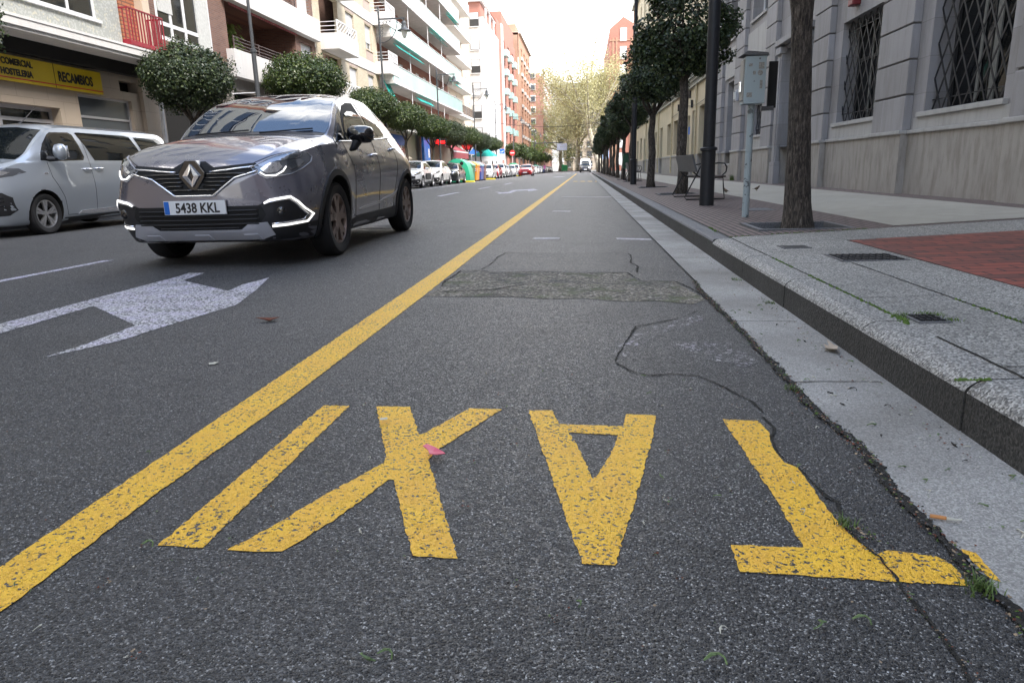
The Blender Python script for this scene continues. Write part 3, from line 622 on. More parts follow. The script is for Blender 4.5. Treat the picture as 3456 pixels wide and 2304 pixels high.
# covers and grates set in the pavement
def cover(x0, x1, y0, y1, label, bars=0, mat='iron', name='drain_cover'):
    r = thing(name, ((x0 + x1) / 2, (y0 + y1) / 2, zr((x0 + x1) / 2)), label, 'drain cover', 'covers set in the pavement')
    w2, h2 = (x1 - x0) / 2, (y1 - y0) / 2; mb = MB().box(-w2, w2, -h2, h2, -0.02, 0.005); mb.build('plate', M[mat], r)
    mb = MB()
    for (a, b, c, d) in ((-w2 - .012, w2 + .012, -h2 - .012, -h2), (-w2 - .012, w2 + .012, h2, h2 + .012), (-w2 - .012, -w2, -h2, h2), (w2, w2 + .012, -h2, h2)): mb.box(a, b, c, d, -0.02, 0.006)
    mb.build('rim', M['kerb_dark'], r)
    if bars:
        mb = MB()
        for i in range(bars):
            for j in range(3):
                cx = -w2 + (i + .5) * 2 * w2 / bars; cy = -h2 + (j + .5) * 2 * h2 / 3
                mb.box(cx - w2 / bars * .6, cx + w2 / bars * .6, cy - h2 / 3 * .6, cy + h2 / 3 * .6, 0.005, 0.011)
        mb.build('tread_studs', M[mat], r)
    return r
cover(1.67, 2.06, 4.6, 4.92, 'dark rectangular cast iron cover in the granite slabs beside the red bricks', 9)
cover(1.52, 1.70, 5.38, 5.54, 'small dark square cover farther back in the granite slabs')
cover(1.345, 1.45, 2.83, 2.96, 'small square rusty cover ringed with moss near the kerb', 4)
cover(2.2, 2.55, 9.6, 10.1, 'dark utility cover in the ribbed tiles beyond the pale pole', 0, 'kerb_dark')
r = thing('manhole_cover', (-2.75, 9.4, 0.0), 'round iron manhole cover in the road behind the dark grey car', 'manhole cover')
MB().lathe([(0.0, 0.006), (0.31, 0.006), (0.31, 0.0)], 32).build('lid', M['iron'], r); MB().lathe([(0.31, 0.007), (0.36, 0.007), (0.36, 0.0)], 32).build('ring', M['kerb_dark'], r)
mb = MB()
for k in range(1, 5): mb.lathe([(0.06 * k, 0.006), (0.06 * k + .01, 0.011), (0.06 * k + .03, 0.011), (0.06 * k + .04, 0.006)], 24)
mb.build('raised_rings', M['iron'], r)
# ------------------------------------------------------------------ painted markings
PG = 'painted road markings'
def mark(name, poly, mat, label, cat='road marking', dz=0.0025, group=PG):
    # slightly ragged outline
    P = []
    for a, b in zip(poly, poly[1:] + poly[:1]):
        l = math.hypot(b[0] - a[0], b[1] - a[1]); n = max(1, min(160, int(l / 0.012)))
        for i in range(n):
            j = (0.0028 if l > .07 else 0.0) if i else 0.0
            P.append((a[0] + (b[0] - a[0]) * i / n + rnd.uniform(-j, j), a[1] + (b[1] - a[1]) * i / n + rnd.uniform(-j, j)))
    return tag(sheet(P, mat, name, dz), label, cat, group)
word = thing('taxi_lettering', (0, 0, 0), 'upside down yellow word TAXI painted on the asphalt in the foreground', 'road lettering')
def letter(name, poly, lab, hole=None):
    o = mark(name, poly, M['yellow_paint'], None, None, 0.0018, None); o.parent = word; tag(o, lab); return o
letter('letter', [(-0.846, 2.039), (-0.761, 2.043), (-0.775, 1.178), (-0.872, 1.176)], 'slanting yellow letter I')
letter('letter', [(-0.673, 2.044), (-0.563, 2.054), (-0.477, 1.821), (-0.466, 1.828), (-0.366, 2.057), (-0.262, 2.056), (-0.399, 1.718), (-0.412, 1.648), (-0.368, 1.53), (-0.249, 1.189), (-0.341, 1.191), (-0.388, 1.305), (-0.471, 1.523), (-0.484, 1.522), (-0.545, 1.32), (-0.587, 1.221), (-0.608, 1.18), (-0.663, 1.174), (-0.721, 1.175), (-0.678, 1.258), (-0.615, 1.421), (-0.523, 1.617), (-0.531, 1.667)], 'yellow letter X with a crack across it')
letter('letter', [(-0.176, 2.054), (-0.101, 2.061), (-0.074, 1.943), (-0.045, 1.942), (-0.045, 1.877), (-0.018, 1.78), (0.023, 1.573), (0.068, 1.713), (0.099, 1.87), (-0.044, 1.8765), (-0.044, 1.942), (0.116, 1.941), (0.134, 2.051), (0.225, 2.044), (0.199, 1.879), (0.137, 1.562), (0.06, 1.195), (-0.004, 1.194)], 'upside down yellow letter A')
letter('letter', [(0.423, 2.031), (0.528, 2.027), (0.538, 1.93), (0.524, 1.87), (0.518, 1.78), (0.522, 1.72), (0.548, 1.69), (0.548, 1.598), (0.547, 1.473), (0.556, 1.36), (0.582, 1.285), (0.608, 1.302), (0.696, 1.287), (0.71, 1.27), (0.712, 1.235), (0.705, 1.19), (0.58, 1.191), (0.297, 1.196), (0.299, 1.293), (0.444, 1.297), (0.444, 1.509)], 'yellow letter T, its crossbar broken at the gutter')
o = mark('letter', [(0.752, 1.312), (0.774, 1.300), (0.766, 1.20), (0.752, 1.21)], M['yellow_paint'], None, None, 0.0075, None); o.parent = word; tag(o, 'last bit of the T crossbar on the gutter concrete')
mark('yellow_line', [(-1.14, -3), (-1.015, -3), (-1.014, 1.4), (-0.985, 2.1), (-0.968, 4), (-0.955, 12), (-0.94, 30), (-0.92, 95), (-1.05, 95), (-1.08, 30), (-1.10, 12), (-1.118, 4), (-1.13, 2)], M['yellow_line'], 'long worn yellow line running down the road beside the word TAXI', 'road line')
mark('direction_arrow', [(-3.09, 2.2), (-3.10, 4.1), (-3.09, 4.87), (-3.11, 5.09), (-2.976, 5.08), (-2.93, 4.70), (-2.33, 4.226), (-2.362, 4.477), (-2.311, 4.795), (-2.15, 4.25), (-2.034, 3.783), (-2.027, 3.72), (-2.118, 3.164), (-2.151, 2.89), (-2.296, 2.569), (-2.275, 2.853), (-2.291, 3.209), (-2.92, 3.737), (-2.905, 3.355), (-2.898, 3.035), (-2.90, 2.2)], M['white_worn'], 'worn white lane arrow on the road in front of the dark grey car', 'lane arrow')
mark('lane_dash', [(-4.60, 3.6), (-4.575, 6.08), (-4.475, 6.1), (-4.49, 3.6)], M['white_paint'], 'white lane dash at the left edge, in front of the van', 'road line')
mark('lane_dash', [(-4.62, 21.6), (-4.6, 24.9), (-4.42, 24.9), (-4.42, 21.4)], M['white_paint'], 'white lane dash left of the far arrow, nearest of the three beyond the dark car', 'road line')
mark('lane_dash', [(-4.45, 29.1), (-4.4, 32.0), (-4.2, 31.9), (-4.26, 28.8)], M['white_paint'], 'second white lane dash beyond the dark car', 'road line')
mark('lane_dash', [(-4.2, 36.2), (-4.2, 40.2), (-4.03, 40.0), (-4.0, 36.0)], M['white_paint'], 'third white lane dash beyond the dark car', 'road line')
mark('direction_arrow', [(-3.06, 24.1), (-2.7, 23.2), (-2.55, 23.6), (-2.6, 25.6), (-2.2, 26.2), (-1.9, 26.7), (-1.62, 24.9), (-1.9, 23.9), (-2.0, 25.0), (-2.36, 24.7), (-2.36, 22.4), (-2.55, 22.2), (-2.72, 22.0), (-2.75, 22.7)], M['white_paint'], 'white lane arrow in the middle distance right of the dark grey car', 'lane arrow')
mark('lane_mark', [(-2.8, 62), (-1.9, 62), (-1.7, 66), (-2.6, 66)], M['white_paint'], 'small white road mark far up the street beside the red car', 'road marking')
mark('bay_mark', [(-0.565, 7.46), (-0.545, 7.66), (-0.261, 7.66), (-0.269, 7.48)], M['white_worn'], 'short faded white bar beyond the patched strip, on the left of the bay', 'road marking')
mark('bay_mark', [(0.352, 7.68), (0.72, 7.60), (0.72, 7.45), (0.358, 7.50)], M['white_worn'], 'short faded white bar beyond the patched strip, against the gutter', 'road marking')
mark('bay_mark', [(-0.575, 12.35), (-0.54, 12.58), (-0.235, 12.54), (-0.242, 12.3)], M['white_worn'], 'faded white bar in the middle of the taxi bay', 'road marking')
mark('bay_mark', [(-0.595, 18.6), (0.737, 18.5), (0.737, 18.72), (-0.59, 18.85)], M['white_worn'], 'thin faded white line right across the taxi bay', 'road marking')
mark('faded_white_patch', [(0.36, 3.0), (0.66, 3.02), (0.70, 2.7), (0.62, 2.62), (0.45, 2.75)], M['white_remains'], 'blurred white paint remains beside the gutter', 'road marking', 0.001)
mark('faded_white_patch', [(0.18, 3.05), (0.40, 3.40), (0.62, 3.60), (0.60, 3.45), (0.40, 3.22), (0.24, 2.92), (0.17, 2.72), (0.11, 2.75)], M['white_remains'], 'blurred white paint remains inside the looping crack', 'road marking', 0.001)
mark('bay_line', [(-8.2, 20), (-8.0, 45), (-7.7, 100), (-7.85, 100), (-8.15, 45), (-8.35, 20)], M['white_worn'], 'faint white line marking the edge of the parking lane on the left', 'road line')
for i in range(4):
    mark('yellow_dash', [(-0.62 + i * .42, 40), (-0.36 + i * .42, 40), (-0.36 + i * .42, 41.3), (-0.62 + i * .42, 41.3)], M['yellow_line'], 'yellow dash across the far end of the taxi bay', 'road marking', group='yellow dashes across the far taxi bay')
for i in range(11):
    mark('crossing_dash', [(-7.6 + i * .85, 104), (-7.15 + i * .85, 104), (-7.15 + i * .85, 106.5), (-7.6 + i * .85, 106.5)], M['white_paint'], 'white dash of the far crossing', 'road marking', group='dashes of the far crossing')
mark('stop_line', [(-6.0, 135), (-0.8, 135), (-0.8, 140), (-6.0, 140)], M['white_paint'], 'white line across the road beyond the crossing', 'road line')
# small litter
def flat_bit(name, pts, z, mat, label, cat, th=0.002, curl=0.006):
    mb = MB(); n = len(pts); cx = sum(p[0] for p in pts) / n; cy = sum(p[1] for p in pts) / n
    top = [(x, y, z + th + (curl * (((x - cx) ** 2 + (y - cy) ** 2) ** .5) / 0.03)) for x, y in pts]; bot = [(x, y, q - th) for (x, y, q) in top]
    mb.add([(cx, cy, z + th)] + top + [(cx, cy, z)] + bot, [(0, 1 + i, 1 + (i + 1) % n) for i in range(n)] + [(n + 1, n + 2 + (i + 1) % n, n + 2 + i) for i in range(n)] + [(1 + i, n + 2 + i, n + 2 + (i + 1) % n, 1 + (i + 1) % n) for i in range(n)])
    return tag(mb.build(name, mat), label, cat)
pink = simple('pink_petal', (0.62, 0.05, 0.12), 0.5)
flat_bit('pink_petal', [(-0.434, 1.688), (-0.425, 1.70), (-0.40, 1.686), (-0.372, 1.655), (-0.362, 1.638), (-0.385, 1.634), (-0.405, 1.640), (-0.415, 1.668)], 0.002, pink, 'pink scrap lying on the arm of the yellow X', 'scrap', 0.0015, 0.004)
flat_bit('white_scrap', [(-0.62, 1.905), (-0.598, 1.915), (-0.592, 1.90), (-0.612, 1.892)], 0.002, lit_w, 'tiny white paper scrap between the yellow I and X', 'scrap', 0.001, 0.002)
flat_bit('white_scrap', [(-1.50, 2.50), (-1.485, 2.52), (-1.465, 2.515), (-1.47, 2.49), (-1.49, 2.485)], 0.002, lit_w, 'small round white scrap left of the yellow line', 'scrap', 0.001, 0.003)
flat_bit('dry_leaf', [(1.0, 2.86), (1.012, 2.93), (1.03, 2.915), (1.038, 2.965), (1.052, 2.92), (1.062, 2.90), (1.045, 2.86), (1.04, 2.81), (1.02, 2.84)], -0.038, simple('dry_pale_leaf', (0.42, 0.33, 0.24), 0.8), 'dry curled pale leaf against the foot of the kerb', 'leaf', 0.001, 0.008)
flat_bit('dry_leaf', [(-1.68, 3.28), (-1.62, 3.33), (-1.56, 3.31), (-1.60, 3.27)], 0.002, lit_b, 'small brown dry leaf on the road left of the yellow line', 'leaf', 0.001, 0.01)
r = thing('cigarette_butt', (0.778, 1.428, -0.03), 'cigarette butt with orange filter lying on the gutter concrete', 'cigarette butt', rz=-0.32)
MB().tube([(-0.028, 0, 0), (0.002, 0, 0)], 0.0042, 10).build('filter', simple('orange_filter', (0.55, 0.24, 0.08), 0.8), r); MB().tube([(0.0025, 0, 0), (0.02, 0.001, -0.001), (0.032, 0.004, 0)], [0.0036, 0.003, 0.002], 8).build('paper', lit_w, r)
# ================================================================== BUILDINGS
def wall(mb, X, y0, y1, z0, z1, holes, depth, sgn, mi=0):
    """wall plane at x=X facing sgn*x, with openings and reveals going back by depth"""
    ys = sorted({y0, y1} | {h[0] for h in holes} | {h[1] for h in holes}); zs = sorted({z0, z1} | {h[2] for h in holes} | {h[3] for h in holes})
    ys = [v for v in ys if y0 <= v <= y1]; zs = [v for v in zs if z0 <= v <= z1]
    for a, b in zip(ys[:-1], ys[1:]):
        for c, d in zip(zs[:-1], zs[1:]):
            my, mz = (a + b) / 2, (c + d) / 2
            if any(h[0] < my < h[1] and h[2] < mz < h[3] for h in holes): continue
            mb.quad((X, a, c), (X, b, c), (X, b, d), (X, a, d), mi)
    B = X - sgn * depth
    for (a, b, c, d) in holes:
        mb.quad((X, a, c), (B, a, c), (B, a, d), (X, a, d), mi); mb.quad((X, b, c), (B, b, c), (B, b, d), (X, b, d), mi)
        mb.quad((X, a, c), (B, a, c), (B, b, c), (X, b, c), mi); mb.quad((X, a, d), (B, a, d), (B, b, d), (X, b, d), mi)
    return mb
def window(par, X, a, b, c, d, sgn, frame='white_frame', glass='glass', depth=0.12, mull=1, trans=None, shut=0.0, fw=0.05, sill=None, name='window', detail=True):
    """frame + pane (+ shutter, sill) set `depth` behind the wall face X"""
    F = X - sgn * depth; mb = MB()
    fx0, fx1 = sorted((F, F + sgn * 0.05))
    mb.box(fx0, fx1, a, a + fw, c, d); mb.box(fx0, fx1, b - fw, b, c, d); mb.box(fx0, fx1, a + fw, b - fw, c, c + fw); mb.box(fx0, fx1, a + fw, b - fw, d - fw, d)
    for i in range(mull):
        m = a + (b - a) * (i + 1) / (mull + 1); mb.box(fx0, fx1, m - fw * .5, m + fw * .5, c + fw, d - fw)
    for t_ in (trans or []): mb.box(fx0 + .002, fx1 - .002, a + fw, b - fw, t_ - fw * .5, t_ + fw * .5)
    w_ = mb.build(name, M[frame], par)
    g0, g1 = sorted((F + sgn * 0.012, F + sgn * 0.02))
    MB().box(g0, g1, a + .01, b - .01, c + .01, d - .01).build('pane', M[glass], w_)
    if shut > 0.05:
        s0, s1 = sorted((F + sgn * 0.052, F + sgn * 0.075)); MB().box(s0, s1, a + .01, b - .01, d - (d - c) * shut, d - .005).build('shutter', M['shutter'], w_)
    if sill:
        s0, s1 = sorted((F + sgn * 0.02, X + sgn * 0.06)); MB().box(s0, s1, a - .06, b + .06, c - .07, c).build('sill', M[sill], w_)
    return w_
# ------------------------------------------------ stone bank-like building on the right (x = 5.3)
RX = 5.30
rb = thing('stone_building', (0, 0, 0), 'grey ashlar stone building on the right with rusticated pilasters and diamond window grilles', 'building')
Z0 = 0.10; ZM = 1.13; TOP = 24.0; YN = -34.0; YE = 29.9
pils = [(27.95, 29.4), (24.4, 25.75), (20.55, 21.65), (16.2, 17.25), (12.25, 13.5), (8.1, 9.35), (4.0, 5.2), (0, 1.2), (-4, -2.8), (-8, -6.8), (-12, -10.8), (-16, -14.8), (-20, -18.8), (-24, -22.8)]
holes = []; wins = []
gw = [(9.75, 11.85, 1.44, 3.95), (13.75, 15.75, 1.5, 3.45), (21.85, 23.2, 1.57, 2.55), (5.6, 7.7, 1.44, 3.95), (1.6, 3.6, 1.44, 3.95), (-2.4, -0.4, 1.44, 3.95), (-6.4, -4.4, 1.44, 3.95)]
for q in gw: holes.append(q); 
holes.append((25.95, 27.35, 0.75, 3.6)); holes.append((17.95, 19.85, 0.11, 3.6))
ups = []
for fl in range(5):
    zb = 5.05 + fl * 3.7
    for a, b in [(26.15, 27.5), (22.15, 24.0), (18.1, 19.8), (13.8, 15.8), (9.8, 11.8), (5.7, 7.6), (1.7, 3.5), (-2.4, -.4), (-6.4, -4.4), (-10.4, -8.4), (-14.4, -12.4), (-18.4, -16.4), (-22.4, -20.4), (-27, -25)]:
        ups.append((a, b, zb, zb + 2.2))
mb = MB(); wall(mb, RX, YN, YE, ZM, TOP, [(a, b, max(c, ZM), d) for a, b, c, d in holes] + ups, 0.42, -1)
mb.quad((RX, YE, Z0), (RX + 14, YE, Z0), (RX + 14, YE, TOP), (RX, YE, TOP)); mb.quad((RX, YN, Z0), (RX + 14, YN, Z0), (RX + 14, YN, TOP), (RX, YN, TOP))
mb.quad((RX, YN, TOP), (RX + 14, YN, TOP), (RX + 14, YE, TOP), (RX, YE, TOP))
mb.build('wall', M['stone'], rb)
mb = MB(); wall(mb, RX - 0.03, YN, YE, Z0, ZM, [(17.95, 19.85, Z0, ZM), (25.95, 27.35, 0.75, ZM)], 0.45, -1); mb.build('plinth', M['plinth'], rb)
mb = MB()
segs = [(YN, 17.95), (19.85, 25.95), (27.35, YE)]
for a, b in segs: mb.box(RX - 0.065, RX + 0.01, a, b, ZM - 0.005, ZM + 0.055)
mb.build('moulding', M['trimstone'], rb, bevel=0.012)
for (a, b) in pils:
    mb = MB(); z = ZM + 0.055; k = 0
    while z < (15 if a > 15 else 12):
        h_ = 0.535; mb.box(RX - 0.13, RX, a, b, z + (0.028 if k else 0), z + h_ - 0.0); z += h_; k += 1
    for i in range(0): pass
    p = mb.build('pilaster', M['stone'], rb, bevel=0.014)
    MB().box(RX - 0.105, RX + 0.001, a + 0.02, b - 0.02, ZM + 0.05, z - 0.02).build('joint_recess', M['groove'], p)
    MB().box(RX - 0.15, RX - 0.0, a - 0.01, b + 0.01, Z0, ZM).build('pilaster_base', M['plinth'], p)
    MB().box(RX - 0.185, RX - 0.06, a - 0.03, b + 0.03, ZM - 0.006, ZM + 0.058).build('pilaster_moulding', M['trimstone'], p, bevel=0.012)
for i, (a, b, c, d) in enumerate(gw):
    wd = window(rb, RX, a, b, c, d, -1, 'dark_frame', 'glass_dark', 0.38, 1, [c + (d - c) * .62], 0, 0.06)
    x0 = RX + 0.33
    mb = MB()
    for f0, f1 in ((0.42, 0.50), (0.62, 0.65)): mb.box(x0, x0 + 0.02, a + (b - a) * f0, a + (b - a) * f1, c + .04, d - .04)
    mb.build('blind', M['dim_curtain'], wd)
    MB().box(RX - 0.07, RX + 0.36, a - 0.12, b + 0.12, c - 0.075, c).build('sill', M['trimstone'], wd, bevel=0.008)
    # diamond grille of flat bars
    mb = MB(); gx = RX + 0.10; A, B_, Cc, D_ = a, b, c + 0.0, d; sp = 0.30; hh = 0.50
    def clipbar(p, q):
        (y0, z0), (y1, z1) = p, q; dy, dz = y1 - y0, z1 - z0; t0, t1 = 0.0, 1.0
        for o, dd, lo, hi in ((y0, dy, A, B_), (z0, dz, Cc, D_)):
            if abs(dd) < 1e-9: continue
            ta, tb = (lo - o) / dd, (hi - o) / dd
            if ta > tb: ta, tb = tb, ta
            t0 = max(t0, ta); t1 = min(t1, tb)
        if t1 - t0 < 0.01: return
        p = (y0 + dy * t0, z0 + dz * t0); q = (y0 + dy * t1, z0 + dz * t1); l = math.hypot(q[0] - p[0], q[1] - p[1]); uy, uz = (q[0] - p[0]) / l, (q[1] - p[1]) / l; w_ = 0.017
        ny, nz = -uz * w_, uy * w_; v = []
        for xx in (gx - 0.004, gx + 0.004): v += [(xx, p[0] + ny, p[1] + nz), (xx, q[0] + ny, q[1] + nz), (xx, q[0] - ny, q[1] - nz), (xx, p[0] - ny, p[1] - nz)]
        mb.add(v, [(0, 1, 2, 3), (7, 6, 5, 4), (0, 4, 5, 1), (1, 5, 6, 2), (2, 6, 7, 3), (3, 7, 4, 0)])
    n = int((b - a) / sp) + int((d - c) / hh) + 4
    for s_ in (1, -1):
        for k in range(-n, n):
            y = a + k * sp; L_ = (d - c) + 1
            clipbar((y - s_ * 0, c), (y + s_ * L_ * sp / hh, c + L_))
        gx += 0.010
    mb.box(gx - .016, gx - 0.004, a, b, c + 0.16, c + 0.175); mb.box(gx - .016, gx - 0.004, a, b, d - 0.2, d - 0.185)
    mb.build('grille', M['black_iron'], wd)
    # flat raised surround of the apron below
    MB().box(RX - 0.035, RX + 0.01, a - .25, b + .25, ZM + 0.06, c - 0.078).build('apron', M['trimstone'], wd)
w_ = window(rb, RX, 25.95, 27.35, 0.75, 3.6, -1, 'dark_frame', 'glass_grey', 0.38, 1, None, 0, 0.05, 'trimstone')
MB().box(RX + 0.02, RX + 0.03, 25.95, 26.4, .76, 3.59).build('screen', M['dark_frame'], w_)
dr = MB().box(RX + 0.35, RX + 0.40, 17.95, 19.85, 0.11, 3.6).build('door', simple('blue_grey_door', (0.05, 0.08, 0.14), 0.4), rb)
mb = MB()
for (a, b) in ((17.6, 17.95), (19.85, 20.25)):
    mb.box(RX - 0.12, RX, a, b, 0.5, 3.6); mb.box(RX - 0.15, RX, a + .08, b - .08, 0.5, 3.4); mb.box(RX - 0.17, RX, a - .03, b + .03, 0.1, 0.75); mb.box(RX - 0.18, RX, a - .04, b + .04, 3.5, 3.66)
mb.box(RX - 0.2, RX, 17.5, 20.35, 3.72, 3.86); mb.build('door_surround', M['stone'], rb, bevel=0.01)
MB().box(RX + .33, RX + .345, 18.3, 19.5, .5, 3.2).build('door_panel', M['dark_frame'], dr)
for (a, b, c, d) in ups:
    if a > 8 and c < 10: window(rb, RX, a, b, c, d, -1, 'white_frame', 'glass_grey', 0.36, 1, None, 0, 0.06, 'trimstone')
    else:
        MB().box(RX + 0.36, RX + 0.38, a, b, c, d).build('window', M['glass'], rb) if c < 14 or a > 0 else None
        if not (c < 14 or a > 0): MB().box(RX + 0.36, RX + 0.38, a, b, c, d).build('window', M['glass'], rb)
mb = MB().box(RX - 0.18, RX, YN, 12.0, 4.25, 4.42); mb.box(RX - 0.4, RX, YN, YE, 23.4, 23.95); mb.box(RX - .55, RX, YN, YE, 8.4, 8.7); mb.box(RX - .3, RX, YN, YE, 15.8, 16.05); mb.build('cornice', M['trimstone'], rb)
for a, b in ((21.7, 24.35), (25.8, 27.9)): MB().box(RX - 0.05, RX, a + 0.15, b - 0.1, 3.72, 4.72).build('raised_panel', M['trimstone'], rb, bevel=0.012)
fixt = simple('small_grey_fitting', (0.4, 0.4, 0.42), 0.5)
r = thing('wall_lamp', (RX - .13, 24.9, 2.95), 'small white wall lamp on the stone building near its far end', 'wall lamp'); MB().box(-.1, 0, -.06, .06, -.18, .18).build('housing', fixt, r, bevel=.02); MB().box(-.16, -.1, -.045, .045, -.12, .1).build('glass', M['opal'], r, bevel=.015)
r = thing('alarm_box', (RX, 15.05, 3.80), 'red alarm box fixed above the second grilled window', 'alarm box'); MB().box(-.16, 0, -.13, .13, -.16, .2).build('housing', simple('dark_red_box', (.16, .012, .015), .5), r, bevel=.02); MB().box(-.165, -.16, -.08, .08, -.05, .1).build('panel', M['dark_frame'], r)
# weeds at wall foot
tuft(5.12, 24.9, 80, 0.35, 0.05, 'clump of grass growing at the foot of the stone wall', z=0.16)
tuft(5.12, 25.1, 60, 0.3, 0.05, 'second clump of grass at the foot of the stone wall just behind', z=0.16)
# ------------------------------------------------ yellow rendered building beyond
YX = 5.22
yb = thing('yellow_building', (0, 0, 0), 'long cream yellow rendered building beyond the stone one, with a moulded cornice and blue-grey doors', 'building')
holes = [(31.2, 33.3, 0.2, 3.3), (34.4, 35.4, 0.2, 3.25), (36.1, 36.9, 0.2, 3.1), (38.2, 39.9, 2.35, 3.15), (40.6, 42.4, 1.35, 3.2), (43.6, 45.6, 1.35, 3.2), (48.2, 49.8, 0.2, 3.2), (52, 53.4, 2.2, 3.1), (54.5, 56.2, 1.35, 3.2), (57.5, 59.2, 1.35, 3.2), (61.5, 63, 0.2, 3.0), (65, 67, 1.35, 3.2), (69, 71, 0.2, 3.1)]
ups = [(y, y + 1.3, 5.6 + f * 3.6, 7.6 + f * 3.6) for f in range(3) for y in (31, 34.4, 38, 41.5, 45, 48.6, 52.2, 56, 60, 64, 68, 72)]
YEND = 76.0
mb = MB(); wall(mb, YX, YE + .02, YEND, 1.22, 16.3, [(a, b, max(c, 1.22), d) for a, b, c, d in holes] + ups, 0.3, -1)
mb.quad((YX, YEND, 0), (YX + 12, YEND, 0), (YX + 12, YEND, 16.3), (YX, YEND, 16.3)); mb.quad((YX, YE, 16.3), (YX + 12, YE, 16.3), (YX + 12, YEND, 16.3), (YX, YEND, 16.3)); mb.build('wall', M['yellow_wall'], yb)
mb = MB(); wall(mb, YX - .03, YE + .02, YEND, 0.1, 1.22, [(a, b, c, 1.22) for a, b, c, d in holes if c < 1.2] + [(38.9, 39.5, 0.22, 0.55)], 0.3, -1); mb.build('plinth', M['plinth'], yb)
mb = MB(); mb.box(YX - .07, YX, YE + .02, 31.2, 1.2, 1.27); mb.box(YX - .07, YX, 36.9, 48.2, 1.2, 1.27); mb.box(YX - .07, YX, 49.8, 61.5, 1.2, 1.27)
mb.build('moulding', M['trimstone'], yb)
mb = MB(); mb.box(YX - .32, YX, YE + .02, YEND, 4.62, 4.78); mb.box(YX - .22, YX, YE + .02, YEND, 4.5, 4.62); mb.box(YX - .12, YX, YE + .02, YEND, 4.32, 4.5); mb.box(YX - .4, YX + .1, YE + .02, YEND, 15.9, 16.5)
for y in (31, 34.4, 38, 41.5, 45, 48.6, 52.2, 56, 60, 64): mb.box(YX - .35, YX, y - .2, y + 1.5, 5.35, 5.5); mb.box(YX - .2, YX, y - .15, y - .02, 4.9, 5.35)
mb.build('cornice', simple('grey_cornice', (0.42, 0.42, 0.37), 0.7), yb)
bluedoor = simple('faded_blue_door', (0.16, 0.21, 0.26), 0.5)
for a, b, c, d in holes:
    if c < 1.0: dd = MB().box(YX + .22, YX + .28, a, b, c, d).build('door', bluedoor, yb); MB().box(YX + .2, YX + .22, a + .1, b - .1, 2.3, d - .1).build('transom_pane', M['glass_grey'], dd)
    else: window(yb, YX, a, b, c, d, -1, 'dark_frame', 'glass', 0.25, 1, None, 0, .05)
for a, b, c, d in ups: window(yb, YX, a, b, c, d, -1, 'white_frame', 'glass', 0.25, 1, None, 0.3, .05)
mb = MB()
for y in (30.2, 34.0, 42.95, 50.5, 60.3): mb.tube([(YX - .06, y, 4.5), (YX - .06, y, .3)], .05, 8)
mb.build('downpipe', simple('yellowish_pipe', (0.5, 0.43, 0.28), 0.6), yb)
mb = MB()
for y, z in ((37.6, 3.7), (36, 3.9), (35.3, 3.4), (40.1, 3.6)): mb.box(YX - .1, YX, y, y + .12, z, z + .35)
mb.tube([(YX - .05, 30, 3.5), (YX - .05, 34, 3.42), (YX - .05, 37, 3.6), (YX - .05, 43, 3.45)], .012, 5); mb.build('cable_boxes', M['plastic'], yb)
# small blue sign
MB().box(YX - .2, YX - .18, 34.75, 35.2, 2.15, 2.5).build('small_sign', M['blue_sign'], yb)
# ------------------------------------------------ generic block for far right
def block(name, label, X0, X1, Y0, Y1, H, mats, floors=6, sgn=1, win=(1.3, 1.5, 3.2), front='x', roof=None, end_windows=True, base=3.6):
    """box building: street face at X0 (sgn says which way it faces), near end wall at Y0, storeys with windows on both"""
    r = thing(name, (0, 0, 0), label, 'building')
    ww, wh, pitch = win; fh = (H - base) / floors; holes = []
    y = Y0 + 1.4
    while y + ww < Y1 - 0.6:
        for f in range(floors): holes.append((y, y + ww, base + f * fh + 0.9, base + f * fh + 0.9 + wh))
        y += pitch
    mb = MB(); wall(mb, X0, Y0, Y1, base, H, holes, 0.2, sgn); mb.quad((X0, Y0, H), (X1, Y0, H), (X1, Y1, H), (X0, Y1, H)); mb.quad((X1, Y0, 0), (X1, Y1, 0), (X1, Y1, H), (X1, Y0, H)); mb.quad((X0, Y1, 0), (X1, Y1, 0), (X1, Y1, H), (X0, Y1, H))
    mb.build('wall', M[mats[0]], r)
    MB().box(min(X0, X1), max(X0, X1), Y0 + .01, Y1, 0, base).build('ground_floor', M['stone_clad'], r)
    # near end
    MB().box(min(X0, X1), max(X0, X1), Y0 - .12, Y0, 0, H).build('end_wall', M[mats[1]], r)
    for n_, h in enumerate(holes):
        if n_ < 95: window(r, X0, *h, sgn, 'white_frame', 'glass_grey', 0.14, 1, None, rnd.choice([0, .3, .5, .9]), .07)
    if end_windows:
        xs = [X0 - sgn * (2.0 + 3.4 * k) for k in range(int(abs(X1 - X0) / 3.4))][:3]
        for x in xs:
            for f in range(floors):
                z = base + f * fh + .9; o = MB().box(x - .7, x + .7, Y0 - .17, Y0 - .12, z - .05, z + wh + .05).build('window', M['white_frame'], r)
                MB().box(x - .62, x + .62, Y0 - .19, Y0 - .17, z, z + wh).build('pane', M['glass_grey'], o)
    return r, fh, base
block('orange_building', 'orange brick block seen above the dark trees on the right', 5.4, 18, 76.2, 82, 22, ('orange_wall', 'brownish_wall_y'), 6, -1)
r, _, _ = block('red_gabled_building', 'tall red brick building with a pointed gable at the far right of the street', 5.2, 17, 150, 190, 27, ('red_brick', 'red_brick_y'), 9, -1, end_windows=False)
mb = MB().prism([(5.2, 27), (5.2, 27.7), (7.9, 29.9), (10.0, 28.6), (17, 28.6), (17, 27)], 149.9, 190, ax='y'); mb.build('gable', M['red_brick_y'], r)
mb = MB(); 
for f in range(8): mb.box(7.3, 8.6, 149.7, 149.88, 1.2 + f * 3.45, 3.6 + f * 3.45)
mb.build('stair_window', M['white_frame'], r)
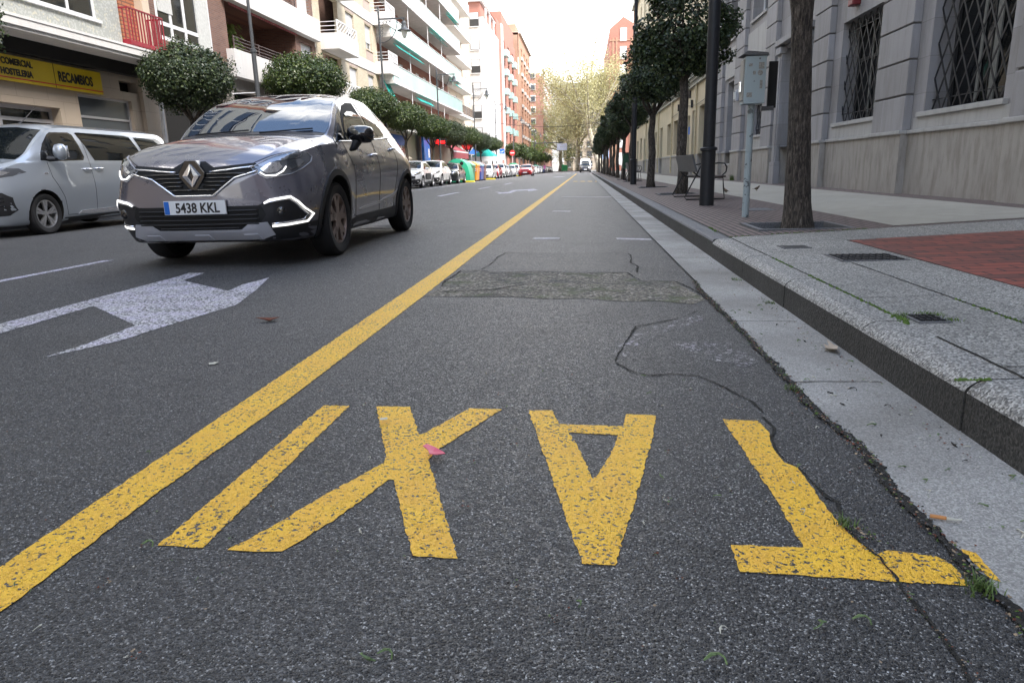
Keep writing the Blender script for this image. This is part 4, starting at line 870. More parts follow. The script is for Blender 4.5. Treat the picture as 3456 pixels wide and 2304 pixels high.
mb = MB()
for x in (5.9, 6.6, 9.6, 13.2, 15): mb.box(x - .15, x + .15, 149.75, 149.88, 1, 26)
mb.box(5.2, 17, 149.72, 149.88, 25.4, 25.6); mb.build('brick_band', M['brownish_wall_y'], r)
# end of the street
r, _, _ = block('grey_apartment_block', 'tall grey apartment block closing the street behind the plane trees', -14, -13.9, 262, 262.1, 30, ('grey_far', 'grey_far'), 9, 1, end_windows=False)
mb = MB().box(-14, 16, 262.2, 275, 0, 30.5); mb.build('main_block', M['grey_far'], r)
mb = MB()
for f in range(10):
    for x in range(-12, 15, 4): mb.box(x, x + 1.9, 262.0, 262.18, 3 + f * 3.3, 4.6 + f * 3.3)
w0 = mb; 
for f in range(8):
    for x in range(-12, 15, 4):
        o = MB().box(x, x + 1.9, 262.05, 262.19, 3 + f * 3.3, 4.6 + f * 3.3).build('window', M['white_frame'], r)
r = thing('cream_building', (0, 0, 0), 'low cream building with balconies facing down the street at its far end', 'building')
MB().box(-6, 30, 215, 226, 0, 11.5).build('wall', simple('cream_far_wall', (0.52, 0.45, 0.36), 0.85), r)
for f in range(3):
    for x in range(-5, 10, 3):
        o = MB().box(x, x + 1.6, 214.8, 215.0, 3.6 + f * 2.9 - 2.4, 5.2 + f * 2.9 - 2.4).build('window', M['glass_grey'], r); MB().box(x - .2, x + 1.8, 214.3, 215.0, 3.3 + f * 2.9 - 2.4, 3.5 + f * 2.9 - 2.4).build('sill', M['white_metal'], o)
r = thing('white_tower', (0, 0, 0), 'narrow white building end beside the far pink brick block', 'building')
MB().box(-16.5, -11.9, 236, 248, 0, 27).build('wall', M['white_render'], r)
for f in range(9): o = MB().box(-13.4, -12.6, 235.8, 236, 3 + f * 3.4, 4.6 + f * 3.4).build('window', M['glass_grey'], r)
# ================================================================== LEFT SIDE BUILDINGS (street faces at x = -13.5)
LX = -13.5
def rail_bars(mb, X, a, b, z0, z1, n, r=0.012, top=True):
    for i in range(n): y = a + (b - a) * i / max(1, n - 1); mb.box(X - r, X + r, y - r, y + r, z0, z1)
    mb.box(X - r * 1.8, X + r * 1.8, a, b, z1 - .03, z1 + .01); mb.box(X - r * 1.5, X + r * 1.5, a, b, z0, z0 + .03)
# --- B1 shop
b1 = thing('shop_building', (0, 0, 0), 'corner-left building with speckled mosaic wall above a yellow parts-shop sign', 'building')
g1 = [(2.0, 9.4, 0.1, 2.6), (10.6, 15.6, 0.1, 2.6), (15.9, 17.2, 0.1, 2.6), (18.1, 20.35, 0.7, 3.02), (19.9, 20.75, 3.25, 3.55)]
g1 = [(2.0, 9.4, 0.1, 2.6), (10.6, 17.35, 0.1, 2.58), (18.08, 20.35, 0.7, 3.02), (19.9, 20.72, 3.26, 3.56)]
mb = MB(); wall(mb, LX, -20, 21.55, 0.0, 4.0, g1, 0.4, 1); mb.build('shopfront', M['stone_clad'], b1)
window(b1, LX, 10.6, 17.35, 0.1, 2.58, 1, 'satin', 'glass', 0.3, 3, [2.25], 0, 0.09); window(b1, LX, 2.0, 9.4, 0.1, 2.6, 1, 'satin', 'glass', 0.3, 3, None, 0, 0.09)
window(b1, LX, 18.08, 20.35, 0.7, 3.02, 1, 'satin', 'glass_grey', 0.15, 0, [2.45], 0, 0.06)
MB().box(LX - .35, LX - .3, 19.9, 20.72, 3.26, 3.56).build('vent', M['dark'], b1)
MB().box(LX - .36, LX - .34, 16.4, 16.95, 0.2, 2.5).build('red_door_panel', simple('dark_red_panel', (.12, .01, .01), .6), b1)
MB().box(LX + 0.0, LX + .12, 20.78, 21.5, 0.02, 3.9).build('corner_pier', M['stone_clad'], b1)
mb = MB(); mb.box(LX + .0, LX + .95, -20, 21.5, 4.05, 4.14); mb.box(LX + .9, LX + 1.0, -20, 21.5, 4.13, 4.30); mb.box(LX + .93, LX + 1.02, -20, 21.5, 4.30, 4.36); mb.build('canopy', M['white_render'], b1)
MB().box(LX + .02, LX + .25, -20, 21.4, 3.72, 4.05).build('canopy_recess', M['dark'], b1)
hu = []
for f in range(6):
    zz_ = 4.4 + f * 2.9
    for a, b in ((-14, -8), (-5.5, 0.5), (3.5, 9.5), (12.6, 18.65)): hu.append((a, b, zz_ + .5, zz_ + 1.75))
mb = MB(); wall(mb, LX + .55, -20, 19.55, 4.36, 21.5, hu, 0.15, 1); mb.quad((LX + .55, 19.55, 4.3), (LX - 1, 19.55, 4.3), (LX - 1, 19.55, 21.5), (LX + .55, 19.55, 21.5)); mb.box(LX - 10, LX + .55, -20, 21.5, 21.5, 21.8); mb.build('wall', M['mosaic'], b1)
for h in hu:
    if h[0] > 3 and h[2] < 12: window(b1, LX + .55, *h, 1, 'white_frame', 'glass', 0.12, 5, None, 0.12, .07, 'white_frame')
    else: window(b1, LX + .55, *h, 1, 'white_frame', 'glass', 0.12, 1, None, 0.12, .07)
mb = MB()
for f in range(6):
    hs = [(19.75, 20.45, 4.5 + f * 2.9, 6.6 + f * 2.9)]
mb = MB(); wall(mb, LX, 19.55, 21.2, 4.36, 21.5, [(19.75, 20.45, 4.45 + f * 2.9, 6.6 + f * 2.9) for f in range(6)], 0.2, 1); mb.build('recess_wall', M['orange_brick'], b1)
for f in range(6): MB().box(LX - .15, LX - .1, 19.75, 20.45, 4.45 + f * 2.9, 6.6 + f * 2.9).build('balcony_door', M['glass_grey'], b1)
MB().box(LX - .01, LX + .25, 21.2, 21.55, 4.36, 21.5).build('cream_pilaster', M['pale_ochre'], b1)
for f in range(3):
    z = 4.5 + f * 2.9; par = thing('balcony_railing', (0, 0, 0), '', 'railing') if False else None
    mb = MB(); rail_bars(mb, LX + .75, 19.62, 21.3, z, z + .95, 13, 0.014)
    for y in (19.62, 21.3): mb.box(LX + .02, LX + .75, y - .015, y + .015, z + .9, z + .94); mb.box(LX + .02, LX + .75, y - .015, y + .015, z, z + .1)
    mb.box(LX + .02, LX + .77, 19.6, 21.32, z - .04, z + .08); 
    for k in range(4):
        for yy in (19.62, 21.3): mb.box(LX + .1 + k * .17, LX + .12 + k * .17, yy - .012, yy + .012, z, z + .92)
    mb.build('red_balcony', M['red_metal'], b1)
MB().tube([(LX + .3, 21.35, 3.5), (LX + .3, 21.35, 0)], .06, 8).build('downpipe', M['white_metal'], b1)
sg = thing('shop_sign', (LX + .14, 0, 0), 'long yellow shop sign with black lettering and a red line above the shopfront', 'sign')
MB().box(-.1, .0, 8.0, 18.95, 3.06, 3.64).build('panel', M['shop_yellow'], sg, bevel=.01)
MB().box(0, .006, 8.0, 18.95, 3.12, 3.145).build('red_line', M['sign_red'], sg); MB().box(0, .004, 17.17, 17.185, 3.06, 3.64).build('panel_joint', M['sign_black'], sg)
text_part('RECAMBIOS', 0.33, M['sign_black'], sg, face_posX(.008, 17.93, 3.24), 'lettering', .003, 0.72, 0.012)
text_part('FRIO INDUSTRIAL - FRIO COMERCIAL', 0.20, M['sign_black'], sg, face_posX(.008, 15.05, 3.43), 'lettering', .003, 0.85, 0.008)
text_part('LAVADO - HOSTELERIA', 0.20, M['sign_black'], sg, face_posX(.008, 15.55, 3.20), 'lettering', .003, 0.85, 0.008)
# --- B2 brown brick with white balconies
b2 = thing('brown_brick_building', (0, 0, 0), 'brown brick apartment building with deep dark balconies behind white parapets', 'building')
mb = MB()
hs = []
for f in range(5):
    z = 4.75 + f * 2.75; hs += [(22.25, 25.6, z + .35, z + 2.5), (26.85, 33.4, z + 0.0, z + 2.7), (34.0, 35.5, z + .1, z + 2.2)]
wall(mb, LX, 21.55, 35.9, 4.7, 19.0, hs, 0.25, 1); mb.quad((LX, 21.55, 0), (LX - 10, 21.55, 0), (LX - 10, 21.55, 19), (LX, 21.55, 19)); mb.build('wall', M['brown_brick'], b2)
MB().box(LX - 12, LX, 21.55, 35.9, 19.0, 19.3).build('roof_slab', M['white_render'], b2)
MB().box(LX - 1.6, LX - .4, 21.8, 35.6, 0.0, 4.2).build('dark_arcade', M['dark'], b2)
mb = MB()
for y in (21.6, 26.4, 31.2, 35.5): mb.box(LX - .4, LX, y, y + .4, 0, 4.3)
mb.box(LX - .4, LX, 21.55, 35.9, 4.0, 4.7); mb.build('arcade_frame', M['soffit'], b2)
for f in range(5):
    z = 4.75 + f * 2.75
    o = MB().box(LX - 2.0, LX - 1.95, 26.85, 33.4, z, z + 2.7).build('balcony_back_wall', M['brown_brick'], b2)
    mb = MB(); mb.quad((LX - .25, 26.85, z), (LX - 2, 26.85, z), (LX - 2, 26.85, z + 2.7), (LX - .25, 26.85, z + 2.7)); mb.quad((LX - .25, 33.4, z), (LX - 2, 33.4, z), (LX - 2, 33.4, z + 2.7), (LX - .25, 33.4, z + 2.7))
    mb.quad((LX - .25, 26.85, z + .02), (LX - 2, 26.85, z + .02), (LX - 2, 33.4, z + .02), (LX - .25, 33.4, z + .02)); mb.quad((LX - .25, 26.85, z + 2.69), (LX - 2, 26.85, z + 2.69), (LX - 2, 33.4, z + 2.69), (LX - .25, 33.4, z + 2.69)); mb.build('balcony_recess', M['brown_brick_y'], o)
    MB().box(LX - 1.94, LX - 1.9, 28, 30.2, z + .1, z + 2.1).build('balcony_window', M['glass'], o)
    # parapet band running to the corner
    MB().box(LX - .05, LX + .32, 26.6, 35.95, z - .28, z + .72).build('white_parapet', M['white_render'], b2, bevel=.01)
    mb = MB(); 
    for k in range(4): mb.tube([(LX + .18, 26.9, z + .84 + k * .12), (LX + .18, 33.3, z + .84 + k * .12)], .018, 6)
    for y in (26.9, 29, 31.1, 33.3): mb.box(LX + .16, LX + .2, y - .03, y + .03, z + .72, z + 1.24)
    mb.build('railing', M['brown_metal'], b2)
    if f > 0:
        pass
    mb = MB(); mb.box(LX + .0, LX + 1.0, 26.8, 33.5, z + 2.0, z + 2.1)
    # scalloped awning edge
    mb = MB()
    for k in range(34): y = 26.9 + k * .19; mb.add([(LX + .12, y, z + 2.42), (LX + .12, y + .19, z + 2.42), (LX + .14, y + .17, z + 2.33), (LX + .14, y + .095, z + 2.30), (LX + .14, y + .02, z + 2.33)], [(0, 1, 2, 3, 4)])
    mb.build('awning_valance', M['red_cloth'], b2)
    MB().box(LX - .16, LX - .12, 34.0, 35.5, z + .1, z + 2.2).build('roller_shutter', M['shutter'], b2)
    # white bay window
    w0 = window(b2, LX + .25, 22.25, 25.6, z + .35, z + 2.5, 1, 'white_frame', 'glass', 0.3, 3, [z + .85], 0, .12)
    MB().box(LX - .02, LX + .02, 22.4, 23.2, z + 1.2, z + 2.4).build('curtain', M['curtain'], w0); MB().box(LX - .02, LX + .02, 24.7, 25.5, z + .4, z + 2.4).build('curtain', M['curtain'], w0)
MB().box(LX - .5, LX + .5, 22.2, 25.7, 0.1, 0.2)
# plant and clutter on the first balcony
r = thing('balcony_plant', (LX - .9, 28.9, 4.78), 'pale green potted plant on the lowest dark balcony', 'potted plant')
MB().lathe([(0.0, 0), (.18, 0), (.24, .5), (0, .5)], 14).build('pot', M['orange_brick'], r)
mb = MB()
for k in range(260):
    a = rnd.uniform(0, 6.28); h_ = rnd.uniform(.5, 2.1); rr = rnd.uniform(0, .42); x, y = rr * math.cos(a), rr * math.sin(a); s_ = .09
    mb.add([(x, y, h_), (x + s_ * math.cos(a + 1), y + s_ * math.sin(a + 1), h_ - .05), (x + 2 * s_ * math.cos(a), y + 2 * s_ * math.sin(a), h_ - .16), (x + s_ * math.cos(a - 1), y + s_ * math.sin(a - 1), h_ - .05)], [(0, 1, 2, 3)])
mb.build('foliage', M['leaf_fresh'], r)
# --- B3 cream brick
b3 = thing('cream_brick_building', (0, 0, 0), 'cream brick apartment building with lattice-railed white corner balconies', 'building')
hs = []
for f in range(5): z = 4.35 + f * 2.95; hs += [(41.05, 42.5, z + 1.0, z + 2.45), (44.6, 45.9, z + 1.0, z + 2.45), (36.9, 39.7, z + .05, z + 2.6)]
mb = MB(); wall(mb, LX, 35.95, 47.0, 0.0, 19.2, hs + [(37, 39.6, .1, 3.6), (41, 46, .3, 3.4)], 0.22, 1); mb.build('wall', M['cream_brick'], b3)
MB().box(LX - 10, LX - .23, 35.95, 47, 0.0, .1).build('floor_slab', M['concrete'], b3)
mb = MB(); wall(mb, LX - .9, 36, 47, 0, 19.2, [], .1, 1); mb.build('inner_wall', M['brown_brick'], b3); MB().box(LX - 10, LX + .3, 35.95, 47, 19.2, 19.5).build('eaves', M['white_render'], b3)
for f in range(5):
    z = 4.35 + f * 2.95
    for a, b in ((41.05, 42.5), (44.6, 45.9)):
        window(b3, LX, a, b, z + 1.0, z + 2.45, 1, 'white_frame', 'glass_grey', 0.18, 1, None, rnd.choice([.25, .7, .75]), .07, 'pale_ochre')
        MB().box(LX - .01, LX + .012, a - .05, b + .05, z + 2.5, z + 3.3).build('pink_spandrel', M['pink_panel'], b3); MB().box(LX - .01, LX + .012, a - .05, b + .05, z + .38, z + .9).build('pink_spandrel', M['pink_panel'], b3)
    MB().box(LX - .01, LX + .05, 40.2, 47.0, z - .28, z + .33).build('white_band', M['white_render'], b3)
    for (ya, yb_) in ((36.7, 39.9), (46.3, 48.5)):
        MB().box(LX - .05, LX + 1.0, ya, yb_, z - .28, z + .5).build('balcony', M['white_render'], b3, bevel=.01)
        mb = MB(); X_ = LX + .93
        for y in (ya + .06, yb_ - .06): mb.box(X_ - .03, X_ + .03, y - .03, y + .03, z + .5, z + 1.1)
        mb.box(X_ - .025, X_ + .025, ya, yb_, z + 1.06, z + 1.12); mb.box(X_ - .02, X_ + .02, ya, yb_, z + .56, z + .6)
        n_ = 8; wv = (yb_ - ya) / n_
        for k in range(n_):
            y = ya + k * wv
            for q0, q1 in (((y, z + .6), (y + wv, z + .83)), ((y, z + .83), (y + wv, z + 1.06)), ((y, z + .83), (y + wv, z + .6)), ((y, z + 1.06), (y + wv, z + .83))): mb.tube([(X_, q0[0], q0[1]), (X_, q1[0], q1[1])], .02, 4)
        for k in range(3): mb.box(LX, LX + .93, ya + .05, ya + .08, z + .62 + k * .2, z + .65 + k * .2)
        mb.build('lattice_railing', M['white_metal'], b3)
    MB().box(LX - .88, LX - .84, 37.6, 39.2, z + .1, z + 2.2).build('balcony_shutter', M['shutter'], b3)
for f in range(1):
    mb = MB(); mb.add([(LX + .12, 46.95, 7.2), (LX + .12, 48.25, 7.2), (LX + 1.0, 48.25, 5.1), (LX + 1.0, 46.95, 5.1), (LX + .1, 46.95, 7.17), (LX + .1, 48.25, 7.17), (LX + .98, 48.25, 5.07), (LX + .98, 46.95, 5.07)], [(0, 1, 2, 3), (7, 6, 5, 4), (0, 3, 7, 4), (1, 5, 6, 2), (2, 6, 7, 3)])
aw = thing('green_awning', (0, 0, 0), 'bright teal green fabric awning hanging steeply at the corner of the cream building', 'awning'); mb.build('cloth', M['teal_cloth'], aw)
mb = MB().tube([(LX + .99, 46.9, 5.06), (LX + .99, 48.3, 5.06)], .035, 8); mb.tube([(LX + .1, 46.9, 7.2), (LX + .1, 48.3, 7.2)], .04, 8)
for y in (46.95, 48.25): mb.tube([(LX + .05, y, 5.6), (LX + .99, y, 5.06)], .018, 6)
mb.build('frame', M['brown_metal'], aw)
# --- B4 with long pale green balconies
b4 = thing('green_balcony_building', (0, 0, 0), 'apartment building with long pale green glass balconies and red brick behind', 'building')
GX = LX - .55; hs = []; ZB = [3.85, 6.72, 9.6, 12.45, 15.3, 18.1]
for z in ZB:
    for k in range(9): hs.append((49.2 + k * 2.7, 50.5 + k * 2.7, z + (.05 if k % 3 == 1 else .9), z + 2.15))
mb = MB(); wall(mb, GX, 47.0, 74.0, 3.6, 21.2, hs, 0.15, 1); mb.build('wall', M['red_brick'], b4)
for n_, h in enumerate(hs):
    o = window(b4, GX, *h, 1, 'white_frame', 'glass_grey', 0.12, 1, None, rnd.choice([0, .4, .6, .8]), .08)
MB().box(LX - 11, LX, 47, 74, 0, 3.6).build('ground_floor', M['pale_ochre'], b4)
for i, z in enumerate(ZB):
    MB().box(GX, LX + .95, 47.1, 74, z - .22, z).build('balcony_slab', M['concrete'], b4)
    if i > 0:
        MB().box(LX + .9, LX + .96, 47.2, 73.8, z - .08, z + 1.02).build('green_parapet', M['green_panel'], b4)
        mb = MB().box(LX + .86, LX + 1.0, 47.1, 73.9, z + 1.02, z + 1.06); mb.box(LX, LX + .9, 47.1, 47.18, z, z + 1.0)
        for k in range(22): mb.box(LX + .96, LX + 1.08, 48 + k * 1.2, 48.06 + k * 1.2, z - .2, z - .1)
        mb.box(LX + .96, LX + 1.04, 47.1, 73.9, z - .22, z - .12)
        mb.build('parapet_trim', M['white_metal'], b4)
    else:
        mb = MB(); rail_bars(mb, LX + .9, 47.2, 73.8, z, z + .9, 8, .02); mb.build('parapet_trim', M['white_metal'], b4)
    mb = MB()
    for y in (52.5, 59, 64.5): mb.tube([(LX + .85, y, z), (LX + .85, y, z + 2.6)], .035, 6)
    mb.build('post', M['white_metal'], b4)
    if i < 5:
        for (ya, yb_) in ((((54, 59)), ) if i == 0 else ((48.5, 56), (68, 73)) if i in (1, 3) else ((60, 66),)):
            mb = MB(); mb.add([(LX + .75, ya, z + 2.5), (LX + .75, yb_, z + 2.5), (LX + 1.15, yb_, z + 2.15), (LX + 1.15, ya, z + 2.15), (LX + .72, ya, z + 2.47), (LX + .72, yb_, z + 2.47), (LX + 1.12, yb_, z + 2.12), (LX + 1.12, ya, z + 2.12)], [(0, 1, 2, 3), (7, 6, 5, 4), (0, 3, 7, 4), (1, 5, 6, 2), (2, 6, 7, 3)]); mb.build('rolled_awning', M['teal_cloth'], b4)
MB().box(LX - 11, LX + 1.2, 47, 74, 21.2, 21.5).build('roof_slab', M['concrete'], b4)
# --- B5 cream narrow with balconies
b5 = thing('cream_balcony_building', (0, 0, 0), 'narrow cream rendered building with small white balconies between the green and red ones', 'building')
hs = [(y, y + w__, 4.0 + f * 2.87 + .1, 4.0 + f * 2.87 + 2.2) for f in range(6) for y, w__ in ((76, 1.0), (80, 1.0), (87.2, .9), (89.6, .9))]
LX0 = LX; LX = -14.4
mb = MB(); wall(mb, LX, 74.02, 92.0, 0, 22.0, hs, .15, 1); mb.quad((LX, 74.02, 22), (LX - 12, 74.02, 22), (LX - 12, 92, 22), (LX, 92, 22)); mb.build('wall', M['pale_ochre'], b5)
for h in hs: window(b5, LX, *h, 1, 'white_frame', 'glass_grey', .12, 1, None, rnd.choice([0, .5, .9]), .08)
for f in range(6):
    z = 4.0 + f * 2.87; MB().box(LX, LX + 1.15, 74.9, 85.6, z - .25, z).build('balcony_slab', M['white_render'], b5)
    mb = MB(); rail_bars(mb, LX + 1.1, 74.95, 85.5, z, z + .95, 40, .015)
    for k in range(6): mb.box(LX + .15 + k * .17, LX + .18 + k * .17, 74.93, 74.97, z, z + .95)
    mb.box(LX, LX + 1.1, 74.92, 74.98, z + .92, z + .97); mb.build('railing', M['white_metal'] if f > 1 else M['brown_metal'], b5)
# --- B6 white gable end, projecting, then red brick
b6 = thing('white_and_red_building', (0, 0, 0), 'tall building with a bright white end wall of shuttered windows and red brick street side', 'building')
LX = LX0; EX = -11.3
MB().box(LX - 8.0, EX - 1.2, 92.0, 92.3, 0, 19.4).build('white_end_wall', M['white_render'], b6)
MB().box(LX - 8.0, EX - 1.25, 92.31, 108.0, 0, 19.4).build('white_body', M['white_render'], b6)
for f in range(6):
    z = 4.6 + f * 2.75; o = MB().box(-14.25, -13.1, 91.9, 91.99, z - .04, z + 1.6).build('window', M['dark_frame'], b6)
    MB().box(-14.2, -13.15, 91.86, 91.9, z + (0.8 if f % 2 else .05), z + 1.55).build('shutter', M['shutter'], o); MB().box(-14.35, -13.0, 91.8, 91.9, z - .12, z - .04).build('sill', M['white_metal'], o)
hs = [(y, y + 1.2, 4.2 + f * 2.9 + .5, 4.2 + f * 2.9 + 2.0) for f in range(6) for y in (93.5, 97.5, 101.5)]
for h in hs: window(b6, EX - 1.22 + .3, *h, 1, 'white_frame', 'glass_grey', .28, 1, None, .4, .08)
MB().box(-16.5, -13.2, 94, 108, 19.4, 21.6).build('penthouse', M['red_brick_y'], b6)
MB().box(-16.9, -12.9, 93.6, 108.0, 21.6, 21.8).build('penthouse_roof', M['white_render'], b6)
mb = MB().prism([(-17, 21.8), (-12.8, 21.8), (-14.9, 22.9)], 93.6, 108.0, ax='y'); mb.build('tiled_roof', M['roof_tile'], b6)
# red brick tower slabs stepping down the street
MB().box(-22, -13.0, 108.05, 108.4, 0, 21.3).build('red_end_wall', M['red_brick_y'], b6)
hs = [(y, y + 2.2, 4 + f * 2.95 + .2, 4 + f * 2.95 + 2.3) for f in range(6) for y in (117.5, 124, 131)]
mb = MB(); wall(mb, -12.9, 108.4, 138, 0, 22.6, hs, .6, 1); mb.quad((-12.9, 108.4, 0), (-16, 108.4, 0), (-16, 108.4, 22.6), (-12.9, 108.4, 22.6)); mb.quad((-12.9, 138, 22.6), (-22, 138, 22.6), (-22, 108.4, 22.6), (-12.9, 108.4, 22.6)); mb.build('red_side_wall', M['red_brick'], b6)
MB().box(-12.95, -12.75, 114.5, 116.5, 0, 22.9).build('white_strip', M['white_render'], b6)
for h in hs: 
    o = window(b6, -12.9, *h, 1, 'white_frame', 'glass_grey', .5, 1, None, 0, .1); MB().box(-12.88, -12.2, h[0] - .3, h[1] + .3, h[2] - .35, h[2] + .6).build('balcony', M['green_panel'], o)
MB().box(-16, -13.2, 118, 138, 22.6, 25.4).build('red_penthouse', M['red_brick_y'], b6)
# --- B7 orange and brown slab
b7 = thing('orange_brick_tower', (0, 0, 0), 'orange brick apartment tower with a plain brown brick end wall', 'building')
MB().box(-20, -12.6, 140, 140.4, 0, 25.7).build('brown_end_wall', M['brownish_wall_y'], b7)
hs = [(y, y + 2.6, 4 + f * 3.0 + .3, 4 + f * 3.0 + 2.2) for f in range(7) for y in (146, 152.5, 159, 165)]
mb = MB(); wall(mb, -12.5, 140.4, 170, 0, 26.2, hs, .5, 1); mb.quad((-12.5, 140.4, 26.2), (-20, 140.4, 26.2), (-20, 170, 26.2), (-12.5, 170, 26.2)); mb.build('wall', M['orange_wall'], b7)
for h in hs: 
    o = window(b7, -12.5, *h, 1, 'white_frame', 'glass_grey', .4, 2, None, 0, .12)
    MB().box(-12.5, -12.25, h[0] - .2, h[1] + .2, h[2] - .3, h[2] + .3).build('balcony', M['concrete'], o)
MB().box(-17, -13.2, 143, 168, 26.2, 28.2).build('penthouse', M['brownish_wall_y'], b7); MB().box(-17.4, -12.1, 141.5, 170.3, 26.2, 26.45).build('eaves', M['concrete'], b7)
# --- B8 pinkish
b8 = thing('pink_brick_building', (0, 0, 0), 'pinkish brown brick block farthest down the left side, white framed windows', 'building')
MB().box(-26, -10.3, 182, 230, 0, 23.4).build('wall', M['pink_wall'], b8); MB().box(-24, -11.5, 186, 226, 23.4, 24.6).build('roof_parapet', M['pink_wall'], b8)
for f in range(8):
    z = 3.6 + f * 2.75
    for x in (-14.0, -20.5): 
        o = MB().box(x - .1, x + 1.9, 181.75, 181.95, z, z + 1.5).build('window', M['white_frame'], b8); MB().box(x + .05, x + 1.75, 181.7, 181.75, z + .1, z + 1.2).build('pane', M['glass_grey'], o)
    for k in range(7): MB().box(-10.3, -10.05, 185 + k * 6, 187.6 + k * 6, z, z + 1.5).build('window', M['white_frame'], b8)
# ------------------------------------------------ shops on the ground floor of the far left side
r = thing('shop_awning', (0, 0, 0), 'dark red shop awning with a white stripe under the left trees', 'awning')
mb = MB(); ya, yb_ = 62.0, 70.0
mb.add([(LX + .05, ya, 3.6), (LX + .05, yb_, 3.6), (LX + 2.0, yb_, 2.55), (LX + 2.0, ya, 2.55), (LX + .05, ya, 3.56), (LX + .05, yb_, 3.56), (LX + 2.0, yb_, 2.51), (LX + 2.0, ya, 2.51)], [(0, 1, 2, 3), (7, 6, 5, 4), (0, 3, 7, 4), (1, 5, 6, 2)]); mb.build('cloth', M['red_cloth'], r)
MB().box(LX + 1.98, LX + 2.02, ya, yb_, 1.9, 2.5).build('valance', M['red_cloth'], r); MB().box(LX + 1.97, LX + 2.03, ya, yb_, 2.42, 2.54).build('white_stripe', M['white_metal'], r)
def shop(y0, y1, mat, label, txt=None):
    r = thing('shopfront', (0, 0, 0), label, 'shopfront'); MB().box(LX - .1, LX + .1, y0, y1, 2.7, 3.4).build('fascia', M[mat], r)
    o = MB().box(LX, LX + .05, y0 + .2, y1 - .2, .3, 2.6).build('shop_window', M['glass'], r)
    mb = MB(); 
    for k in range(4): y = y0 + .1 + (y1 - y0 - .3) * k / 3; mb.box(LX + .03, LX + .12, y, y + .12, .05, 2.7)
    mb.build('frame', M['white_metal'], r)
    return r
shop(48, 53, 'blue_sign', 'shopfront with a blue fascia beneath the green balconies'); r = thing('blue_sign_column', (LX + .6, 57.2, 0), 'tall bright blue shop panel between the trees and the red awning', 'sign panel'); MB().box(-.1, .1, -1.1, 1.1, .05, 3.6).build('panel', M['blue_sign'], r); MB().box(.1, .11, .4, .9, 1.9, 2.6).build('notice', M['white_metal'], r)
shop(71, 80, 'stone_clad', 'pale stone shopfront behind the green glass container'); shop(80.5, 91, 'blue_sign', 'shopfront with blue and white fascia behind the bins'); shop(109, 125, 'white_metal', 'white shopfront far along beneath the red brick building')
r = thing('red_led_sign', (LX + .9, 60.5, 3.15), 'glowing red LED shop sign under the trees on the left', 'sign'); MB().box(-.04, .04, -1.5, 1.4, -.2, .28).build('housing', M['deep_black'], r); text_part('oTrilsoc', .48, M['red_led'], r, Matrix(((0, 0, 1, .05), (1, 0, 0, 0), (0, 1, 0, -.13), (0, 0, 0, 1))), 'lettering', .01, 1.0, .02)
MB().box(-.05, .2, -1.55, -1.5, -.2, .2).build('bracket', M['white_metal'], r)
text_part('oTrilsoc', .42, M['red_led'], r, Matrix(((1, 0, 0, .55), (0, 0, -1, -1.6), (0, 1, 0, -.1), (0, 0, 0, 1))), 'lettering', .02, .6, .02); MB().box(.0, 1.1, -1.58, -1.5, -.2, .28).build('end_panel', M['deep_black'], r)
r = thing('round_sign', (LX + 1.0, 75.5, 3.55), 'round red projecting shop sign with a white wave, beside the third tree from the lamp', 'sign'); MB().lathe([(0, -.06), (.62, -.06), (.66, 0), (.62, .06), (0, .06)], 32, ax='y').build('disc', M['sign_red'], r)
mb = MB(); mb.tube([(-.5, -.09, .05), (-.2, -.09, -.05), (.15, -.09, .06), (.5, -.09, -.02)], .045, 6); mb.build('white_wave', M['white_metal'], r)
mb = MB(); mb.tube([(-.66 * math.cos(t_ / 10), -.0, -.66 * math.sin(t_ / 10) - .12) for t_ in range(3, 29)], .07, 6); mb.tube([(-1.0, 0, .2), (-.6, 0, .2)], .03, 6); mb.build('white_crescent', M['white_metal'], r)
r = thing('oval_sign', (LX + 1.2, 89.5, 3.35), 'dark blue round projecting shop sign with orange swirl and white wave', 'sign'); MB().lathe([(0, -.06), (.72, -.06), (.75, 0), (.72, .06), (0, .06)], 32, ax='y').build('disc', simple('navy_sign', (0.03, 0.03, 0.22), .5), r)
mb = MB().tube([(-.1, -.1, .45), (.3, -.1, .35), (.45, -.1, .05), (.25, -.1, -.2)], .07, 6); mb.build('orange_swirl', simple('orange_mark', (.8, .2, .02), .5), r)
mb = MB().tube([(-.6, -.1, -.25), (-.2, -.1, -.5), (.35, -.1, -.45), (.65, -.1, -.2)], .08, 6); mb.build('white_wave', M['white_metal'], r)
r = thing('market_parasol', (LX + 2.0, 82.5, 0), 'teal canopy with white valance over a terrace on the far left pavement', 'canopy'); mb = MB().add([(-1.3, -2.4, 2.3), (1.3, -2.4, 2.3), (1.3, 2.4, 2.3), (-1.3, 2.4, 2.3), (0, 0, 3.4)], [(0, 1, 4), (1, 2, 4), (2, 3, 4), (3, 0, 4)]); mb.build('cloth', M['teal_cloth'], r)
mb = MB(); mb.box(-1.3, 1.3, -2.42, -2.4, 1.75, 2.3); mb.box(1.3, 1.32, -2.4, 2.4, 1.75, 2.3); mb.build('valance', M['white_metal'], r); MB().tube([(0, 0, 0), (0, 0, 3.3)], .04, 8).build('pole', M['white_metal'], r)
r = thing('cafe_parasol', (LX + 1.2, 46.2, -.1), 'beige cafe canopy just behind the dark grey car', 'canopy'); MB().add([(-1.2, -1.6, 2.05), (1.2, -1.6, 2.05), (1.2, 1.6, 2.05), (-1.2, 1.6, 2.05), (0, 0, 2.75)], [(0, 1, 4), (1, 2, 4), (2, 3, 4), (3, 0, 4)]).build('cloth', M['pale_ochre'], r); MB().tube([(0, 0, 0), (0, 0, 2.7)], .04, 8).build('pole', M['white_metal'], r); r.scale = (.6, .6, .85)
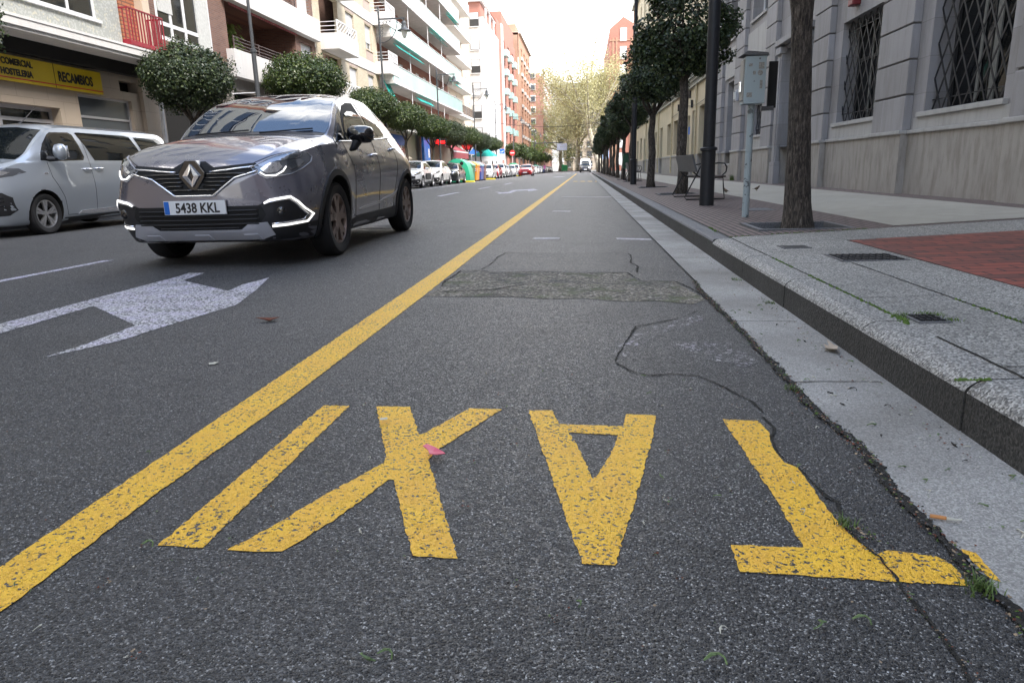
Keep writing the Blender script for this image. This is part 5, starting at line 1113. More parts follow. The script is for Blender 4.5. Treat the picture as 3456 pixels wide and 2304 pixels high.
# behind the camera, seen only in reflections
block('brown_apartment_block', 'brown brick block standing behind the viewpoint across the street', 10, -20, -60, -58, 24, ('brown_brick', 'brown_brick'), 6, 1, end_windows=False)
# ================================================================== TREES, LAMPS, STREET FURNITURE
def crown_mesh(name, n, rx, rz, zc, mat, leaf=0.075, seed=1, flat=0.55, clump=40, gap=0.35, core=0.35):
    """thousands of small bent leaves in lumpy clumps over a dome"""
    q = random.Random(seed); v = []; f = []
    cl = []
    for _ in range(clump):
        a = q.uniform(0, 6.283); u = q.uniform(-1, 1); s_ = math.sqrt(1 - u * u); k = q.uniform(0.72, 1.0) if core < .5 else q.uniform(.6, .82)
        cl.append((rx * k * s_ * math.cos(a), rx * k * s_ * math.sin(a), rz * k * (u if u > 0 else u * flat), q.uniform(.16, .32) * rx))
    for i in range(n):
        if q.random() < core:
            a = q.uniform(0, 6.283); u = q.uniform(-1, 1); s_ = math.sqrt(1 - u * u); k = q.uniform(0.35, 0.92) ** .6 * q.uniform(.85, 1.0)
            x, y, z = rx * k * s_ * math.cos(a), rx * k * s_ * math.sin(a), rz * k * (u if u > 0 else u * flat)
        else:
            c = q.choice(cl); a = q.uniform(0, 6.283); u = q.uniform(-1, 1); s_ = math.sqrt(1 - u * u); k = q.random() ** .35 * c[3]
            x, y, z = c[0] + k * s_ * math.cos(a), c[1] + k * s_ * math.sin(a), c[2] + k * u * .8
            if z < -rz * flat * 1.05: z = -rz * flat * q.uniform(.8, 1.05)
        d = Vector((x / rx, y / rx, z / rz)); d = d.normalized() if d.length > 1e-3 else Vector((0, 0, 1))
        nrm = (d + Vector((q.gauss(0, .65), q.gauss(0, .65), q.gauss(.3, .55)))).normalized(); t = nrm.orthogonal().normalized(); t.rotate(Matrix.Rotation(q.uniform(0, 6.283), 3, nrm)); b = nrm.cross(t)
        L_ = leaf * q.uniform(.6, 1.3); w_ = L_ * .42; p = Vector((x, y, z + zc)); m = len(v)
        v += [p, p + t * L_ * .5 + b * w_ + nrm * L_ * .08, p + t * L_ - nrm * L_ * .12, p + t * L_ * .5 - b * w_ + nrm * L_ * .08]; f.append((m, m + 1, m + 2, m + 3))
    me = bpy.data.meshes.new(name); me.from_pydata([tuple(x) for x in v], [], f); me.materials.append(mat); return me
def trunk_mesh(name, h, r0, r1, mat, rx, zc, rz, nb=6, seed=1, lean=0.0, seg=12, wob=0.02):
    q = random.Random(seed); mb = MB(); pts = []; rs = []
    for i in range(9):
        t_ = i / 8; pts.append((lean * t_ + q.gauss(0, wob) * (t_ > 0), q.gauss(0, wob) * (t_ > 0), h * t_)); rs.append((r0 * (1.25 if i == 0 else 1.06 if i == 1 else 1) * (1 - t_) + r1 * t_))
    mb.tube(pts, rs, seg)
    top = Vector(pts[-1])
    for k in range(nb):
        a = 6.283 * k / nb + q.uniform(-.4, .4); rr = rx * q.uniform(.45, .8); e = top + Vector((rr * math.cos(a), rr * math.sin(a), (zc - h) + rz * q.uniform(-.1, .6)))
        m1 = top.lerp(e, .35) + Vector((.12 * rr * math.cos(a), .12 * rr * math.sin(a), -.08)); m2 = top.lerp(e, .7) + Vector((q.gauss(0, .05), q.gauss(0, .05), 0))
        st_ = top - Vector((0, 0, q.uniform(0.02, .12))); R0 = r1 * q.uniform(.5, .68)
        mb.tube([st_, m1, m2, e], [R0, R0 * .75, R0 * .5, R0 * .2], 7)
        for _ in range(3):
            s0 = m1.lerp(e, q.uniform(.1, .8)); e2 = s0 + Vector((q.gauss(0, .35) * rx, q.gauss(0, .35) * rx, q.uniform(.1, .5) * rz)); mb.tube([s0, s0.lerp(e2, .5) + Vector((0, 0, .03)), e2], [R0 * .35, R0 * .25, R0 * .1], 5)
    o = mb.build(name, mat, smooth=True); me = o.data; bpy.data.objects.remove(o); return me
def tree(loc, crown, trunk, label, group, rz=0.0, sc=1.0, cat='tree', name='tree', szz=1.0):
    r = thing(name, loc, label, cat, group, rz); r.scale = (sc, sc, sc * szz)
    for nm, me in (('trunk', trunk), ('crown', crown)):
        o = bpy.data.objects.new(nm, me); C.objects.link(o); o.parent = r
    return r
RT = ['dark leafed street tree'] 
cr_a = crown_mesh('crown_a', 13000, 1.0, 1.15, 3.25, M['leaf_dark'], 0.075, 3, .7, 34, core=.28)
tk_a = trunk_mesh('trunk_a', 2.35, .115, .085, M['bark'], 1.0, 3.3, 1.0, 7, 5)
cr_b = crown_mesh('crown_b', 13000, 1.04, 1.12, 3.3, M['leaf_dark'], 0.075, 9, .7, 34, core=.28)
tk_b = trunk_mesh('trunk_b', 2.2, .12, .09, M['bark'], 1.0, 3.2, 1.0, 6, 8, 0.08)
# near right trunk (its crown is above the frame)
near = thing('tree', (2.14, 7.17, 0.03), 'nearest street tree, thick rough brown trunk in a square pit beside the meter box', 'tree', 'clipped trees on the right pavement')
mb = MB(); q = random.Random(4); pts = []; rs = []; K = 26; SEG = 28
base = len(mb.v)
for i in range(K):
    t_ = i / (K - 1); z = 2.55 * t_; r_ = .122 - .030 * min(1, t_ * 1.5) + .055 * math.exp(-t_ * 16) + (.05 * max(0, (t_ - .72) / .28) ** 2)
    cx_ = .0 - .155 * t_ - .01 * math.sin(t_ * 6); 
    for k in range(SEG):
        a = 6.283 * k / SEG; rr = r_ * (1 + .05 * math.sin(a * 3 + t_ * 5) + .035 * math.sin(a * 7 + 11 * t_) + q.gauss(0, .012)); mb.v.append((cx_ + rr * math.cos(a) * (1 + .25 * max(0, (t_ - .8) / .2)), rr * math.sin(a), z))
for i in range(K - 1):
    for k in range(SEG): mb.f.append((i * SEG + k, i * SEG + (k + 1) % SEG, (i + 1) * SEG + (k + 1) % SEG, (i + 1) * SEG + k)); mb.mi.append(0)
for a, l_ in ((0.2, 1.0), (1.5, .9), (2.7, 1.0), (3.9, .9), (5.1, 1.0)):
    mb.tube([(-.15 + .04 * math.cos(a), .04 * math.sin(a), 2.4), (.25 * l_ * math.cos(a), .25 * l_ * math.sin(a), 2.75), (.8 * l_ * math.cos(a), .8 * l_ * math.sin(a), 3.3)], [.07, .055, .02], 9)
mb.build('trunk', M['bark'], near, smooth=True)
o = bpy.data.objects.new('crown', crown_mesh('crown_n', 14000, 1.35, 1.0, 3.75, M['leaf_dark'], 0.085, 6, .45)); C.objects.link(o); o.parent = near
lab_r = ['second street tree on the right, behind the bench, crown touching the black lamp post', 'third street tree on the right, slim trunk forking in a V before the yellow building',
         'street tree just beyond the far second lamp post on the right', 'fifth street tree on the right pavement, counting from the front']
for i, (px, py) in enumerate(PITS[1:]):
    lb = lab_r[i] if i < 4 else 'dark clipped tree number %d from the front in the receding right-hand row' % (i + 2)
    lb = lb if i < 4 else ['sixth', 'seventh', 'eighth', 'ninth', 'tenth', 'eleventh', 'twelfth', 'thirteenth', 'last'][min(8, i - 4)] + ' tree from the front in the dark row receding along the right pavement'
    sc = (1.06, 1.0, 1.0, 0.96, 1.0)[i] if i < 5 else rnd.uniform(.94, 1.04)
    tree((px + rnd.uniform(-.05, .05), py, 0.03), [cr_a, cr_b][i % 2], [tk_a, tk_b][i % 2], lb, 'clipped trees on the right pavement', rnd.uniform(0, 6.28), sc)
# left row
cr_c = crown_mesh('crown_c', 26000, 1.50, 1.15, 3.72, M['leaf_dark'], 0.075, 21, .9, 55, core=.6)
cr_d = crown_mesh('crown_d', 24000, 1.60, 1.08, 3.75, M['leaf_green'], 0.078, 25, .65, 55, core=.6)
tk_c = trunk_mesh('trunk_c', 2.55, .10, .08, M['bark'], 1.4, 3.7, .9, 7, 31)
tk_d = trunk_mesh('trunk_d', 2.4, .10, .08, M['bark'], 1.4, 3.7, .9, 6, 33)
GL = 'round clipped trees on the left pavement'
tree((-12.0, 12.2, 0), cr_c, tk_c, 'tree cut off by the left frame edge, a few leaves showing above the yellow sign', GL, 1.0)
tree((-11.6, 20.3, 0), cr_c, tk_c, 'dark round-headed tree just left of the grey lamp post above the dark grey car', GL, 2.3, .96)
tree((-11.6, 29.3, 0), cr_d, tk_d, 'brighter green round tree above the roof of the dark grey car', GL, .4, 1.2)
left_lab = ['dark green tree peeping over the rear roof of the dark grey car', 'broad tree just right of the dark grey car, before the second lantern', 'clipped tree behind the white parked crossovers, in front of the red awning', 'clipped tree rising over the dark parked car and the red round sign', 'clipped tree above the coloured recycling bins', 'clipped tree above the blue bin, beside the oval sign', 'last of the near group of clipped trees on the left, beyond the bins']
for i, (y, sc) in enumerate(((38.5, 1.12), (45.8, 1.1), (54.0, 1.06), (61.8, 1.06), (70.5, 1.06), (79.5, 1.04), (89.5, 1.02))):
    tree((-11.6, y, 0), [cr_d, cr_c][i % 2] if i != 1 else cr_d, [tk_d, tk_c][i % 2], left_lab[i], GL, rnd.uniform(0, 6.28), sc)
cr_e = crown_mesh('crown_e', 4500, 1.9, 1.15, 3.4, M['leaf_green'], 0.2, 41, .8); tk_e = trunk_mesh('trunk_e', 2.4, .12, .1, M['bark'], 1.4, 3.3, .9, 5, 35)
nth = ['first', 'second', 'third', 'fourth', 'fifth', 'sixth', 'seventh', 'eighth', 'ninth', 'tenth', 'eleventh']
for i in range(11): tree((-11.3 + .04 * i, 116 + i * 8.2, 0), cr_e, tk_e, nth[i] + ' tree from the near end of the far left hedge-like row beyond the red car', 'far row of clipped trees on the left', rnd.uniform(0, 6), rnd.uniform(.95, 1.1))
# plane trees at the end of the street
def plane_tree(loc, H, spread, seed, label, mat='leaf_olive', n=22000, leaf=.26, lean=0, low=.28):
    q = random.Random(seed); r = thing('plane_tree', loc, label, 'tree', 'pale plane trees at the end of the street'); mb = MB(); v = []; f = []
    tr = [(lean * i / 6 * H * .3 + q.gauss(0, .1), 0, H * .42 * i / 6) for i in range(7)]; mb.tube(tr, [H * .022 * (1.3 if i == 0 else 1 - i * .07) for i in range(7)], 12)
    tips = []
    for k in range(16):
        s0 = Vector(tr[q.randrange(3, 7)]); a = q.uniform(0, 6.28); el = q.uniform(.35, 1.35); l_ = H * q.uniform(.28, .55); e = s0 + Vector((math.cos(a) * math.cos(el) * l_ * spread, math.sin(a) * math.cos(el) * l_ * spread, math.sin(el) * l_))
        m1 = s0.lerp(e, .5) + Vector((0, 0, -l_ * .05)); mb.tube([s0, m1, e], [H * .008, H * .005, H * .0015], 6)
        tips += [s0.lerp(e, t_) for t_ in (.4, .6, .75, .88, 1)]
        for _ in range(3):
            s1 = m1.lerp(e, q.random()); e1 = s1 + Vector((q.gauss(0, 1), q.gauss(0, 1), q.uniform(-.2, 1.2))) * H * .09; mb.tube([s1, e1], [H * .003, H * .0008], 4); tips.append(e1)
    for i in range(n):
        c = q.choice(tips); s_ = H * .034; p = c + Vector((q.gauss(0, s_), q.gauss(0, s_), q.gauss(0, s_ * .8)))
        if p.z < H * low: p.z = H * low + q.random() * H * .25
        if q.random() < .22: p.z = max(H * .12, p.z - q.random() * H * .3)
        nr = Vector((q.gauss(0, 1), q.gauss(0, 1), q.gauss(0, 1))).normalized(); t = nr.orthogonal().normalized(); b = nr.cross(t); L_ = leaf * q.uniform(.5, 1.2); m = len(v)
        v += [p - t * L_ * .5, p + b * L_ * .35, p + t * L_ * .5, p - b * L_ * .35]; f.append((m, m + 1, m + 2, m + 3))
    mb.build('trunk', M['bark_pale'], r, smooth=True)
    me = bpy.data.meshes.new('crown'); me.from_pydata([tuple(x) for x in v], [], f); me.materials.append(M[mat]); o = bpy.data.objects.new('crown', me); C.objects.link(o); o.parent = r
    return r
plane_tree((3.2, 142, 0), 29, 1.05, 1, 'largest pale plane tree, its thick trunk standing behind the far dark car on the right', n=30000, lean=-.35)
plane_tree((-1.5, 176, 0), 28, 1.0, 2, 'plane tree with pale trunk standing in mid-street distance behind the far white van', n=24000, leaf=.3)
plane_tree((-6.2, 190, 0), 25, 1.0, 3, 'plane tree left of the overhead sign with a thin forked trunk', n=20000, leaf=.3)
plane_tree((5.5, 165, 0), 25, 1.0, 5, 'plane tree rising behind the dark row of trees on the right', n=16000, leaf=.3)
plane_tree((-12.5, 205, 0), 20, .8, 7, 'darker plane tree at the far end of the left pavement', n=6000, leaf=.45, low=.15)
r = plane_tree((-11.6, 168, 0), 12, .7, 9, 'small fresh green tree in front of the pink brick block', 'leaf_fresh', 3500, .3)
plane_tree((-3.5, 208, 0), 9, 1.0, 12, 'low dark green tree before the cream building', 'leaf_green', 2500, .35, low=.1)
# ------------------------------------------------ lamps
def make_lamp(label, group, loc, H=9.1, side=1, mat='lamp_grey', arm=1.45, r0=.085, r1=.055, base=True, collar=4.95):
    r = thing('street_lamp', loc, label, 'street lamp', group)
    if base:
        MB().lathe([(0, .0), (.112, .0), (.108, .83), (.130, .84), (.130, .875), (.108, .89), (.0, .89)], 28).build('base', M[mat], r, smooth='auto')
    MB().lathe([(r0, .0), (r0 * .93, collar), (r0 * 1.25, collar), (r0 * 1.25, collar + .1), (r1, collar + .12), (r1 * .9, H), (.0, H)], 18).build('pole', M[mat], r, smooth='auto')
    MB().lathe([(0, H + .25), (.03, H + .22), (.045, H + .15), (.02, H + .08), (.06, H), (.06, H - .05)], 12).build('finial', M[mat], r, smooth='auto')
    mb = MB(); s = side; mb.box(*sorted((s * .05, s * arm)), -.03, .03, H - .42, H - .35)
    # quarter-arch bracket with rings
    arc = [(s * (.06 + .95 * math.sin(t_)), 0, H - .42 - 1.15 + 1.12 * (1 - math.cos(t_)) * 1.0) for t_ in [i * math.pi / 2 / 10 for i in range(11)]]
    mb.tube(arc, .022, 6)
    for k, (dx, dz, rr) in enumerate(((.13, -.20, .10), (.33, -.14, .085), (.50, -.11, .07), (.64, -.085, .05), (.12, -.44, .085), (.115, -.64, .07), (.11, -.80, .05))):
        mb.tube([(s * (dx + rr * math.cos(a)), 0, H - .42 + dz + rr * math.sin(a)) for a in [i * 6.283 / 10 for i in range(10)]], .014, 5, closed=True)
    mb.build('bracket', M[mat], r)
    x = s * (arm - .08)
    MB().lathe([(.03, H - .35), (.03, H - .52), (.10, H - .55), (.13, H - .62), (.12, H - .72), (.15, H - .75), (.15, H - .84), (.22, H - .93), (.36, H - .99), (.37, H - 1.02), (.2, H - 1.0), (.0, H - .98)], 20, c=(x, 0, 0)).build('lantern_hood', M[mat], r, smooth='auto')
    MB().lathe([(.17, H - 1.0), (.165, H - 1.12), (.09, H - 1.35), (.0, H - 1.42)], 16, c=(x, 0, 0)).build('lantern_glass', M['opal'], r, smooth=True)
    return r
GR, GLM = 'street lamps on the right pavement', 'street lamps on the left pavement'
make_lamp('thick black lamp post beside the bench, nearest on the right', GR, (1.93, 11.27, .1), 9.2, -1, 'lamp_iron', r0=.092, r1=.06, collar=5.2)
L2 = make_lamp('black lamp post with a thick base, second on the right, between tree trunks', GR, (1.78, 25.7, .1), 10.8, -1, 'lamp_iron', r0=.092, r1=.06, collar=5.2)
LL = make_lamp('grey lamp post rising behind the dark grey car, nearest on the left', GLM, (-11.5, 24.6, 0), 9.2, 1)
MB().tube([(.05, 0, 3.62), (-.9, -.1, 3.6)], .02, 6).build('side_bar', M['white_metal'], LL)
for i, (x, y, h) in enumerate(((-11.05, 39.2, 1), (-11.5, 56.2, .92), (-11.25, 73.2, 1), (-11.2, 90.5, 1), (-11.2, 113, 1), (-11.2, 130, 1), (-11.2, 146, 1), (-11.2, 163, 1), (-11.2, 181, 1))):
    c = copy_tree(LL) ; c.location = (x, y, 0); c.scale = (1, 1, h)
    for ch in list(c.children):
        if ch.name.startswith('side_bar'): bpy.data.objects.remove(ch)
    c['label'] = ['lamp post with lantern before the cream building and green awning, tallest lantern in view', 'lamp post with lantern standing before the long green balconies', 'lamp post with lantern before the white end wall', 'lamp post with lantern before the red brick end wall', 'lamp post before the orange brick tower, behind the no entry sign', 'second lamp post past the no entry sign, small against the orange tower', 'third lamp post past the no entry sign', 'fourth lamp post past the no entry sign', 'farthest lamp post on the left'][i]
# ------------------------------------------------ meter cabinet on its pole
t = NT('worn_pale_blue_paint'); n = t.noise(13, 5, .6); c = t.mix(t.ramp(n, [(.58, 0), (.60, 1)]), (.36, .42, .43), (.10, .11, .11)); c = t.mix(t.ramp(t.noise(3, 4), [(.3, 0), (.8, .35)]), c, (.25, .29, .28)); M['pale_blue'] = t.fin(c, .55)
t = NT('pale_blue_box'); n = t.noise(7, 5, .6); c = t.mix(t.ramp(n, [(.66, 0), (.67, 1)]), (.37, .44, .455), (.14, .13, .12)); M['box_blue'] = t.fin(c, .5)
r = thing('meter_cabinet', (1.94, 8.62, .1), 'pale blue metal box on a peeling pole next to the near tree trunk', 'cabinet')
MB().lathe([(.040, 0), (.040, .9), (.038, 1.32), (0, 1.32)], 20).build('pole', M['pale_blue'], r, smooth='auto')
MB().box(-.115, .115, -.13, .10, 1.29, 1.80).build('box', M['box_blue'], r, bevel=.006)
mb = MB(); mb.prism([(-.16, 1.815), (.135, 1.80), (.12, 1.83), (-.10, 1.855)], -.15, .12, ax='y'); mb.build('lid', M['kerb_dark'], r)
mb = MB(); mb.box(-.13, -.115, -.10, .07, 1.33, 1.77); mb.build('side_door', simple('dirty_cream_paint', (.3, .29, .26), .6), r, bevel=.003)
mb = MB(); mb.box(.03, .09, -.133, -.13, 1.66, 1.73); mb.box(-.08, -.04, -.133, -.13, 1.69, 1.72); mb.box(-.03, .0, -.133, -.13, 1.60, 1.64); mb.box(.05, .08, -.133, -.13, 1.45, 1.54); mb.lathe([(0, -.1335), (.03, -.1335), (.03, -.13)], 16, ax='y', c=(.05, 0, 1.62)); mb.box(-.09, -.03, -.133, -.13, 1.36, 1.41); mb.build('sticker_remains', simple('sticker_residue', (.30, .29, .26), .8, var=.4, scale=60), r)
MB().box(-.15, -.13, -.05, .02, 1.42, 1.54).build('lock_box', M['chrome'], r, bevel=.008)
r = thing('sign_back', (2.22, 8.85, 1.36), 'dark back of a small panel fixed behind the pale blue box', 'sign panel'); MB().box(-.05, .05, -.015, .015, .0, .52).build('panel', M['deep_black'], r); MB().box(-.12, .02, -.04, .015, -.03, .02).build('bracket', M['kerb_dark'], r)
# ------------------------------------------------ bench
def bench(loc, rz, label):
    r = thing('park_bench', loc, label, 'bench', 'benches on the right pavement', rz)
    mb = MB(); # local: x = depth (front -> +x), y = length
    mb.box(0.02, .42, -.85, .85, .395, .425); mb.build('seat', simple('bench_seat_slats', (.06, .045, .04), .6), r, bevel=.008)
    mb = MB(); mb.add([(-.12, -.9, .50), (-.09, -.9, .495), (-.09, .9, .495), (-.12, .9, .50), (-.21, -.9, .80), (-.175, -.9, .805), (-.175, .9, .805), (-.21, .9, .80)], [(0, 1, 2, 3), (4, 7, 6, 5), (0, 4, 5, 1), (1, 5, 6, 2), (2, 6, 7, 3), (3, 7, 4, 0)]); mb.build('backrest', simple('bench_back_panel', (.10, .10, .10), .5), r)
    for y in (-.7, .7):
        mb = MB(); mb.tube([(-.13, y, .5), (-.04, y, .42), (.04, y, .39), (.40, y, .39), (.42, y, .2), (.44, y, .012), (.1, y, .012), (-.24, y, .012), (-.27, y, .05), (-.07, y, .45), (.0, y, .60), (.30, y, .645), (.42, y, .635), (.46, y, .57), (.45, y, .49), (.38, y, .42)], .013, 8); mb.build('leg', M['black_iron'], r)
    return r
bench((2.08, 13.7, .105), 0.03, 'park bench with grey backrest seen from its end, behind the thick black lamp post')
bench((2.15, 33.0, .105), 0.0, 'farther bench with a pale seat between the tree trunks')
r = thing('litter_bin', (2.15, 35.0, .1), 'dark green litter bin on the right pavement beyond the second lamp post', 'litter bin'); MB().box(-.25, .25, -.22, .22, .55, 1.25).build('body', simple('dark_green_metal', (.01, .06, .03), .5), r, bevel=.03); MB().tube([(-.2, 0, 0), (-.2, 0, .8)], .03, 8).build('post', M['black_iron'], r); MB().box(-.27, .27, -.24, .24, 1.25, 1.3).build('lid', M['black_iron'], r, bevel=.01)
# sparrows
t = NT('sparrow_feathers'); c = t.ramp(t.noise(40, 4), [(.3, (.05, .03, .02)), (.7, (.2, .14, .09))]); M['sparrow'] = t.fin(c, .9)
def sparrow(loc, rz, label):
    r = thing('sparrow', loc, label, 'bird', 'sparrows hopping on the pavement', rz)
    mb = MB(); prof = [(-.075, .004, .052), (-.05, .012, .055), (-.03, .022, .055), (0, .032, .056), (.025, .031, .064), (.045, .022, .08), (.055, .021, .094), (.067, .019, .099), (.078, .011, .099), (.086, .004, .097), (.096, .0012, .096)]
    n = 12; b0 = 0
    for (x, rr, z) in prof:
        for k in range(n): a = 6.283 * k / n; mb.v.append((x, rr * math.cos(a) * .9, z + rr * math.sin(a)))
    for i in range(len(prof) - 1):
        for k in range(n): mb.f.append((i * n + k, i * n + (k + 1) % n, (i + 1) * n + (k + 1) % n, (i + 1) * n + k)); mb.mi.append(0)
    mb.add([(-.06, -.012, .052), (-.06, .012, .052), (-.125, .016, .045), (-.125, -.016, .045), (-.06, 0, .058)], [(0, 1, 2, 3), (0, 4, 1), (1, 4, 2), (2, 4, 3), (3, 4, 0)])
    for s in (-1, 1): mb.tube([(0, s * .012, .03), (.004, s * .013, .015), (-.002, s * .013, .002), (.02, s * .014, .001)], .002, 5)
    mb.build('body', M['sparrow'], r, smooth=True)
    mb = MB()
    for s in (-1, 1): mb.add([(.02, s * .029, .07), (-.01, s * .033, .065), (-.07, s * .014, .052), (-.02, s * .032, .048), (.01, s * .034, .052)], [(0, 1, 2, 3, 4)])
    mb.build('wing', M['bark'], r)
    return r
sparrow((2.98, 15.1, zr(2.98) + .004), 2.0, 'small brown sparrow on the pale paving between lamp post and pale pole')
sparrow((3.72, 15.6, zr(3.72) + .004), .5, 'small brown sparrow just right of the pale pole')
sparrow((4.5, 16.0, zr(4.5) + .004), 3.2, 'small brown sparrow closest to the stone wall, left of the tree trunk')
# ------------------------------------------------ recycling containers
def bin_side(name, loc, col, w, label, kind='igloo', stripes=True, lid=None):
    r = thing(name, loc, label, 'recycling container', 'recycling containers on the left kerb'); m_ = simple('bin_' + name + '_%d' % len(bpy.data.materials), col, .45, scale=2); ml = simple('binlid_%d' % len(bpy.data.materials), lid or col, .45, scale=2)
    if kind == 'igloo':
        mb = MB(); n = 15; pr = []
        for i in range(n + 1):
            a = math.pi * i / n; x = -.95 * math.cos(a); z = .55 + 1.25 * math.sin(a) ** .75 if 0 < i < n else .55; pr.append((x, z))
        pts = [(-.98, .06), (-.98, .5)] + pr[1:-1] + [(1.02, .5), (1.05, .06)]
        mb.prism(pts, -w / 2, w / 2, ax='y'); mb.build('body', m_, r, bevel=.06, smooth='auto')
        mb = MB(); 
        for x in (-.4, .4): mb.lathe([(0, -w / 2 - .03), (.12, -w / 2 - .03), (.14, -w / 2)], 16, ax='y', c=(x, 0, 1.45))
        mb.build('opening', M['dark'], r); MB().box(-.9, .95, -w / 2 + .1, w / 2 - .1, 0, .07).build('foot', M['plastic'], r)
    else:
        mb = MB().prism([(-.75, .1), (.72, .1), (.80, 1.25), (-.80, 1.25)], -w / 2, w / 2, ax='y'); mb.build('body', m_, r, bevel=.02)
        mb = MB().prism([(-.84, 1.25), (.85, 1.25), (.83, 1.36), (.45, 1.62), (-.40, 1.75), (-.78, 1.6)], -w / 2 - .02, w / 2 + .02, ax='y'); mb.build('lid', ml, r, bevel=.03)
        mb = MB()
        for k in range(5): mb.box(-.7, .73 + k * .015, -w / 2 - .012, -w / 2, .25 + k * .2, .28 + k * .2)
        mb.build('ribs', m_, r)
        mb = MB()
        for x in (-.6, .6):
            for y in (-w / 2 + .1, w / 2 - .1): mb.tube([(x, y - .03, .08), (x, y + .03, .08)], .08, 12)
        mb.build('wheel', M['plastic'], r)
        if stripes:
            for yy in (-w / 2 - .012,):
                mb = MB(); mw_ = MB()
                for k in range(5):
                    z = .75 + k * .07; (mb if k % 2 == 0 else mw_).add([(.58, yy - .003, z), (.74, yy - .003, z + .05), (.74, yy - .003, z + .12), (.58, yy - .003, z + .07)], [(0, 1, 2, 3)])
                p_ = mw_.build('reflector', M['white_metal'], r); mb.build('reflector_stripes', M['sign_red'], p_)
            mb = MB()
            p_ = MB().box(.79, .80, -w / 2 + .08, -w / 2 + .24, .75, 1.05).build('reflector', M['white_metal'], r)
            for k in range(3): mb.add([(.803, -w / 2 + .08, .75 + k * .1), (.803, -w / 2 + .24, .79 + k * .1), (.803, -w / 2 + .24, .84 + k * .1), (.803, -w / 2 + .08, .80 + k * .1)], [(0, 1, 2, 3)])
            mb.build('reflector_stripes', M['sign_red'], p_)
    return r
zb_ = zr(-9.8)
bin_side('glass_container', (-9.75, 54.6, zb_), (.02, .36, .20), 2.0, 'big rounded bright green glass container, nearest of the row', 'igloo')
bin_side('waste_container', (-9.75, 57.0, zb_), (.04, .20, .075), 1.7, 'dark green waste container with pale green lid, between the rounded one and the orange one', 'box', True, (.15, .38, .22))
bin_side('packaging_container', (-9.75, 59.5, zb_), (.75, .29, .01), 1.7, 'orange yellow packaging container', 'box')
bin_side('paper_container', (-9.75, 62.1, zb_), (.035, .07, .33), 1.7, 'blue paper container with pale blue lid', 'box', True, (.20, .38, .55))
bin_side('organic_container', (-9.75, 64.0, zb_), (.16, .07, .05), 1.1, 'narrow brown container at the end of the row, behind the blue one', 'box')
for y, lb in ((52.9, 'yellow rubber kerb block in front of the green container'), (65.4, 'yellow rubber kerb block after the brown container'), (92, 'yellow kerb block beyond the red car')):
    r = thing('kerb_block', (-8.7, y, zr(-8.7)), lb, 'kerb block', 'yellow kerb blocks by the containers'); MB().prism([(-.45, 0), (.45, 0), (.40, .14), (-.40, .14)], -.2, .2, ax='y').build('body', simple('yellow_rubber_%d' % y, (.72, .6, .05), .6), r, bevel=.02)
bin_side('glass_container', (-9.7, 97, zb_), (.02, .25, .12), 1.6, 'far green container among the parked cars past the red car', 'igloo')
bin_side('far_container', (-5.0, 186, 0), (.02, .25, .08), 2.5, 'green container in the middle distance at the end of the street', 'box', False)
bin_side('far_bottle_bank', (-10.2, 150, zb_), (.05, .40, .28), 2.0, 'pale green bottle bank far down the left kerb', 'igloo')
# ------------------------------------------------ signs at the far junction
def post(r, h, x=0): MB().tube([(x, 0, 0), (x, 0, h)], .035, 8).build('post', M['satin'], r)
r = thing('no_entry_sign', (-10.9, 108.0, 0), 'round red no entry sign with white bar on the left kerb', 'road sign'); post(r, 3.4); MB().lathe([(0, -.06), (.42, -.06), (.42, -.03), (0, -.03)], 28, ax='y', c=(0, 0, 3.25)).build('disc', M['sign_red'], r); MB().box(-.28, .28, -.08, -.062, 3.18, 3.33).build('bar', M['white_metal'], r)
r = thing('parking_sign', (-11.9, 103.5, 0), 'white panel with a blue square beside the no entry sign', 'road sign'); post(r, 2.6); MB().box(-.85, .25, -.06, -.03, 2.2, 3.7).build('panel', M['white_metal'], r); MB().box(-.45, .3, -.07, -.062, 3.05, 3.75).build('blue_square', M['blue_sign'], r); MB().tube([(-.3, -.08, 3.3), (0, -.08, 3.3), (.15, -.08, 3.5)], .05, 6).build('symbol', M['white_metal'], r)
r = thing('traffic_panel', (-10.7, 117, 0), 'grey back of a traffic panel on the far left kerb', 'road sign'); post(r, 3.4); MB().box(-.45, .45, -.04, 0, 2.5, 3.5).build('panel', M['grey_far'], r)
r = thing('overhead_sign', (-7.2, 160, 0), 'pale blue-white overhead sign panel hanging from a long arm over the road', 'road sign'); MB().box(1.2, 3.4, -.05, .05, 4.7, 6.2).build('panel', simple('pale_blue_sign', (.45, .5, .62), .5), r); MB().tube([(-4, .1, 0), (-4, .1, 6.1), (-3.4, .1, 6.4), (2.5, .1, 6.4)], .09, 8).build('gantry', M['lamp_grey'], r)
r = thing('blue_sign_board', (3.9, 128, 0), 'blue-white road sign board on posts beside the thick plane trunk', 'road sign'); MB().box(-.6, .6, -.05, 0, 2.2, 4.6).build('panel', simple('faded_blue_panel', (.24, .33, .46), .5), r); post(r, 4.6, -.5); post(r, 4.6, .5)
r = thing('overhead_cable', (0, 98, 0), 'thin black cable sagging across the far street', 'cable'); MB().tube([(-13.4 + 19 * i / 16, 0, 7.4 - 1.1 * (1 - ((i - 8) / 8) ** 2)) for i in range(17)], .03, 5).build('wire', M['black_iron'], r)
for i, (x, y) in enumerate(((-4.6, 196), (-4.0, 196))):
    pass
r = thing('globe_lamp', (-3.2, 200, 0), 'white globe lamps on a post before the cream building', 'street lamp'); MB().tube([(0, 0, 0), (0, 0, 3.4)], .06, 8).build('post', M['black_iron'], r)
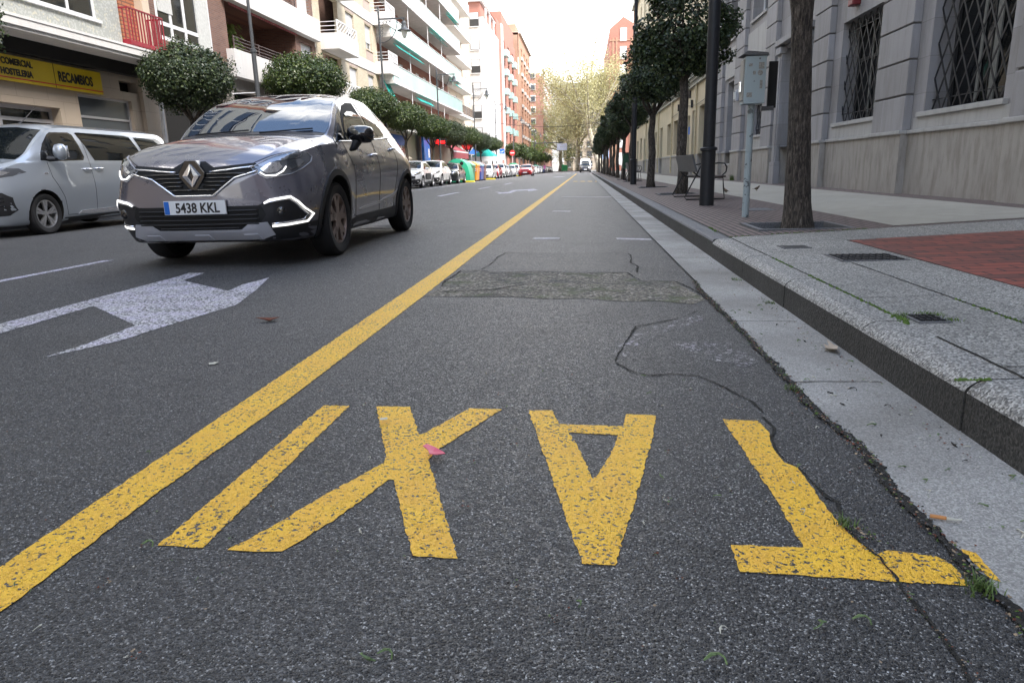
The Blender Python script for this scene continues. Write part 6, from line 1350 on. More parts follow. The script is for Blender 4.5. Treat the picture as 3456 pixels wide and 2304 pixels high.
for x in (-.35, .35): MB().lathe([(0, 3.2)] + [(.32 * math.sin(i * math.pi / 8), 3.52 - .32 * math.cos(i * math.pi / 8)) for i in range(1, 8)] + [(0, 3.84)], 14, c=(x, 0, 0)).build('globe', M['opal'], r, smooth=True)
# far pedestrian
def person(loc, label, coat, legs, h=1.66, rz=0):
    r = thing('person', loc, label, 'person'); r.rotation_euler.z = rz; s = h / 1.7
    me = bpy.data.meshes.new('body'); J = [(0, 0, .95), (0, 0, 1.2), (0, 0, 1.42), (0, 0, 1.5), (0, -.01, 1.6), (0, -.01, 1.68), (.17, 0, 1.4), (.23, -.02, 1.13), (.21, -.12, .88), (-.17, 0, 1.4), (-.23, .03, 1.13), (-.22, .0, .87), (.09, 0, .9), (.10, -.12, .5), (.10, -.02, .08), (.10, -.16, .04), (-.09, 0, .9), (-.10, .06, .5), (-.10, .22, .1), (-.10, .12, .04)]
    E_ = [(0, 1), (1, 2), (2, 3), (3, 4), (4, 5), (2, 6), (6, 7), (7, 8), (2, 9), (9, 10), (10, 11), (0, 12), (12, 13), (13, 14), (14, 15), (0, 16), (16, 17), (17, 18), (18, 19)]
    Rr = [.15, .14, .15, .06, .095, .085, .07, .05, .035, .07, .05, .035, .10, .07, .045, .04, .10, .07, .045, .04]
    me.from_pydata([(x * s, y * s, z * s) for x, y, z in J], E_, []); o = bpy.data.objects.new('body', me); C.objects.link(o)
    m_ = o.modifiers.new('s', 'SKIN'); o.modifiers.new('ss', 'SUBSURF').levels = 1
    for i, v_ in enumerate(me.skin_vertices[0].data): v_.radius = (Rr[i] * s, Rr[i] * s * .85); v_.use_root = (i == 0)
    dg = bpy.context.evaluated_depsgraph_get(); dg.update(); m2 = bpy.data.meshes.new_from_object(o.evaluated_get(dg)); o.modifiers.clear(); o.data = m2
    m2.materials.clear(); sk = simple('skin_tone', (.42, .25, .18), .6); m2.materials.append(sk); m2.materials.append(simple('coat_%d' % len(bpy.data.materials), coat, .8)); m2.materials.append(simple('trousers_%d' % len(bpy.data.materials), legs, .8))
    for p in m2.polygons: z = p.center.z / s; p.material_index = 0 if z > 1.5 or (abs(p.center.x) > .17 * s and z < .93) else (1 if z > .8 else 2)
    o.parent = r
    MB().lathe([(0, 1.5), (.10, 1.52), (.115, 1.62), (.09, 1.71), (0, 1.735)], 14, c=(0, .02, 0)).build('hair', M['bark'], r, smooth=True)
    return r
person((-8.1, 146, 0), 'pedestrian in a pink and purple top crossing the far street', (.35, .07, .22), (.06, .06, .12))
# the right pavement stands a full kerb higher than first laid: bring all that rests on it up to that level
def _lift(x, y, z):
    zo = zr(x)
    f = 1.0
    for _ in range(4):
        xn = x * f; zn = 0.1135 + (xn - 1.09) * (0.18 - 0.1135) / (5.6 - 1.09); f = (0.725 - zn) / (0.725 - zo)
    return f
for o in list(C.objects):
    if o.parent or o.type in ('CAMERA', 'LIGHT'): continue
    nm = o.name.split('.')[0]
    if nm.startswith(('pavement_', 'tree_pit')) or nm == 'joint_moss':
        me = o.data; 
        for v in me.vertices:
            if v.co.x > 1.2: f = _lift(min(v.co.x, 5.59), 0, 0) if v.co.x < 5.6 else 1.0
            elif nm == 'joint_moss' or nm.startswith('pavement'): f = _lift(1.25, 0, 0)
            else: f = 1.0
            v.co = (v.co.x * f, v.co.y * f, 0.725 - (0.725 - v.co.z) * f)
    elif 1.2 < o.location.x < 5.0 and -1 < o.location.y < 100 and o.get('category') in ('tree', 'street lamp', 'cabinet', 'sign panel', 'bench', 'litter bin', 'bird', 'grass tuft', 'drain cover'):
        f = _lift(o.location.x, 0, 0); l = o.location
        o.location = (l.x * f, l.y * f, 0.725 - (0.725 - l.z) * f); o.scale = [s_ * f for s_ in o.scale]
ZX[7:9] = [1.089, 1.09]; ZZ[7:9] = [-0.05, 0.1135]
# ================================================================== VEHICLES
def pchip(keys):
    xs = [k[0] for k in keys]; ys = [k[1] for k in keys]; n = len(xs)
    h = [xs[i + 1] - xs[i] for i in range(n - 1)]; d = [(ys[i + 1] - ys[i]) / h[i] for i in range(n - 1)]; m = [0.0] * n
    m[0] = d[0]; m[-1] = d[-1]
    for i in range(1, n - 1):
        if d[i - 1] * d[i] <= 0: m[i] = 0
        else:
            w1 = 2 * h[i] + h[i - 1]; w2 = h[i] + 2 * h[i - 1]; m[i] = (w1 + w2) / (w1 / d[i - 1] + w2 / d[i])
    def f(x):
        if x <= xs[0]: return ys[0]
        if x >= xs[-1]: return ys[-1]
        i = 0
        while x > xs[i + 1]: i += 1
        t = (x - xs[i]) / h[i]; t2, t3 = t * t, t ** 3
        return (2 * t3 - 3 * t2 + 1) * ys[i] + (t3 - 2 * t2 + t) * h[i] * m[i] + (-2 * t3 + 3 * t2) * ys[i + 1] + (t3 - t2) * h[i] * m[i + 1]
    return f
def catmull(P, sub):
    out = []; n = len(P)
    for i in range(n - 1):
        p0 = P[max(0, i - 1)]; p1 = P[i]; p2 = P[i + 1]; p3 = P[min(n - 1, i + 2)]
        if i == 0: p0 = (2 * p1[0] - p2[0], p1[1])
        for k in range(sub):
            t = k / sub; r = []
            for a in (0, 1):
                m1 = (p2[a] - p0[a]) * .42; m2 = (p3[a] - p1[a]) * .42
                r.append((2 * t ** 3 - 3 * t * t + 1) * p1[a] + (t ** 3 - 2 * t * t + t) * m1 + (-2 * t ** 3 + 3 * t * t) * p2[a] + (t ** 3 - t * t) * m2)
            out.append(tuple(r))
    out.append(P[-1]); return out
SH_SUV = dict(L=4.12, W=1.778, H=1.566, axles=(.845, 3.45), wr=.335, tw=.205, cowl=1.10,
    zb=[(0, .30), (.06, .225), (.2, .20), (.8, .19), (3.4, .19), (3.8, .24), (4.0, .30), (4.12, .42)],
    xb=[(0, .46), (.06, .60), (.15, .68), (.3, .75), (.6, .80), (3.5, .80), (3.85, .74), (4.0, .66), (4.12, .5)],
    x2=[(0, .54), (.03, .63), (.08, .70), (.15, .76), (.3, .825), (.6, .865), (.9, .875), (1.4, .845), (2.2, .84), (3.0, .845), (3.3, .87), (3.6, .87), (3.9, .80), (4.12, .58)],
    z2=[(0, .42), (.9, .42), (2, .43), (4.12, .5)],
    x3=[(0, .54), (.03, .64), (.08, .715), (.15, .775), (.25, .825), (.4, .86), (.65, .885), (.9, .889), (1.4, .875), (2.2, .875), (3.0, .88), (3.4, .889), (3.7, .87), (3.9, .82), (4.02, .75), (4.12, .60)],
    z3=[(0, .56), (.3, .62), (.9, .74), (2, .78), (3.4, .84), (4.12, .82)],
    x4=[(0, .50), (.03, .58), (.08, .64), (.15, .69), (.25, .735), (.4, .775), (.7, .805), (1.0, .81), (1.3, .80), (2, .79), (2.6, .78), (3, .765), (3.5, .725), (3.8, .68), (3.95, .64), (4.12, .52)],
    z4=[(0, .745), (.03, .79), (.08, .83), (.15, .865), (.25, .90), (.4, .935), (.7, .985), (1.0, 1.005), (1.3, 1.025), (2, 1.065), (2.6, 1.10), (3.1, 1.145), (3.5, 1.16), (3.8, 1.14), (3.95, 1.09), (4.05, 1.0), (4.12, .92)],
    x6=[(0, .42), (.08, .54), (.15, .58), (.4, .64), (.8, .685), (1.05, .715), (1.2, .72), (1.5, .665), (1.75, .625), (2.0, .60), (2.6, .58), (3.2, .54), (3.6, .50), (3.8, .47), (3.95, .48), (4.12, .40)],
    z6=[(0, .78), (.03, .825), (.08, .865), (.15, .905), (.25, .945), (.4, .985), (.7, 1.035), (.95, 1.06), (1.08, 1.08), (1.25, 1.185), (1.5, 1.345), (1.75, 1.455), (2.0, 1.51), (2.4, 1.53), (2.8, 1.525), (3.2, 1.49), (3.5, 1.435), (3.7, 1.375), (3.85, 1.295), (3.95, 1.19), (4.05, 1.04), (4.12, .95)],
    z8=[(0, .79), (.03, .845), (.08, .89), (.15, .935), (.25, .98), (.4, 1.03), (.7, 1.085), (.95, 1.10), (1.05, 1.115), (1.2, 1.215), (1.4, 1.34), (1.6, 1.44), (1.8, 1.515), (1.95, 1.55), (2.2, 1.58), (2.6, 1.592), (3.0, 1.578), (3.4, 1.535), (3.65, 1.48), (3.8, 1.405), (3.9, 1.305), (4.0, 1.17), (4.08, 1.04), (4.12, .98)])
SH_VAN = dict(L=4.95, W=1.92, H=1.90, axles=(.88, 4.155), wr=.345, tw=.215, cowl=.62,
    zb=[(0, .30), (.06, .22), (.2, .18), (4.5, .2), (4.8, .26), (4.95, .4)],
    xb=[(0, .50), (.06, .66), (.15, .75), (.3, .82), (.6, .87), (4.6, .87), (4.85, .82), (4.95, .7)],
    x2=[(0, .60), (.03, .70), (.08, .78), (.15, .84), (.3, .90), (.6, .94), (1.2, .935), (4.4, .935), (4.75, .91), (4.95, .78)], z2=[(0, .45), (4.95, .5)],
    x3=[(0, .60), (.03, .71), (.08, .79), (.15, .85), (.3, .91), (.6, .95), (1, .96), (4.4, .96), (4.75, .94), (4.9, .88), (4.95, .8)], z3=[(0, .66), (.3, .74), (1, .80), (4.95, .82)],
    x4=[(0, .56), (.03, .66), (.08, .72), (.15, .77), (.3, .82), (.6, .86), (1.0, .90), (1.6, .915), (4.4, .915), (4.8, .89), (4.95, .78)],
    z4=[(0, .90), (.03, .95), (.08, 1.0), (.15, 1.04), (.3, 1.10), (.6, 1.18), (1.0, 1.20), (1.5, 1.20), (4.5, 1.22), (4.95, 1.15)],
    x6=[(0, .46), (.08, .60), (.2, .66), (.45, .74), (.62, .79), (.9, .80), (1.2, .785), (1.5, .76), (2, .755), (4.4, .745), (4.75, .73), (4.88, .74), (4.95, .70)],
    z6=[(0, .93), (.03, .99), (.08, 1.04), (.15, 1.085), (.3, 1.15), (.55, 1.215), (.75, 1.30), (1.0, 1.49), (1.2, 1.63), (1.4, 1.735), (1.65, 1.785), (2.0, 1.80), (4.4, 1.80), (4.7, 1.76), (4.83, 1.66), (4.9, 1.4), (4.95, 1.2)],
    z8=[(0, .94), (.03, 1.0), (.08, 1.06), (.15, 1.11), (.3, 1.18), (.52, 1.25), (.65, 1.32), (.85, 1.49), (1.05, 1.65), (1.25, 1.78), (1.45, 1.85), (1.7, 1.885), (2.2, 1.90), (4.3, 1.90), (4.65, 1.87), (4.8, 1.78), (4.88, 1.6), (4.93, 1.35), (4.95, 1.22)])
def scale_shape(S, L, W, H, wr=None, ax=None):
    T = dict(S); fl, fw, fh = L / S['L'], W / S['W'], H / S['H']
    for k in ('zb', 'z2', 'z3', 'z4', 'z6', 'z8'): T[k] = [(a * fl, b * fh) for a, b in S[k]]
    for k in ('xb', 'x2', 'x3', 'x4', 'x6'): T[k] = [(a * fl, b * fw) for a, b in S[k]]
    T['L'], T['W'], T['H'] = L, W, H; T['cowl'] = S['cowl'] * fl; T['axles'] = ax or tuple(a * fl for a in S['axles']); T['wr'] = wr or S['wr']; T['f'] = (fl, fw, fh); return T
def body_grid(S, sub=7, ds=.045):
    F = {k: pchip(S[k]) for k in ('zb', 'xb', 'x2', 'z2', 'x3', 'z3', 'x4', 'z4', 'x6', 'z6', 'z8')}
    L_ = S['L']; st = [0, .008, .018, .03, .045, .062, .08, .1, .125, .15, .18, .215, .25]; x = .29
    while x < L_ - .3: st.append(x); x += ds
    st += [L_ - .26, L_ - .22, L_ - .18, L_ - .14, L_ - .11, L_ - .085, L_ - .06, L_ - .04, L_ - .025, L_ - .012, L_]
    st = sorted(set(round(v, 4) for v in st)); rings = []; cow = S['cowl']
    for s in st:
        g = {k: f(s) for k, f in F.items()}
        gl = min(1, max(0, (s - cow) / .35)); gl *= min(1, max(0, (L_ - .25 - s) / .2 + .4)); gl = min(1, gl)
        x5 = (g['x4'] + g['x6']) / 2 + .022 * gl; z5 = (g['z4'] + g['z6']) / 2
        low = catmull([(0, g['zb'] + .0), (g['xb'] * .8, g['zb']), (g['xb'], g['zb'] + .03), (g['x2'], g['z2']), (g['x3'], g['z3']), (g['x4'], g['z4'])], sub)
        up = catmull([(g['x4'], g['z4']), (x5, z5), (g['x6'], g['z6'])], sub)
        top = catmull([(g['x6'], g['z6']), (g['x6'] * .6, g['z6'] + (g['z8'] - g['z6']) * .72), (0, g['z8'])], sub)
        # soften the gutter between side and roof
        half = low + up[1:] + top[1:]; rings.append((s, half))
    return rings, len(low) - 1, len(low) + len(up) - 2
def body_mesh(S, sub=7, ds=.045, bulge=.035):
    rings, j4, j6 = body_grid(S, sub, ds); m = len(rings[0][1]); bm = bmesh.new(); R = []
    def full(s, half): return [(x, s, z) for x, z in half] + [(-x, s, z) for x, z in half[-2:0:-1]]
    allr = []
    s0, h0 = rings[0]; zc = (min(p[1] for p in h0) + max(p[1] for p in h0)) / 2
    for t in (.25, .5, .72, .88, .96): allr.append((-bulge * (1 - t * t), [(x * t, zc + (z - zc) * t) for x, z in h0]))
    allr += rings
    s1, h1 = rings[-1]; zc1 = (min(p[1] for p in h1) + max(p[1] for p in h1)) / 2
    for t in (.96, .88, .7, .45, .2): allr.append((s1 + bulge * (1 - t * t), [(x * t, zc1 + (z - zc1) * t) for x, z in h1]))
    for s, h in allr: R.append([bm.verts.new(p) for p in full(s, h)])
    n = len(R[0]); faces = {}
    for i in range(len(R) - 1):
        for j in range(n):
            f = bm.faces.new((R[i][j], R[i][(j + 1) % n], R[i + 1][(j + 1) % n], R[i + 1][j]))
            jj = j if j < m - 1 else n - 1 - j; mid = (allr[i][0] + allr[i + 1][0]) / 2
            f.material_index = 1 if (jj >= j6 - 2 and mid > S['cowl'] + .03) else 0
    bm.faces.new(R[0][::-1]); bm.faces.new(R[-1]); bmesh.ops.recalc_face_normals(bm, faces=bm.faces)
    for f in bm.faces: f.smooth = True
    return bm
def boolean_arches(bm, S, name, mats, rr=1.13):
    me = bpy.data.meshes.new(name); bm.to_mesh(me)
    for m_ in mats: me.materials.append(m_)
    o = bpy.data.objects.new(name, me); C.objects.link(o); cuts = []
    for a in S['axles']:
        for s in (-1, 1):
            mb = MB(); R = S['wr'] * rr; x0, x1 = (S['W'] / 2 - .36) * s, (S['W'] / 2 + .3) * s
            pr = [(a + R * math.cos(t_ * 6.28318 / 40), S['wr'] + .01 + R * math.sin(t_ * 6.28318 / 40)) for t_ in range(40)]
            mb.prism(pr, min(x0, x1), max(x0, x1), ax='x'); c = mb.build('cut', mats[0]); cuts.append(c)
            md = o.modifiers.new('b', 'BOOLEAN'); md.operation = 'DIFFERENCE'; md.object = c; md.solver = 'EXACT'
    dg = bpy.context.evaluated_depsgraph_get(); dg.update()
    m2 = bpy.data.meshes.new_from_object(o.evaluated_get(dg)); o.modifiers.clear(); o.data = m2
    for c in cuts: bpy.data.objects.remove(c)
    m2.materials.clear()
    for m_ in mats: m2.materials.append(m_)
    for p in m2.polygons:
        c = p.center
        for a in S['axles']:
            d = math.hypot(c.y - a, c.z - S['wr'] - .01)
            if d < S['wr'] * rr + .004 and abs(c.x) > S['W'] / 2 - .37: p.material_index = 2
    m2.set_sharp_from_angle(angle=R_(35)); 
    return o
class Skin:
    def __init__(s, bm):
        bmesh.ops.triangulate; s.bvh = BVHTree.FromBMesh(bm)
    def side(s, y, z, sg=1):
        h = s.bvh.ray_cast(Vector((sg * 3, y, z)), Vector((-sg, 0, 0)))
        if h[0] is None: h = s.bvh.find_nearest(Vector((sg * .9, y, z)))
        return h[0], h[1]
    def front(s, x, z, sg=1):
        h = s.bvh.ray_cast(Vector((x, -2, z)), Vector((0, 1, 0)))
        if h[0] is None: h = s.bvh.find_nearest(Vector((x, 0.1, z)))
        return h[0], h[1]
    def back(s, x, z, sg=1):
        h = s.bvh.ray_cast(Vector((x, 9, z)), Vector((0, -1, 0)))
        if h[0] is None: h = s.bvh.find_nearest(Vector((x, 4.2, z)))
        return h[0], h[1]
    def top(s, x, y, sg=1):
        h = s.bvh.ray_cast(Vector((x, y, 4)), Vector((0, 0, -1))); return h[0], h[1]
def patch(sk, mode, poly, off, name, mat, parent, sg=1, cell=.06, thick=.012, smooth=True):
    """a panel cut to `poly`, laid on the body skin, standing `off` proud of it, with edges turned in"""
    bm = bmesh.new(); f = bm.faces.new([bm.verts.new((a, b, 0)) for a, b in poly]); bmesh.ops.triangulate(bm, faces=bm.faces[:])
    for ax in (0, 1):
        lo = min(p[ax] for p in poly); hi = max(p[ax] for p in poly); k = int((hi - lo) / cell)
        for i in range(1, k + 1):
            co = lo + (hi - lo) * i / (k + 1); pc = (co, 0, 0) if ax == 0 else (0, co, 0); no_ = (1, 0, 0) if ax == 0 else (0, 1, 0)
            bmesh.ops.bisect_plane(bm, geom=bm.verts[:] + bm.edges[:] + bm.faces[:], plane_co=pc, plane_no=no_)
    bmesh.ops.remove_doubles(bm, verts=bm.verts, dist=1e-5)
    be = [e for e in bm.edges if len(e.link_faces) == 1]; fn = getattr(sk, mode); info = {}
    for v in bm.verts:
        h, n = fn(v.co.x, v.co.y, sg)
        if mode == 'side' and n.x * sg < 0: n = -n
        if mode == 'front' and n.y > 0: n = -n
        if mode == 'back' and n.y < 0: n = -n
        info[v] = (h.copy(), n.normalized())
    for v, (h, n) in info.items(): v.co = h + n * off
    ex = bmesh.ops.extrude_edge_only(bm, edges=be); nv = [g for g in ex['geom'] if isinstance(g, bmesh.types.BMVert)]
    old = [(h + n * off, h, n) for h, n in info.values()]
    for v in nv:
        b = min(old, key=lambda o: (o[0] - v.co).length_squared); v.co = b[1] - b[2] * thick
    bmesh.ops.recalc_face_normals(bm, faces=bm.faces)
    # recalc may flip an open shell: orient by the skin normal
    flip = 0
    for f in bm.faces:
        c = f.calc_center_median(); o = min(old, key=lambda o: (o[0] - c).length_squared) if len(old) < 400 else old[0]
        flip += 1 if f.normal.dot(o[2]) < 0 else -1
    if flip > 0: bmesh.ops.reverse_faces(bm, faces=bm.faces)
    me = bpy.data.meshes.new(name); bm.to_mesh(me); bm.free(); me.materials.append(mat); me.shade_smooth(); me.set_sharp_from_angle(angle=R_(40))
    o = bpy.data.objects.new(name, me); C.objects.link(o); o.parent = parent; return o
def skinline(sk, mode, pts, r, name, mat, parent, sg=1, off=0.0, seg=6, step=.04, closed=False):
    P = []; q = pts + ([pts[0]] if closed else [])
    for a, b in zip(q[:-1], q[1:]):
        n = max(1, int(math.hypot(b[0] - a[0], b[1] - a[1]) / step))
        for i in range(n): P.append((a[0] + (b[0] - a[0]) * i / n, a[1] + (b[1] - a[1]) * i / n))
    if not closed: P.append(q[-1])
    V = []
    for a, b in P:
        h, n = getattr(sk, mode)(a, b, sg)
        if (mode == 'side' and n.x * sg < 0) or (mode == 'front' and n.y > 0): n = -n
        V.append(h + n * off)
    return MB().tube(V, r, seg, closed=closed).build(name, mat, parent, smooth=True)
def wheel(parent, x, y, r, tw, sg, rim='rim', kind='five'):
    w_ = thing('wheel', (x, y, r), None, None); w_.parent = parent
    o = MB(); hw = tw / 2; ri = r * .665
    o.lathe([(ri, -hw * .8), (ri + .02, -hw * .96), (r - .035, -hw), (r - .008, -hw * .82), (r, -hw * .5), (r, hw * .5), (r - .008, hw * .82), (r - .035, hw), (ri + .02, hw * .96), (ri, hw * .8)], 40, ax='x').build('tyre', M['tyre'], w_, smooth='auto')
    s = sg; mb = MB(); mb.lathe([(ri + .004, s * hw * .84), (ri - .012, s * hw * .86), (ri - .022, s * hw * .6), (ri - .03, -s * hw * .7)], 36, ax='x')
    F = s * hw * .78
    def spoke(a, w0, w1, r0, r1, x0, x1):
        ca, sa = math.cos(a), math.sin(a); t = []
        for (rr, ww, xx) in ((r0, w0, x0), (r1, w1, x1)):
            for q in (-1, 1):
                for dx in (0, -s * .03): t.append((xx + dx, rr * ca - q * ww * sa, rr * sa + q * ww * ca))
        mb.add(t, [(0, 2, 6, 4), (1, 5, 7, 3), (0, 4, 5, 1), (2, 3, 7, 6)])
    def bar(a0, a1, r0, r1, w0, w1):
        p = (r0 * math.cos(a0), r0 * math.sin(a0)); e = (r1 * math.cos(a1), r1 * math.sin(a1)); l = math.hypot(e[0] - p[0], e[1] - p[1]); nx, ny = -(e[1] - p[1]) / l, (e[0] - p[0]) / l; t = []
        for (c_, ww) in ((p, w0), (e, w1)):
            for q_ in (-1, 1):
                for dx in (0, -s * .03): t.append((F + dx + (s * .006 if c_ is e else 0), c_[0] + q_ * nx * ww, c_[1] + q_ * ny * ww))
        mb.add(t, [(0, 2, 6, 4), (1, 5, 7, 3), (0, 4, 5, 1), (2, 3, 7, 6)])
    n = 5
    for k in range(n):
        a = 6.2832 * k / n + .3
        if kind == 'five':
            for q in (-1, 1):
                a2 = a + q * .27; ca, sa = math.cos(a), math.sin(a); p0 = (F - s * .006, ri * .52 * ca, ri * .52 * sa); p1 = (F + s * .002, ri * .985 * math.cos(a2), ri * .985 * math.sin(a2))
                bar(a + q * .03, a2, ri * .42, ri * .99, .030, .024); bar(a, a, ri * .06, ri * .50, .034, .040) if q == 1 else None
        else:
            for q in (-1, 1):
                a2 = a + q * .15; bar(a2, a2, .03, ri * .98, .014, .024)
    mb.lathe([(0, F + s * .002), (.032, F), (.045, F - s * .012), (.05, F - s * .04)], 18, ax='x')
    mb.build('rim', M[rim], w_, smooth='auto')
    MB().lathe([(0, -s * hw * .1), (ri * .9, -s * hw * .1)], 24, ax='x').build('brake_disc', M['dark'], w_)
    return w_
def add_plate(par, sk, txt, z, w=.52, x=0.0, y=None):
    p = thing('number_plate', (0, 0, 0), None, None); 
    h, n = sk.front(x, z); yy = (h.y - .022) if y is None else y
    bpy.data.objects.remove(p)
    pl = MB().box(x - w / 2, x + w / 2, yy, yy + .016, z - .055, z + .055).build('number_plate', M['plate'], par, bevel=.003)
    MB().box(x - w / 2 + .004, x - w / 2 + .046, yy - .0015, yy, z - .051, z + .051).build('blue_strip', M['blue_sign'], pl)
    if txt: text_part(txt, .108, M['sign_black'], pl, face_negY(x + .022, yy - .0015, z - .038), 'lettering', .0012, .84, .0025)
    return pl
def dash(par, sk): pass
# ------------------------------------------------------------------ the dark grey crossover (hero car)
def hero():
    S = SH_SUV; r = thing('parked_car', (0, 0, 0), None, None); bm = body_mesh(S, 8, .035); sk = Skin(bm)
    o = boolean_arches(bm, S, 'body', [M['suv_paint'], M['gloss_black'], M['dark']]); o.parent = r
    G = M['car_glass']; BK = M['gloss_black']
    # windscreen
    patch(sk, 'front', [(-.70, 1.105), (-.62, 1.118), (-.3, 1.132), (0, 1.136), (.3, 1.132), (.62, 1.118), (.70, 1.105), (.71, 1.17), (.665, 1.31), (.61, 1.44), (.575, 1.492), (.3, 1.522), (0, 1.53), (-.3, 1.522), (-.575, 1.492), (-.61, 1.44), (-.665, 1.31), (-.71, 1.17)], .004, 'windscreen', M['windscreen'], r, cell=.05)
    for sg in (1, -1):
        # black surround then panes
        patch(sk, 'side', [(1.10, 1.015), (1.16, 1.075), (1.30, 1.175), (1.5, 1.30), (1.68, 1.395), (1.85, 1.45), (2.14, 1.488), (2.6, 1.495), (2.95, 1.472), (3.2, 1.415), (3.38, 1.32), (3.50, 1.20), (3.2, 1.165), (2.6, 1.12), (2.0, 1.075), (1.5, 1.04)], .003, 'window_surround', M['gloss_black'], r, sg, .06)
        patch(sk, 'side', [(1.41, 1.05), (1.48, 1.19), (1.62, 1.315), (1.80, 1.41), (1.96, 1.447), (2.20, 1.465), (2.27, 1.115), (1.9, 1.082)], .007, 'door_window', M['deep_black'] if sg == 1 else G, r, sg, .06)
        if sg == 1: patch(sk, 'side', [(1.42, 1.055), (1.49, 1.17), (1.58, 1.25), (1.70, 1.315), (1.84, 1.352), (2.0, 1.36), (2.15, 1.34), (2.22, 1.325), (2.265, 1.12), (1.9, 1.087)], .010, 'lowered_glass', G, r, sg, .05)
        patch(sk, 'side', [(1.18, 1.04), (1.30, 1.135), (1.42, 1.215), (1.375, 1.047)], .007, 'quarter_glass', G, r, sg, .05)
        patch(sk, 'side', [(2.36, 1.12), (2.285, 1.468), (2.6, 1.474), (2.88, 1.455), (2.93, 1.44), (3.08, 1.17), (2.6, 1.135)], .007, 'door_window', G, r, sg, .06)
        patch(sk, 'side', [(3.15, 1.178), (3.0, 1.435), (3.14, 1.40), (3.28, 1.34), (3.38, 1.27), (3.43, 1.20)], .007, 'rear_quarter_window', G, r, sg, .05)
        skinline(sk, 'side', [(1.22, 1.032), (1.55, 1.047), (2.0, 1.072), (2.6, 1.105), (3.2, 1.148), (3.48, 1.17)], .008, 'chrome_strip', M['chrome'], r, sg, .004)
        # shut lines
        for pl in ([(1.30, 1.03), (1.38, .85), (1.42, .55), (1.44, .32)], [(2.315, 1.10), (2.28, .8), (2.29, .32)], [(3.03, 1.14), (3.08, .95), (3.0, .70), (2.93, .50), (2.90, .32)], [(1.44, .32), (2.29, .315), (2.90, .32)], [(.90, 1.0), (1.1, 1.02), (1.25, 1.035)]):
            skinline(sk, 'side', pl, .0035, 'shut_line', M['deep_black'], r, sg, .0, 4)
        patch(sk, 'side', [(1.28, .20), (1.27, .30), (1.6, .325), (2.3, .335), (3.0, .345), (3.03, .22), (2.2, .20)], .006, 'sill_cladding', M['plastic'], r, sg, .08)
        patch(sk, 'side', [(1.52, .385), (1.62, .40), (2.3, .43), (2.9, .50), (3.02, .545), (2.97, .49), (2.85, .455), (2.3, .41), (1.62, .375)], .010, 'silver_trim', M['satin'], r, sg, .05)
        for a in S['axles']:
            R0, R1 = S['wr'] * 1.135, S['wr'] * 1.135 + .052; n = 22; A0, A1 = R_(-18), R_(198)
            q = [(a + R1 * math.cos(A0 + (A1 - A0) * i / n), S['wr'] + .01 + R1 * math.sin(A0 + (A1 - A0) * i / n)) for i in range(n + 1)] + [(a + R0 * math.cos(A1 - (A1 - A0) * i / n), S['wr'] + .01 + R0 * math.sin(A1 - (A1 - A0) * i / n)) for i in range(n + 1)]
            patch(sk, 'side', q, .010, 'arch_trim', M['plastic'], r, sg, .07, .02)
        for (yy, zz_) in ((2.12, .925), (3.0, 1.01)):
            h, n = sk.side(yy, zz_, sg); hd = MB().tube([(h.x - sg * .002, yy - .075, zz_ - .006), (h.x + sg * .032, yy - .06, zz_ - .003), (h.x + sg * .036, yy + .05, zz_ + .004), (h.x - sg * .002, yy + .075, zz_ + .008)], .013, 8).build('door_handle', M['chrome'], r, smooth=True)
        # mirror
        mr = MB(); c = Vector((.955, 1.43, 1.105)) if sg == 1 else Vector((-.86, 1.62, 1.10)); prof = [(0, -.135), (.06, -.13), (.095, -.095), (.11, -.03), (.115, .04), (.10, .095), (.05, .12), (0, .125)]
        mr.lathe(prof, 20, ax='x')
        mr.xf(Matrix.Translation(c) @ Matrix.Rotation(.12 if sg == 1 else 0, 4, 'Y') @ Matrix.Rotation(0 if sg == 1 else 1.2, 4, 'Z') @ Matrix.Diagonal((1.0, .75, .72, 1)))
        mo = mr.build('wing_mirror', M['gloss_black'], r, smooth=True)
        MB().tube([(sg * .84, 1.40, .955), (sg * .875, 1.40, .975), (sg * .91, 1.42, 1.035), (sg * .93, 1.43, 1.07)] if sg == 1 else [(-.82, 1.50, 1.03), (-.86, 1.55, 1.06)], [.014, .034, .045, .05] if sg == 1 else [.03, .03], 8).build('mirror_foot', M['plastic'], mo, smooth=True)
        if sg == 1: MB().box(.86, 1.05, 1.518, 1.523, 1.05, 1.16).build('mirror_glass', M['chrome'], mo)
        # headlamp
        hl = patch(sk, 'front', [(sg * a, b) for a, b in [(.475, .795), (.52, .83), (.60, .872), (.68, .902), (.74, .922), (.78, .912), (.802, .88), (.806, .84), (.785, .79), (.74, .748), (.66, .722), (.585, .716), (.54, .742), (.50, .772)]], .004, 'headlight', M['lamp_shell'], r, cell=.03)
        patch(sk, 'front', [(sg * a, b) for a, b in [(.52, .812), (.62, .862), (.72, .897), (.77, .897), (.768, .872), (.70, .855), (.63, .835), (.56, .80)]], .008, 'upper_reflector', M['lens'], hl, cell=.03)
        patch(sk, 'front', [(sg * a, b) for a, b in [(.545, .785), (.60, .825), (.665, .838), (.685, .80), (.66, .762), (.59, .752)]], .009, 'lamp_bowl', M['chrome'], hl, cell=.03)
        patch(sk, 'front', [(sg * a, b) for a, b in [(.705, .80), (.71, .845), (.765, .86), (.785, .84), (.77, .80), (.73, .775)]], .009, 'lamp_bowl', M['lens'], hl, cell=.03)
        skinline(sk, 'front', [(sg * .545, .76), (sg * .585, .734), (sg * .65, .735), (sg * .69, .765), (sg * .705, .80)], .006, 'light_strip', M['led'], hl, 1, .010)
